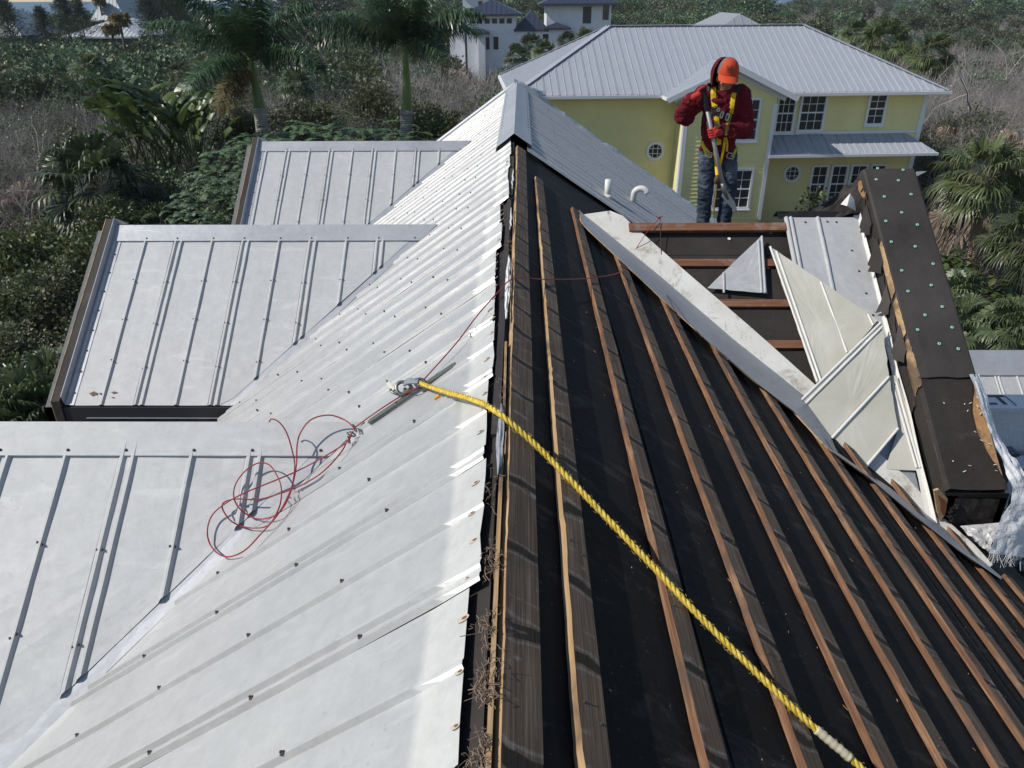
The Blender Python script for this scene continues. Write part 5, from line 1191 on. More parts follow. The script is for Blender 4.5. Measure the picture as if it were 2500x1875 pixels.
def fanpalm_mesh(name, rng, m, nleaf=34, R=.95, pet=.9, up0=1.35, dn=-.7, nseg=22, droop=.4, w=.035):
    q = Q()
    for i in range(nleaf):
        f = i/nleaf; el = up0+(dn-up0)*f**.9+rng.normal()*.12; az = i*2.39996+rng.normal()*.2; D = np.array([math.cos(az)*math.cos(el), math.sin(az)*math.cos(el), math.sin(el)])
        p = pet*rng.uniform(.8, 1.15); tip = D*p+np.array([0, 0, -.12*p*p*(1-f)]); o = D*.05
        V = np.array([[o+[.012, 0, 0], o+[0, .012, 0], tip+[.007, 0, 0], tip+[0, .007, 0]]]); q.strips(V, [(0, 1, 3, 2)])
        D2 = D+np.array([0, 0, -.25]); up = np.array([0, 0, 1.])+rng.normal(size=3)*.25; fan_into(q, rng, tip, D2, up, R*rng.uniform(.85, 1.1), nseg, 235, droop, w)
    return q.mesh(name, m)
def frond_into(q, rng, org, az, el, L, nl=58, ll=.55, w=.022, plume=.5, arch=1.0, hang=.6, rq=None):
    k = 16; P = [np.array(org, float)]; e = el
    for i in range(k):
        e -= arch*(.25+1.2*i/k)/k*1.25; P.append(P[-1]+np.array([math.cos(az)*math.cos(e), math.sin(az)*math.cos(e), math.sin(e)])*L/k)
    P = np.array(P); ts = np.linspace(.10, .995, nl); idx = ts*k; i0 = np.minimum(idx.astype(int), k-1); fr = (idx-i0)[:, None]
    C = P[i0]*(1-fr)+P[i0+1]*fr; T = unit(P[i0+1]-P[i0]); Z = np.array([0, 0, 1.]); S = unit(np.cross(T, Z)); U = np.cross(S, T)
    for sg in (-1, 1):
        for rep in range(2):
            n = nl; jit = rng.normal(size=(n, 3)); el_ = rng.normal(size=(n, 1))*plume
            D = unit(S*sg*np.cos(el_)+U*np.sin(el_)+T*.45+jit*.08); l = (ll*(.45+.75*np.sin(np.pi*np.clip(ts*.85+.12, 0, 1)))*(.85+.3*rng.random(n)))[:, None]
            g = np.array([0, 0, -1.])*hang*(.6+.8*rng.random((n, 1))); M = C+D*l*.5; E_ = M+(D*.75+g)*l*.5; Wv = T*w*.5*(1 if rep == 0 else .8); O = T*(rng.random((n, 1))*.04)
            V = np.stack([C+O-Wv*.5, C+O+Wv*.5, M+O+Wv, M+O-Wv, E_+O+Wv*.15, E_+O-Wv*.15], 1); q.strips(V, [(0, 1, 2, 3), (3, 2, 4, 5)])
    if rq is not None: twigs_into(rq, [(P, list(np.linspace(.035, .006, k+1)))])
def paddle_mesh(name, rng, L=1.7, W=.32, pet=1.8, lean=.35):
    q = Q(); k = 9; nseg = 8
    # stalk
    P = np.array([[0, 0, 0], [lean*.3*pet, 0, pet*.5], [lean*.75*pet, 0, pet*.98]]); twigs_into(q, [(P, [.05, .035, .025])])
    o = P[-1]; d = np.array([lean, 0, 1.]); d /= np.linalg.norm(d); e = math.atan2(d[2], d[0]); pts = [o]
    for i in range(k): e -= .06+.035*i*rng.random(); pts.append(pts[-1]+np.array([math.cos(e), 0, math.sin(e)])*L/k)
    pts = np.array(pts); yv = np.array([0, 1., 0])
    for sg in (-1, 1):
        i = 0
        while i < k:
            n = rng.integers(1, 4); j = min(k, i+n); tw_ = rng.normal()*.35+.25; rows = []
            for a in range(i, j+1):
                f = a/k; w = W*math.sin(math.pi*min(1, f*.88+.10))**.6; t = pts[min(a+1, k)]-pts[max(a-1, 0)]; t /= np.linalg.norm(t); up = np.cross(yv, t)*-1
                sh = t*(-.03 if a == j and j < k else 0)
                rows += [pts[a]+sh*0, pts[a]+yv*sg*w*.55+up*.55*w*(.3+tw_*.4)+sh, pts[a]+yv*sg*w+up*w*(.2-tw_*.5)+sh]
            V = np.array(rows)[None]; F = [(r*3+c, r*3+c+1, (r+1)*3+c+1, (r+1)*3+c) for r in range(j-i) for c in range(2)]; q.strips(V, F); i = j
    return q.mesh(name, L_BAN, False)
def link(name, me, loc, rz=0, sc=1, parent=None, tilt=0, **k):
    o = bpy.data.objects.new(name, me); COL.objects.link(o); o.parent = parent; L = Vector(loc)+(Vector((0, 0, Z0)) if parent is None else Vector((0, 0, 0)))
    o.location = L; o.rotation_euler = (tilt*math.cos(rz*3), tilt*math.sin(rz*3), rz); o.scale = (sc, sc, sc) if not hasattr(sc, '__len__') else sc; return tag(o, **k)
def trunk(path, r, m, name='trunk', parent=None, n=10):
    mb = MB(); mb.tube(path, r, n); return obj(name, mb, m, parent, True)
rg = lambda s: np.random.default_rng(s)
# ------------------------------------------------------------------ two royal palms rising behind the wings
def royal(y, crown, ring, base_px, label, seed, brown):
    c = YP(dd(*crown), y); g = YP(dd(*ring), y); b0 = YP(dd(*base_px), y); foot = Vector((b0.x+(b0.x-g.x)*1.2, y, -Z0))
    t = thing('royal_palm', label, 'palm tree', foot, 'royal palms behind the wings'); R = rg(seed)
    pth = smooth_path([foot, foot.lerp(b0, .5), b0, b0.lerp(g, .5), g], 5); trunk(pth, [.27-.05*i/len(pth) for i in range(len(pth))], B_ROYAL, 'trunk', t, 14)
    mb = MB(); mb.tube([g-(c-g)*.02, g+(c-g)*.01, g+(c-g)*.06], [.26, .27, .22], 14); obj('trunk_ring', mb, B_ROYAL, t, True)
    pth = smooth_path([g, g.lerp(c, .4)+Vector((.02, 0, 0)), c], 5); trunk(pth, [.21, .215, .21, .20, .19, .17, .15, .13, .11, .10, .09][:len(pth)], B_SHAFT, 'crownshaft', t, 12)
    cl = np.array(c-foot)
    for i in range(14):
        q = Q(); rq = Q(); f = i/14; el = 1.30-1.25*f+R.normal()*.10; az = i*2.39996+seed; L = R.uniform(3.0, 3.7)*(1 if f < .85 else .85)
        frond_into(q, R, cl+np.array([0, 0, -.15*f]), az, el, L, 84, .66, .052, .36, .80+.25*f, .6+.25*f, rq)
        o = link('frond', q.mesh('frond', L_ROYAL), (0, 0, 0), 0, 1, t); link('midrib', rq.mesh('midrib', L_BAN), (0, 0, 0), 0, 1, o)
    for a in brown:
        q = Q(); frond_into(q, R, cl+np.array([0, 0, -.3]), a, -.25, 2.2, 60, .6, .04, .4, 1.1, 1.0); link('dry_frond', q.mesh('dry_frond', L_YELF), (0, 0, 0), 0, 1, t, label='yellowing frond drooping under the crown')
royal(29, (540, 125), (561, 238), (570, 300), 'left royal palm, its grey trunk leaning, one yellowing frond under the crown', 3, (-2.3, -2.0))
royal(30, (876, 95), (878, 245), (877, 300), 'right royal palm with an upright trunk, left of the white house', 8, ())
# ------------------------------------------------------------------ fan palms on the right
FAN = [fanpalm_mesh('fan_crown', rg(21+i), L_SABAL, 40, 1.05, 1.15, 1.4, -.75, 26, .45, .040) for i in range(2)]
FAND = [fanpalm_mesh('fan_crown', rg(31+i), L_SABALD, 34, .95, .95, 1.35, -.6, 22, .4, .045) for i in range(2)]
DEADSK = fanpalm_mesh('dead_skirt', rg(41), L_DEADF, 22, .8, .7, -.6, -1.35, 16, .8, .05)
def fanpalm(px, foot_px, y, label, mi, sc=1., group=None, r=.21, skirt=False, rz=0, foot_z=None):
    c = YP(dd(*px), y); f = YP(dd(*foot_px), y); foot = f if f.z > -Z0 and foot_z is None else Vector((f.x, y, -Z0))
    foot = Vector((f.x+(f.x-c.x)*.35, y, -Z0)) if f.z > -Z0+.3 else Vector((f.x, y, -Z0))
    t = thing('fan_palm', label, 'palm tree', foot, group); pth = smooth_path([foot, f.lerp(c, .05) if f.z > -Z0+.3 else foot.lerp(c, .3), f.lerp(c, .5), c], 5)
    trunk(pth, [r*(1.05-.02*i) for i in range(len(pth))], B_SABAL, 'trunk', t, 12)
    link('crown', mi, c-foot, rz, sc, t)
    if skirt: link('dead_skirt', DEADSK, c-foot+Vector((0, 0, -.1)), 1, sc*.7, t)
    mb = MB(); d = (f-c).normalized()
    for i in range(26):
        A = i*2.4; h = .1+.5*(i/26); p = c+d*h; q_ = p+Vector((math.cos(A)*.28, math.sin(A)*.28, .10)); mb.bar(p+Vector((math.cos(A)*.1, math.sin(A)*.1, -.12)), q_, .07, .025)
    obj('boot_stubs', mb, B_SABAL, t, kind='stuff')
    return t
fanpalm((2122, 385), (2098, 590), 25.5, 'full crowned fan palm with a ringed brown trunk, nearest the yellow house', FAN[0], .86, None, .20)
fanpalm((2215, 520), (2225, 640), 21, 'low fan palm cut by the right border with yellow green leaves', FAN[1], .62, None, .17, rz=1)
fanpalm((2230, 390), (2240, 560), 27, 'fan palm behind the others at the right border', FAN[1], .78, None, .2, rz=2)
for (px, y, sc, lab) in (((2065, 640), 22, .62, 'small fan palm seedling beside the felt edge above the round leaved bush'), ((2075, 700), 20, .6, 'young fan palm with stiff spears low beside the felt edge'), ((2180, 700), 19, .55, 'low spiky fan palm above the lower metal roof')):
    p = YP(dd(*px), y); link('fan_palm', FAND[0], p, y, sc, label=lab, cat='palm', group='small fan palms on the right')
# sea grape with big round leaves below the right palm
def round_bush(name, seed, n, rad, hgt, size):
    R = rg(seed); q = Q(); u = unit(R.normal(size=(n, 3))); u[:, 2] = np.abs(u[:, 2]); C = u*(R.random(n)**.35)[:, None]*np.array([rad, rad, hgt]); nrm = unit(u+R.normal(size=(n, 3))*.55+np.array([0, -.2, .5])); a = unit(np.cross(nrm, R.normal(size=(n, 3)))); b = np.cross(nrm, a)
    s = (size*(.6+.7*R.random(n)))[:, None]; V = np.stack([C+(a*math.cos(k*1.0472)+b*math.sin(k*1.0472))*s for k in range(6)], 1); q.strips(V[:, [0, 1, 2, 3]], [(0, 1, 2, 3)]); q.strips(V[:, [0, 3, 4, 5]], [(0, 1, 2, 3)]); return q.mesh(name, L_GRAPE)
GR = round_bush('foliage', 5, 520, 1.3, 1.6, .11); BT = twig_mesh('branches', rg(6), 5, 1.6, .3, 1.2, W_BARK)
for (px, y, sc, lab) in (((2060, 560), 24, .9, 'sea grape bush with round yellow green leaves beside the palm trunk'), ((2150, 640), 23, 1.1, 'sea grape bush with large round leaves at the foot of the palm'), ((2110, 720), 21.5, 1.0, 'sea grape bush just above the lower metal roof'), ((2205, 690), 21, .9, 'sea grape bush at the right border')):
    p = YP(dd(*px), y)+Vector((0, 0, -1.1)); t = thing('sea_grape', lab, 'bush', p, 'sea grape bushes on the right'); link('foliage', GR, (0, 0, 0), y*2, sc, t); link('branches', BT, (0, 0, -.3), y, sc, t)
# shrub peeping over the right wing's ridge in front of the yellow wall
SHB = crown_mesh('foliage', L_GREEN, rg(70), .9, 2.6, 60, 26, .13, .25, .32)
p = YP(dd(1775, 470), 26); t = thing('shrub', 'light green shrub in front of the yellow wall, behind the stripped wing', 'shrub', p+Vector((0, 0, -2.1))); link('foliage', SHB, (0, 0, 0), 0, 1.05, t); link('branches', BT, (0, 0, 0), 0, 1.2, t)
# ------------------------------------------------------------------ clump of paddle leaved plants
PAD = [paddle_mesh('leaf', rg(50+i), 1.75, .34, 2.0+.2*i, .12+.12*i) for i in range(5)]
PADL = ['paddle leaved plant at the front middle of the clump', 'paddle leaved plant with the lowest, thickest tan stem nearest the middle wing', 'paddle leaved plant second from the right in the clump', 'paddle leaved plant left of the middle, leaf tips high', 'leftmost paddle leaved plant of the clump, near the big dark fan palm', 'rightmost paddle leaved plant of the clump, beside the ferny tree', 'paddle leaved plant at the back middle of the clump, tallest leaf', 'paddle leaved plant at the front left of the clump, leaning left']
bases = [((392, 470), 31, 8), ((430, 492), 30, 9), ((452, 488), 31.5, 8), ((362, 440), 32, 7), ((320, 430), 33, 7), ((470, 470), 33, 6), ((415, 450), 34, 8), ((345, 470), 30.5, 6)]
for i, (px, y, n) in enumerate(bases):
    p = YP(dd(*px), y); p.z = -Z0; t = thing('paddle_plant', PADL[i], 'plant', p, 'paddle leaved plants left of the wings'); R = rg(i)
    stem = Vector((R.normal()*.3, R.normal()*.2, 2.0+R.random()*1.1)); trunk([p, p+stem*.5, p+stem], [.15, .13, .12], leafmat('papery_stem', (.16, .11, .06), (.26, .19, .11), (.38, .30, .2), 0) if i == 0 else bpy.data.materials['papery_stem'], 'stem', t, 8)
    for j in range(n):
        o = link('leaf', PAD[(j+i) % 5], stem, 0, R.uniform(.85, 1.15), t); o.rotation_euler = (0, R.uniform(-.12, .12), (0 if j % 2 else math.pi)+R.normal()*.35+.3+.2*i)
    for j in range(2): o = link('dry_frond', PAD[4], stem*.9, 0, .8, t); o.rotation_euler = (0, 1.9, R.random()*6.3)
# ------------------------------------------------------------------ trees and shrubs one can tell apart, left and behind
CRN = [crown_mesh('crown', L_OLIVE, rg(80+i), 1.7, 4.2, 170, 22, .17, .2, .42) for i in range(3)]
CRG = [crown_mesh('crown', L_GREEN, rg(90+i), 1.6, 3.8, 170, 24, .15, .15, .40) for i in range(2)]
CRD = [crown_mesh('crown', L_DARK, rg(100+i), 2.2, 4.6, 200, 26, .17, .2, .5) for i in range(2)]
LMB = [twig_mesh('limbs', rg(110+i), 6, 3.6, .5, 1.6, W_BARK, levels=2) for i in range(2)]
def bush(px, y, top, me, sc, lab, name='bush', grp=None, k=0):
    p = YP(dd(*px), y); H_ = {id(m): h for m, h in zip(CRN+CRG+CRD, [4.2]*3+[3.8]*2+[4.6]*2)}[id(me)]*sc
    foot = Vector((p.x, y, max(-Z0-.6, p.z-H_*.86))); t = thing(name, lab, 'bush', foot, grp); link('foliage', me, (0, 0, 0), k*1.7, sc, t); link('limbs', LMB[k % 2], (0, 0, 0), k, sc, t); return t
def feathery(seed):
    R = rg(seed); q = Q(); n = 420; C = np.stack([R.uniform(-4.5, 4.5, n), R.uniform(-2.2, 2.2, n), np.zeros(n)], 1); C[:, 2] = 2.2*np.sqrt(np.clip(1-(C[:, 0]/5)**2-(C[:, 1]/2.6)**2, 0, 1))+R.normal(size=n)*.15
    for c in C: frond_into(q, R, c, R.random()*6.28, .35, .75, 16, .13, .045, .1, .8, .2)
    return q.mesh('foliage', L_DARK)
p = YP(dd(705, 300), 27); t = thing('feathery_tree', 'low spreading tree with dark ferny foliage between the two royal palms', 'tree', Vector((p.x, 27, -Z0))); link('foliage', feathery(7), (0, 0, p.z+Z0-1.9), 0, (1.0, 1, 1), t); trunk([Vector((p.x, 27, -Z0)), Vector((p.x+.2, 27, p.z-1.6))], [.22, .14], W_BARK, 'trunk', t)
p = YP(dd(548, 430), 24); t = thing('feathery_tree', 'dark ferny tree squeezed between the paddle leaved clump and the far wing', 'tree', Vector((p.x, 24, -Z0))); link('foliage', feathery(9), (-.8, 0, p.z+Z0-2.2), 1.3, (.55, .8, 1.2), t); trunk([Vector((p.x-.8, 24, -Z0)), Vector((p.x-.8, 24, p.z-1.6))], [.2, .12], W_BARK, 'trunk', t)
near = [((60, 520), 21, CRG[0], .85, 'bright green bush at the left border below the bare grey stems'), ((190, 540), 20, CRG[1], .75, 'yellow green leafy bush just left of the far end of the middle wing'), ((30, 640), 18, CRG[1], .75, 'dark lower bush at the left border beside the sandy path'), ((225, 470), 24, CRG[0], .7, 'leafy bush under the fan palm left of the paddle leaves'), ((105, 605), 18.5, CRN[0], .62, 'olive bush overhanging the sandy path'), ((60, 800), 15, CRG[0], .5, 'small bush in shade at the lower left border'), ((150, 740), 16.5, CRN[1], .5, 'small olive bush against the middle wing edge'), ((20, 730), 16, CRN[2], .5, 'dull olive bush above the lower left palmetto'), ((135, 500), 26, CRN[2], .8, 'greyish bush left of the big dark fan palm'), ((505, 380), 27, CRN[1], .75, 'green bush right of the paddle leaved clump'), ((520, 255), 34, CRG[0], .75, 'light green bush beside the left royal palm trunk'), ((690, 235), 38, CRG[1], .7, 'light green bush among grey twigs between the royal palms'), ((955, 265), 30, CRG[0], .75, 'light green bush behind the gable end of the main roof'), ((900, 240), 33, CRN[1], .75, 'olive bush right of the upright royal palm trunk'), ((640, 245), 36, CRN[0], .8, 'olive bush left of the ferny tree'), ((800, 200), 42, CRN[2], .8, 'olive bush left of the upright royal palm')]
for k, (px, y, me, sc, lab) in enumerate(near): bush(px, y, 0, me, sc, lab, 'bush', 'bushes between house and thicket', k)
FANB = fanpalm_mesh('fronds', rg(61), L_SABALD, 26, .95, 1.1, 1.5, .1, 22, .3, .04)
for k, (px, y, sc, lab) in enumerate((((205, 365), 27, 1.45, 'large dark fan palm left of the paddle leaved clump'), ((60, 870), 13.5, .75, 'arching palmetto in the lower left corner beside the middle wing'), ((110, 800), 14.5, .6, 'palmetto with long grey green blades under the gable edge'), ((15, 900), 13, .6, 'palmetto at the left border above the nearest wing'), ((330, 475), 26, .85, 'spiky palmetto just above the ridge of the middle wing'), ((255, 480), 25, .8, 'palmetto above the raised gable edge of the middle wing'), ((150, 345), 33, 1.0, 'shaggy fan palm left of the large dark one'), ((90, 640), 19, .6, 'dark palmetto hanging over the sandy path'))):
    p = YP(dd(*px), y); t = thing('palmetto', lab, 'palm', p+Vector((0, 0, -1.0*sc)), 'palmettos left of the wings'); link('fronds', FANB if k % 2 else FAND[1], (0, 0, .5*sc), k*1.1, sc*(1 if k % 2 else .95), t)
    if k in (0, 4): link('dead_skirt', DEADSK, (0, 0, .4*sc), k, sc*.8, t)
for k, (px, y, sc, lab) in enumerate((((1148, 100), 78, .85, 'fan palm in front of the low navy roof of the white house'), ((1175, 112), 74, .8, 'fan palm at the lower wall of the white house'), ((1225, 95), 80, .8, 'fan palm right of the white house windows'), ((1115, 122), 70, .75, 'fan palm left of the hip of the yellow house'), ((1265, 85), 76, .75, 'fan palm touching the left hip of the yellow house'), ((1915, 95), 48, .85, 'bright fan palm clump beyond the right hip of the yellow house'), ((2010, 120), 44, .75, 'fan palm clump with yellow heart among grey brush, upper right'), ((1850, 75), 56, .8, 'dark fan palm just above the right hip of the yellow house'), ((195, 150), 60, .85, 'ragged fan palm in the left thicket'), ((640, 185), 52, .8, 'fan palm in grey brush between the royal palms'))):
    p = YP(dd(*px), y); link('fan_palm', FAND[k % 2] if k not in (5, 6) else FAN[0], p, k, sc, label=lab, cat='palm', group='fan palms scattered in the thicket')
# sea pines and palms on the skyline
def seapine(seed):
    R = rg(seed); q = Q(); n = 420
    for i in range(n):
        h = R.random()**.8; c = np.array([R.normal()*(1.7*(1.05-h)+.25), R.normal()*(1.7*(1.05-h)+.25), 1.5+h*9]); m = 12; D = R.normal(size=(m, 3))*.6+np.array([c[0], c[1], 1.0])*.5
        leaves(q, c+R.normal(size=(m, 3))*.35, D, unit(R.normal(size=(m, 3))), R.uniform(.6, 1.2, m), .05, 0)
    return q.mesh('needles', L_PINE)
PN = [seapine(120), seapine(121)]
for k, (px, y, sc, lab) in enumerate((((140, 38), 95, .5, 'tall sea pine left of the pale metal roof, against the water'), ((172, 32), 99, .4, 'sea pine close behind the tall one'), ((322, 30), 105, .55, 'sea pine right of the pale metal roof'), ((348, 25), 110, .6, 'broad sea pine at the top border right of the pale roof'), ((385, 22), 112, .6, 'dark sea pine left of the small tan house'), ((14, 45), 90, .5, 'wind shaped sea pine in the upper left corner'), ((92, 52), 98, .4, 'rounded low sea pine with the water behind'))):
    p = YP(dd(*px), y); h = 9.5*sc; t = thing('sea_pine', lab, 'tree', Vector((p.x, y, p.z-h*.62)), 'sea pines on the skyline'); link('needles', PN[k % 2], (0, 0, -.2), k, sc, t); trunk([Vector((p.x, y, -Z0)), Vector((p.x, y, p.z+h*.3))], [.25*sc, .05], W_BARK, 'trunk', t, 6)
def feather_palm(px, y, L, lab, lean=.3):
    c = YP(dd(*px), y); f = Vector((c.x-lean, y, -Z0)); t = thing('coconut_palm', lab, 'palm tree', f); R = rg(int(px[0])); q = Q()
    for i in range(13): frond_into(q, R, np.array(c-f), i*2.4, 1.1-1.5*i/13, L, 26, .6, .09, .3, 1.2, 1.0)
    link('fronds', q.mesh('fronds', L_YELF), (0, 0, 0), 0, 1, t); trunk([f, f.lerp(c, .5), c], [.2, .15, .12], W_BARK, 'trunk', t, 6)
feather_palm((258, 42), 98, 1.3, 'ragged half dead coconut palm in front of the pale metal roof'); feather_palm((214, 2), 150, 1.2, 'thin palm silhouetted on the skyline beside the pale roof'); feather_palm((240, 62), 96, 1.0, 'shorter tattered palm in front of the pale roof')
feather_palm((870, 20), 120, 2.2, 'coconut palm at the top border behind the right royal palm')
# bare snags
SNG = [twig_mesh('stems', rg(130+i), 2, 4.5, .2, 2.2, levels=2, bend=.35, spread=.7) for i in range(3)]
for k, (px, y, sc, lab) in enumerate((((95, 440), 23, .55, 'pair of bare grey stems standing in the left bushes'), ((175, 420), 30, .7, 'bare forked stem left of the large dark fan palm'), ((2010, 75), 50, .9, 'pale forked snag in the grey brush, upper right'), ((1990, 150), 40, .8, 'pale snag beyond the right hip of the yellow house'), ((2120, 150), 42, .9, 'leaning pale snag at the upper right'), ((2190, 90), 52, 1.0, 'bare snag at the right border high up'), ((700, 70), 66, 1.0, 'long leaning bare trunk between the royal palms'), ((470, 150), 50, .9, 'bare snag left of the left royal palm'), ((1145, 95), 80, 1.1, 'bare pale sapling in front of the white house window'), ((350, 175), 48, .9, 'bare snag in the left thicket'), ((215, 225), 42, .8, 'bare crooked snag in the middle of the left thicket'), ((60, 260), 36, .8, 'bare snag near the left border'))):
    p = YP(dd(*px), y); link('snag', SNG[k % 3], p+Vector((0, 0, -2.2*sc)), k, sc, label=lab, cat='dead tree', group='bare snags in the thicket')
# ------------------------------------------------------------------ the thicket that reads as one mass: scattered on points
def scatter(name, protos, pts, scl, rng, idx=None):
    pc = bpy.data.collections.new(name+'_kinds')
    for i, me in enumerate(protos): pc.objects.link(bpy.data.objects.new('%s_%02d' % (name, i), me))
    me = bpy.data.meshes.new(name); P = np.array(pts); me.vertices.add(len(P)); me.vertices.foreach_set('co', P.astype(np.float32).ravel())
    for an, ty, v in (('sc', 'FLOAT', scl), ('rz', 'FLOAT', rng.random(len(P))*6.28), ('tx', 'FLOAT', rng.normal(size=len(P))*.12)):
        a = me.attributes.new(an, ty, 'POINT'); a.data.foreach_set('value', np.asarray(v, dtype=np.float32))
    a = me.attributes.new('ix', 'INT', 'POINT'); a.data.foreach_set('value', (idx if idx is not None else rng.integers(0, len(protos), len(P))).astype(np.int32))
    me.update(); o = bpy.data.objects.new(name, me); COL.objects.link(o); o.location = (0, 0, Z0); o['kind'] = 'stuff'
    ng = bpy.data.node_groups.new(name, 'GeometryNodeTree'); ng.interface.new_socket('Geometry', in_out='INPUT', socket_type='NodeSocketGeometry'); ng.interface.new_socket('Geometry', in_out='OUTPUT', socket_type='NodeSocketGeometry')
    n = ng.nodes; gi = n.new('NodeGroupInput'); go = n.new('NodeGroupOutput'); ip = n.new('GeometryNodeInstanceOnPoints'); ci = n.new('GeometryNodeCollectionInfo')
    ci.inputs[0].default_value = pc; ci.inputs['Separate Children'].default_value = True; ci.inputs['Reset Children'].default_value = True; ip.inputs['Pick Instance'].default_value = True
    def at(nm, dt):
        x = n.new('GeometryNodeInputNamedAttribute'); x.data_type = dt; x.inputs[0].default_value = nm; return x.outputs[0]
    cb_ = n.new('ShaderNodeCombineXYZ'); l = ng.links; l.new(at('tx', 'FLOAT'), cb_.inputs[0]); l.new(at('tx', 'FLOAT'), cb_.inputs[1]); l.new(at('rz', 'FLOAT'), cb_.inputs[2])
    l.new(gi.outputs[0], ip.inputs['Points']); l.new(ci.outputs[0], ip.inputs['Instance']); l.new(at('ix', 'INT'), ip.inputs['Instance Index']); l.new(cb_.outputs[0], ip.inputs['Rotation']); l.new(at('sc', 'FLOAT'), ip.inputs['Scale']); l.new(ip.outputs[0], go.inputs[0])
    md = o.modifiers.new('scatter', 'NODES'); md.node_group = ng; return o
TW = [twig_mesh('twigs', rg(140+i), 26, 2.9, 1.3, 1.0, levels=2, bend=.3) for i in range(3)]
TWF = [twig_mesh('twigs', rg(150+i), 22, 3.0, 1.6, 1.9, levels=1, bend=.35) for i in range(2)]
DPF = [fanpalm_mesh('dead_fans', rg(160+i), L_DEADF, 20, .85, .9, 1.0, -.9, 15, .9, .06) for i in range(2)]
CRF = [crown_mesh('crown', L_OLIVE, rg(170+i), 2.0, 4.0, 110, 14, .30, .15, .55) for i in range(2)]+[crown_mesh('crown', L_DARK, rg(175), 2.2, 4.4, 110, 14, .32, .15, .6)]
R = rg(99)
pts = {'g': [], 'd': [], 'p': []}; scs = {'g': [], 'd': [], 'p': []}; ids = {'g': [], 'd': [], 'p': []}
def clear(x, y):                                                    # keep houses, garden and the path open
    v = Vector((x, y, 0)); s, n_ = v.dot(ES), v.dot(EN)
    if sEL-1.6 < s < sER+2.6 and NBO-4.5 < n_ < NE+2*BB+1.5: return False
    if y < 31 and x > -5 and x < 13: return False
    if y < 26.8 and 0 < x < 20: return False
    if 99 < y < 124 and X_(320)-2 < x < X_(1850)+3: return False
    if 66 < y < 99 and X_(480)*y/105 < x < X_(1850)*y/105 and RV.random() < .85: return False
    if x < 0 and 109 < y < 130 and zA(760, 440, 112)[0]-2 < x < zA(1660, 440, 112)[0]+2: return False
    if x < 0 and 102 < y < 117 and x < zA(260, 430, 105)[0]: return False
    if x < 0 and 147 < y < 168 and zA(1100, 200, 150)[0]-2 < x < zA(1500, 200, 150)[0]+2: return False
    if 58 < y < 74 and p_gr[0] < x < p_gr[1]: return False
    q = ZP(dd(172, 640), -Z0); return not (abs(x-q.x-1) < 3.2 and -3.5 < y-q.y < 2.5)
p_gr = (YP(z3(365, 143), 62).x-1, YP(z3(690, 143), 62).x+1)
RV = rg(5)
for band, step in (((13, 30), 1.25), ((30, 60), 1.45), ((60, 110), 2.1), ((110, 235), 3.4), ((235, 620), 9)):
    y = band[0]
    while y < band[1]:
        x = -.78*y-6; xm = .80*y+6
        while x < xm:
            px, py = x+R.normal()*step*.4, y+R.normal()*step*.4; x += step
            if not clear(px, py) or (py > 235 and px < -.27*py): continue
            left = px/py; n1 = noise.noise(Vector((px*.06, py*.06, 1)))+.5*noise.noise(Vector((px*.2, py*.2, 4)))
            if py < 26 and px < 0: dead = .10
            elif left < -.42: dead = .17+(.15 if 24 < py < 70 else 0)
            elif left < .02: dead = .78 if py < 80 else .45
            elif left < .28: dead = .35
            else: dead = .95 if py < 130 else .8
            if py > 160: dead = .12 if left < .28 else .9
            dead += n1*.38; u = R.random(); sc = R.uniform(.75, 1.25)
            gz = -Z0-.1
            if u < dead:
                if R.random() < (.42 if (py < 46 and left > .3) or (28 < py < 50 and -.3 < left < .0) else .10): pts['p'].append((px, py, gz+R.uniform(.5, 2.0)*sc)); scs['p'].append(sc*.9); ids['p'].append(R.integers(0, 2))
                else: pts['d'].append((px, py, gz)); scs['d'].append(sc*(1.15 if py > 25 else .85)); ids['d'].append(R.integers(0, 3) if py < 70 else R.integers(3, 5))
            else:
                v = R.random(); far = py > 55
                if v < .62: k = R.integers(5, 8) if far else R.integers(0, 3)
                elif v < .80: k = R.integers(3, 5)
                elif v < .90: k = 8
                else: k = 9+R.integers(0, 2)
                zz_ = gz-(.2 if k < 9 else -1.3)
                pts['g'].append((px, py, zz_)); scs['g'].append(sc*(.62 if py < 28 else .74)*(1 if k < 9 else .9)*(1+.42*(58 < py < 110 and left < -.2)+.8*(py >= 110 and left < -.2))*(1+.25*(py > 110 and left > -.2)+.5*(py > 160 and left > -.1)+1.0*(py > 235))); ids['g'].append(k)
        y += step
scatter('green_thicket', CRN+CRG+CRF+[CRD[0]]+FAND, pts['g'], scs['g'], R, np.array(ids['g']))
n_ = 900; ex = R.uniform(28, 95, n_); lf = R.uniform(-.72, .75, n_)
for y_, l_ in zip(ex, lf):
    if clear(l_*y_, y_): pts['d'].append((l_*y_, y_, -Z0+R.uniform(.2, 1.2))); scs['d'].append(R.uniform(.8, 1.3)); ids['d'].append(R.integers(0, 3) if y_ < 60 else R.integers(3, 5))
scatter('bare_brush', TW+TWF, pts['d'], scs['d'], R, np.array(ids['d']))
scatter('dead_palm_fans', DPF, pts['p'], scs['p'], R, np.array(ids['p']))
print('thicket', len(pts['g']), len(pts['d']), len(pts['p']))

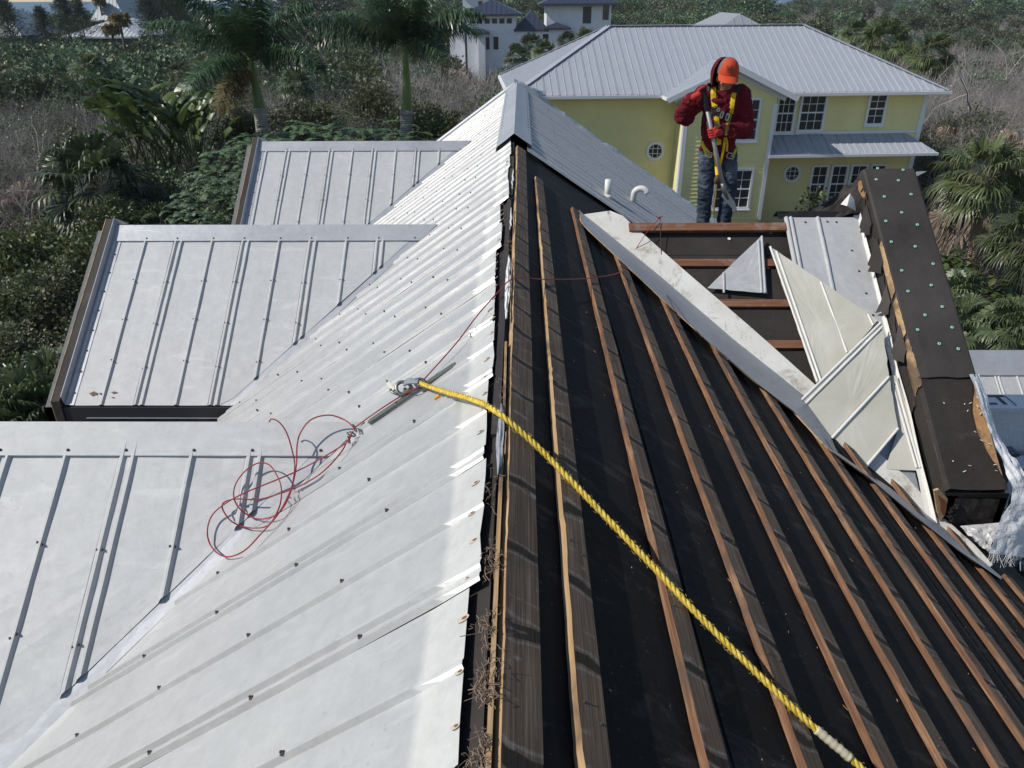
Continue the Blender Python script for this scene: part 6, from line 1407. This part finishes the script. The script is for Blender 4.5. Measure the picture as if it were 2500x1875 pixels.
# ------------------------------------------------------------------ thin sea air over the far thicket
mb = MB(); mb.bx(-620, 620, -70, 860, -Z0-4, 7.5)
hz = bpy.data.materials.new('haze'); hz.use_nodes = True; ht = hz.node_tree; ht.nodes.remove(ht.nodes['Principled BSDF'])
pv = N(ht, 'ShaderNodeVolumePrincipled'); pv.inputs['Color'].default_value = (.80, .88, 1, 1); pv.inputs['Density'].default_value = .00018; pv.inputs['Anisotropy'].default_value = .1
ht.links.new(pv.outputs[0], ht.nodes['Material Output'].inputs['Volume']); obj('haze', mb, hz, None, base=(0, 0, -Z0-4), kind='stuff')
# ------------------------------------------------------------------ the roofer behind the beam
def z7(x, y): return (1550+x*.27721, 100+y*.27721)
def V7(x, y, d): return YP(z7(x, y), d)
M_SKIN = mat('skin', (.34, .17, .105), .55, 0, .4)
def hoodb(t, b):
    n = nz(t, wpos(t), 9, 5, .6); c = ramp(t, n, [(.3, (.085, .005, .012)), (.6, (.135, .009, .018)), (.8, (.18, .013, .025))]); t.links.new(c, b.inputs['Base Color']); bump(t, b, nz(t, wpos(t), 22, 4, .6, .6), .6, .03)
M_HOOD = mat('dark_red_hoodie', (.25, .016, .03), .85, 0, .2, hoodb)
def jeanb(t, b):
    n = nz(t, wpos(t), 7, 5, .6); c = ramp(t, n, [(.3, (.022, .032, .05)), (.52, (.045, .062, .09)), (.72, (.12, .145, .185))]); t.links.new(c, b.inputs['Base Color']); bump(t, b, nz(t, wpos(t, (1, 1, 2.6)), 11, 4, .6, .8), .8, .03)
M_JEAN = mat('worn_blue_jeans', (.08, .12, .18), .85, 0, .2, jeanb)
M_GLOVE = mat('red_work_glove', (.42, .035, .03), .75, 0, .25); M_CAP = mat('orange_cap', (.52, .065, .022), .75, 0, .25); M_CAPS = mat('grey_cap_mesh', (.15, .13, .12), .85)
M_STRAP = mat('yellow_webbing', (.72, .50, .02), .65, 0, .3); M_BLACK = mat('black_webbing', (.02, .02, .025), .7); M_BOOT = mat('brown_boot', (.10, .06, .035), .7)
foot = Vector((1.80, 7.14, ZRR-TD*.40)); man = thing('person', 'roofer in dark red hoodie, orange cap and yellow harness, looking down behind the beam', 'person', foot)
mb = MB(); prim = []                                                # capsules: (p, q, rp, rq, material, squash)
def cap_(p, q, rp, rq, m, n=16, flat=1.0):
    p, q = Vector(p), Vector(q); d = (q-p); L = d.length; d /= L; k = 6; path = []; rr = []
    for i in range(k): a = math.pi/2*(1-i/k); path.append(p-d*rp*math.sin(a)); rr.append(max(.002, rp*math.cos(a)))
    for i in range(5): f = i/4; path.append(p.lerp(q, f)); rr.append(rp+(rq-rp)*f)
    for i in range(1, k+1): a = math.pi/2*i/k; path.append(q+d*rq*math.sin(a)); rr.append(max(.002, rq*math.cos(a)))
    o = len(mb.v); mb.tube(path, rr, n)
    if flat != 1.0:
        for i in range(o, len(mb.v)):
            v = Vector(mb.v[i]); yc = (p.y+q.y)/2; mb.v[i] = (v.x, yc+(v.y-yc)*flat, v.z)
    prim.append((p, q, max(rp, rq), m))
def bal(c, r, sc, m): mb.ball(c, r, 18, 0, sc); prim.append((Vector(c), Vector(c)+Vector((0, 0, .001)), r*sum(sc)/3, m))
J = dict(head=V7(812, 300, 7.0), chin=V7(800, 425, 6.955), neck=V7(780, 470, 7.07), chest=V7(765, 590, 7.10), belly=V7(735, 790, 7.11), pelv=V7(735, 940, 7.13),
         shL=V7(610, 480, 7.10), elL=V7(425, 655, 7.02), wrL=V7(492, 500, 6.90), shR=V7(925, 480, 7.12), elR=V7(960, 760, 7.06), wrR=V7(760, 808, 6.90),
         hpL=V7(655, 980, 7.13), knL=V7(628, 1270, 7.10), hpR=V7(805, 980, 7.13), knR=V7(835, 1270, 7.09))
anL = Vector((1.745, 7.13, foot.z+.09)); anR = Vector((1.935, 7.13, foot.z+.09))
cap_(J['chest']+Vector((0, 0, .04)), J['belly'], .168, .156, 1, 20, .82); cap_(J['belly'], J['pelv'], .150, .150, 1, 20, .84)
cap_(J['shL']+Vector((.05, 0, .0)), J['shR']-Vector((.05, 0, 0)), .092, .092, 1); cap_(J['neck']+Vector((0, .02, -.02)), J['chest'], .085, .13, 1)
cap_(J['shL'], J['elL'], .092, .080, 1); cap_(J['elL'], J['wrL'], .080, .050, 1); cap_(J['shR'], J['elR'], .100, .092, 1); cap_(J['elR'], J['wrR'], .086, .054, 1)
bal(J['elL']+Vector((.03, 0, -.02)), .075, (1.1, .9, .9), 1); bal(J['elR']+Vector((0, -.01, -.02)), .085, (1, .9, 1), 1)
bal(J['pelv']+Vector((0, 0, -.01)), .150, (1.12, .80, .55), 1)
cap_(J['hpL'], J['knL'], .098, .074, 2); cap_(J['knL'], anL, .074, .060, 2); cap_(J['hpR'], J['knR'], .098, .074, 2); cap_(J['knR'], anR, .074, .060, 2)
bal((J['hpL']+J['hpR'])/2+Vector((0, .01, .02)), .12, (1.25, .85, .8), 2)
for a in (anL, anR): cap_(a+Vector((0, .03, -.05)), a+Vector((.0, -.13, -.065)), .045, .038, 3)
# neck, head, face
hd = J['head']; ch = J['chin']; ax = (hd-ch).normalized(); ax = Vector((.03, -.20, .975)).normalized(); ch = hd-ax*.118+Vector((-.004, -.012, 0)); fw = Vector((-.06, -.95, -.28)); fw = (fw-ax*fw.dot(ax)).normalized(); sd = fw.cross(ax)
cap_(J['neck'], hd-ax*.06+Vector((0, .01, 0)), .055, .056, 0); bal(hd+ax*.01-fw*.012, .086, (.90, 1.1, 1.12), 0); cap_(hd-ax*.02+fw*.010, ch+ax*.028-fw*.022, .062, .036, 0)
bal(ch+ax*.012-fw*.012, .024, (1.1, 1, .8), 0); cap_(hd-ax*.020+fw*.070, hd-ax*.062+fw*.088, .009, .0145, 0); bal(hd-ax*.063+fw*.080+sd*.010, .010, (1, 1, .8), 0); bal(hd-ax*.063+fw*.080-sd*.010, .010, (1, 1, .8), 0)
for s in (1, -1):
    bal(hd-ax*.055+fw*.052+sd*s*.034, .024, (1, .8, .9), 0); cap_(hd-ax*.004+fw*.072+sd*s*.014, hd-ax*.006+fw*.060+sd*s*.044, .010, .009, 0); bal(hd-ax*.04-fw*.01+sd*s*.078, .02, (.5, 1, 1.5), 0)
cap_(hd-ax*.089+fw*.066+sd*.018, hd-ax*.089+fw*.066-sd*.018, .0065, .0065, 0); cap_(hd-ax*.100+fw*.062+sd*.015, hd-ax*.100+fw*.062-sd*.015, .007, .007, 0)
body = obj('body', mb, [M_SKIN, M_HOOD, M_JEAN, M_BOOT], man)
def remesh(o, vox, it=4, fac=.5):
    m = o.modifiers.new('r', 'REMESH'); m.mode = 'VOXEL'; m.voxel_size = vox; m = o.modifiers.new('s', 'SMOOTH'); m.iterations = it; m.factor = fac
    dg = bpy.context.evaluated_depsgraph_get(); me = bpy.data.meshes.new_from_object(o.evaluated_get(dg)); mats_ = list(o.data.materials); o.modifiers.clear(); o.data = me
    me.materials.clear()
    for m_ in mats_: me.materials.append(m_)
    me.polygons.foreach_set('use_smooth', np.ones(len(me.polygons), dtype=bool)); return me
me = remesh(body, .0085, 5)
offb = foot
nv = len(me.vertices); co = np.empty(nv*3); me.vertices.foreach_get('co', co); co = co.reshape(-1, 3)
# cloth folds: hoodie and jeans pushed in and out along the normal
no = np.empty(nv*3); me.vertices.foreach_get('normal', no); no = no.reshape(-1, 3)
A_ = np.array([p[0] for p in prim])-np.array(offb); B2 = np.array([p[1] for p in prim])-np.array(offb); RR = np.array([p[2] for p in prim]); MI = np.array([p[3] for p in prim])
def nearest(X):
    d = B2-A_; t = np.clip(((X[:, None]-A_[None])*d[None]).sum(-1)/np.maximum((d*d).sum(-1), 1e-9)[None], 0, 1); D_ = np.linalg.norm(X[:, None]-(A_[None]+t[..., None]*d[None]), axis=-1)/RR[None]; return MI[D_.argmin(1)]
vm = nearest(co); hem = V7(735, 985, 7.0).z-offb.z
for i in range(nv):
    if vm[i] in (1, 2):
        x, y, z = co[i]; k = noise.noise(Vector((x*13, y*13, z*(26 if vm[i] == 2 else 19))))+.6*noise.noise(Vector((x*30+4, y*28, z*44))); co[i] += no[i]*(.011*k)
me.vertices.foreach_set('co', co.astype(np.float32).ravel())
npg = len(me.polygons); ce = np.empty(npg*3); me.polygons.foreach_get('center', ce); ce = ce.reshape(-1, 3); fm = nearest(ce)
fm = np.where((ce[:, 2] < hem) & (fm == 1) & (ce[:, 2] < .75), 2, fm); fm = np.where((ce[:, 2] > hem) & (fm == 2), 1, fm)
me.polygons.foreach_set('material_index', fm.astype(np.int32)); me.update()
bv = BVHTree.FromPolygons([tuple(v) for v in (co+np.array(offb))], [tuple(p.vertices) for p in me.polygons])
def skin_pt(x, y, lift=.008):
    d = ray(*z7(x, y)).normalized(); h = bv.ray_cast(Vector((0, 0, 0)), d)
    if h[0] is None: return None, None
    return h[0]-d*lift, h[1]
def ribbon(name, pts, w, m, parent=man, lift=.009, t=.004, dflt=6.95):
    P = smooth_path([Vector((x, y, 0)) for x, y in pts], 5); C = []
    for p in P:
        c, _ = skin_pt(p.x, p.y, lift); C.append(c if c is not None else V7(p.x, p.y, dflt))
    for _ in range(2): C = [C[0]]+[(C[i-1]+C[i]*2+C[i+1])/4 for i in range(1, len(C)-1)]+[C[-1]]
    rows = []
    for i in range(len(C)):
        tg_ = (C[min(i+1, len(C)-1)]-C[max(i-1, 0)]).normalized(); vw = -C[i].normalized(); s = tg_.cross(vw).normalized(); rows.append([C[i]-s*w/2-vw*.003, C[i]+vw*.001, C[i]+s*w/2-vw*.003])
    mb = MB(); mb.sheet(rows, C[0].normalized()*t); return obj(name, mb, m, parent)
hr = ribbon('harness', [(690, 405), (690, 440), (692, 500), (705, 585)], .047, M_STRAP)
ribbon('harness_pad', [(702, 575), (708, 615), (716, 660)], .062, M_BLACK); ribbon('harness', [(714, 655), (720, 700), (728, 760), (738, 830), (740, 915)], .042, M_STRAP)
ribbon('harness', [(872, 455), (862, 500), (852, 560), (842, 640)], .046, M_STRAP); ribbon('harness', [(840, 630), (826, 700), (808, 760), (792, 830)], .034, mat('olive_webbing', (.26, .21, .03), .7))
ribbon('harness_pad', [(655, 370), (652, 400), (655, 440)], .03, M_BLACK); ribbon('harness_pad', [(880, 400), (895, 425), (905, 455)], .06, M_BLACK)
ribbon('harness_pad', [(655, 640), (720, 640), (790, 650), (850, 650)], .035, M_BLACK, lift=.006)
ribbon('harness', [(596, 880), (612, 930), (640, 985), (665, 1010)], .045, M_STRAP); ribbon('harness', [(893, 930), (878, 970), (850, 1020)], .036, M_STRAP)
ribbon('harness', [(800, 850), (812, 905), (808, 975)], .020, M_STRAP, lift=.03)
ribbon('lanyard', [(795, 850), (780, 960), (755, 1080), (728, 1180)], .022, M_STRAP, lift=.035); ribbon('lanyard', [(702, 960), (712, 1060), (722, 1180)], .026, M_STRAP, lift=.03)
mb = MB(); c = V7(722, 1225, 6.93); mb.ball(c, .03, 10, 0, (.9, .7, 1.4)); obj('shock_pack', mb, M_BOOT, man, True)
ribbon('lanyard', [(720, 1260), (712, 1360), (700, 1440), (690, 1530)], .016, mat('ochre_webbing', (.30, .19, .04), .7), lift=.03, dflt=6.95)
for (x, y, w_, h_, m_) in ((648, 1000, .030, .020, M_STEEL), (843, 1012, .030, .022, M_STEEL), (728, 742, .022, .012, M_STEEL), (765, 650, .010, .024, M_STEEL), (815, 670, .011, .026, M_STEEL), (735, 605, .010, .012, M_STEEL)):
    c, n_ = skin_pt(x, y, .02); mb = MB()
    if c is None: continue
    vw = -c.normalized(); u = Vector((1, 0, -.25)).normalized(); u = (u-vw*u.dot(vw)).normalized(); w2 = vw.cross(u)
    for a, b in ((u*w_, w2*.005), (u*w_, w2*.005), (w2*h_, u*.005), (w2*h_, u*.005)): pass
    mb.box(c+w2*h_, u*w_, w2*.005, vw*.004); mb.box(c-w2*h_, u*w_, w2*.005, vw*.004); mb.box(c+u*w_, u*.005, w2*h_, vw*.0035); mb.box(c-u*w_, u*.005, w2*h_, vw*.0035); obj('buckle', mb, m_, man)
# hood thrown over the cap, open at the face
mb = MB(); rows = []; hc = hd+Vector((-.030, .032, .0)); na, ne_ = 26, 16
for i in range(ne_):
    v = math.pi*(.02+.80*i/(ne_-1)); row = []
    for j in range(na):
        f = j/(na-1); half = R_(62) if i > 2 else R_(62)
        a = half+f*(2*math.pi-2*half); dv = fw*math.cos(a)+sd*math.sin(a)*1
        fl = 1+.05*noise.noise(Vector((a*2, v*3, 1)))
        row.append(hc+(fw*math.cos(a)*.113+sd*math.sin(a)*.104)*math.sin(v)**.8*fl+ax*.140*math.cos(v)*fl+(Vector((0, .0, 0)) if v < 1.8 else ax*-.02*(v-1.8)))
    rows.append(row)
mb.sheet(rows, (0, .0, .0025)); obj('hood', mb, M_HOOD, man, True)
mb = MB(); mb.torus(J['neck']+Vector((-.01, .015, -.012)), (0, -.45, 1), .098, .032, 22, 8, 0, (1.15, .9)); obj('hood_collar', mb, M_HOOD, man, True)
for s0, s1 in (((735, 470), (728, 540)), ((800, 470), (806, 530))): ribbon('drawstring', [s0, ((s0[0]+s1[0])/2, (s0[1]+s1[1])/2+5), s1], .006, M_HOOD, lift=.012)
# cap: crown, brim, patch
cp_ = thing  # (naming only)
mb = MB(); rows = []; cc_ = hd+ax*.024-fw*.004
for i in range(11):
    v = math.pi/2*(.03+.99*i/10); row = []
    for j in range(25):
        a = 2*math.pi*j/24; row.append(cc_+(fw*math.cos(a)*.112+sd*math.sin(a)*.094)*math.sin(v)**.85+ax*.118*math.cos(v))
    rows.append(row)
mb.grid(rows)
for i, f in enumerate(mb.f):
    j = i % 24; a = 360*(j+.5)/24; mb.m[i] = 0 if (a < 62 or a > 298) else 1
hat = obj('cap', mb, [M_CAP, M_CAPS], man, True)
mb = MB(); rows = []
for i in range(7):
    f = i/6; row = []
    for j in range(15):
        a = R_(-66+132*j/14); r0 = Vector((0, 0, 0)); e = .080*f*max(.02, math.cos(a*1.05))**.6
        row.append(cc_+fw*math.cos(a)*.112+sd*math.sin(a)*.094+fw*e-ax*(.004+e*.42+.020*f*(math.sin(a)**2)))
    rows.append(row)
mb.sheet(rows, ax*-.004); obj('cap_brim', mb, M_CAP, hat, True)
hb = BVHTree.FromPolygons([tuple(Vector(v)) for v in sum(( [list(r) for r in []] ), [])] or [tuple(v.co+Vector(foot)) for v in hat.data.vertices], [tuple(p.vertices) for p in hat.data.polygons])
zc = lambda x, y: (1750+x*.07837, 130+y*.07837)
def cap_line(pts, w, m, nm):
    P = []
    for x, y in pts:
        d = ray(*zc(x, y)).normalized(); h = hb.ray_cast(Vector((0, 0, 0)), d)
        P.append((h[0]-d*.0015) if h[0] is not None else None)
    if any(p is None for p in P): return
    mb = MB(); mb.tube(P, w, 4); obj(nm, mb, m, hat)
M_PATCH = mat('dark_stitching', (.045, .015, .03), .8)
cap_line([(320, 395), (470, 375), (495, 420), (480, 560), (440, 605), (345, 600), (315, 560), (305, 430), (320, 395)], .0020, M_PATCH, 'patch_border')
cap_line([(340, 430), (375, 455), (400, 425), (425, 450), (455, 415)], .0030, M_PATCH, 'patch_emblem'); cap_line([(335, 490), (380, 500), (420, 485), (465, 490)], .0026, M_PATCH, 'patch_emblem'); cap_line([(340, 540), (375, 520), (400, 545), (440, 530)], .0028, M_PATCH, 'patch_emblem')
# roofing fork held in both hands
T0_, T1_ = V7(592, 398, 6.835), V7(782, 1300, 6.80)
fork = thing('roofing_spade', 'long grey handled roofing spade with black grip and flat blade, held by the roofer', 'tool', V7(900, 1505, 6.82))
dT = (T1_-T0_).normalized(); mb = MB(); mb.tube([T0_+dT*.20, T0_+dT*.6, T1_], [.0165, .0175, .0185], 12); obj('shaft', mb, mat('scuffed_grey_shaft', (.30, .31, .32), .5, .3, .5, sidingmat((.27, .28, .29))), fork, True)
mb = MB(); mb.tube([T0_-dT*.01, T0_, T0_+dT*.205, T0_+dT*.21], [.016, .021, .020, .0165], 12); obj('grip', mb, M_BLACK, fork, True)
mb = MB(); a, b, c_, d_, e_ = V7(790, 1290, 6.80), V7(765, 1372, 6.795), V7(868, 1490, 6.83), V7(905, 1508, 6.84), V7(880, 1420, 6.83)
mb.poly([a, b, c_, d_, e_], Vector((.0, .006, .001))); obj('blade', mb, M_FLASH, fork)
mb = MB(); mb.tube([T1_-dT*.05, T1_+dT*.02, (b+e_)/2], [.020, .021, .008], 10); obj('socket', mb, M_OLIVE, fork, True)
mb = MB(); p = V7(652, 705, 6.82); mb.bar(p, p+dT*.05, .010, .045, dT.cross(Vector((0, 1, 0)))); obj('blade_clip', mb, M_STEEL, fork)
# gloved hands closed round the shaft
def hand(c, axis, palm, wrist, name, rs=.020):
    global mb, prim
    mb = MB(); prim_keep = prim; prim = []; axis = axis.normalized(); palm = (palm-axis*palm.dot(axis)).normalized(); tan = axis.cross(palm)
    cap_(c+palm*(rs+.014)+axis*.026, c+palm*(rs+.014)-axis*.028, .017, .017, 0); cap_(c+palm*(rs+.018)+axis*.01+tan*.018, c+palm*(rs+.016)-axis*.02+tan*.02, .015, .014, 0)
    cap_(c+palm*(rs+.022)+tan*.012, wrist, .028, .033, 0)
    for k, (o_, L) in enumerate(((.034, 3.7), (.012, 4.1), (-.010, 3.9), (-.031, 3.3))):
        prev = None
        for j in range(7):
            A = -.35+L*j/6; r = rs+.0105-.001*(j > 4); p = c+axis*(o_+.003*math.sin(A))+(palm*math.cos(A)-tan*math.sin(A))*r
            if prev is not None: cap_(prev, p, .0105-.0004*j, .0101-.0004*j, 0, 8)
            prev = p
        kn = c+axis*o_+(palm*math.cos(-.1)-tan*math.sin(-.1))*(rs+.016); bal(kn, .0125, (1, 1, 1), 0)
    prev = c+palm*(rs+.012)+axis*.030+tan*.016
    for p in (c+palm*(rs*.5)+tan*(rs+.014)+axis*.046, c-palm*(rs*.5)+tan*(rs+.011)+axis*.048, c-palm*(rs+.008)+tan*.006+axis*.046): cap_(prev, p, .0135, .0120, 0, 10); prev = p
    h = obj(name, mb, [M_GLOVE], man); remesh(h, .0042, 2, .4); prim = prim_keep; return h
cL = T0_+dT*.055; hand(cL, -dT, Vector((-1, .15, .25)), J['wrL']+Vector((-.005, -.01, -.01)), 'hand')
d2 = (V7(672, 812, 6.83)-T0_).dot(dT); cR_ = T0_+dT*d2; hand(cR_, -dT, Vector((.55, -.75, .1)), J['wrR']+Vector((.0, -.01, .0)), 'hand')
mb = MB(); mb.tube([J['wrL'], J['wrL'].lerp(J['elL'], .16)], [.050, .056], 14); obj('glove_cuff', mb, M_GLOVE, man, True)
mb = MB(); mb.tube([J['wrR'], J['wrR'].lerp(J['elR'], .22), J['wrR'].lerp(J['elR'], .45)], [.050, .056, .066], 14); obj('glove_cuff', mb, M_GLOVE, man, True)
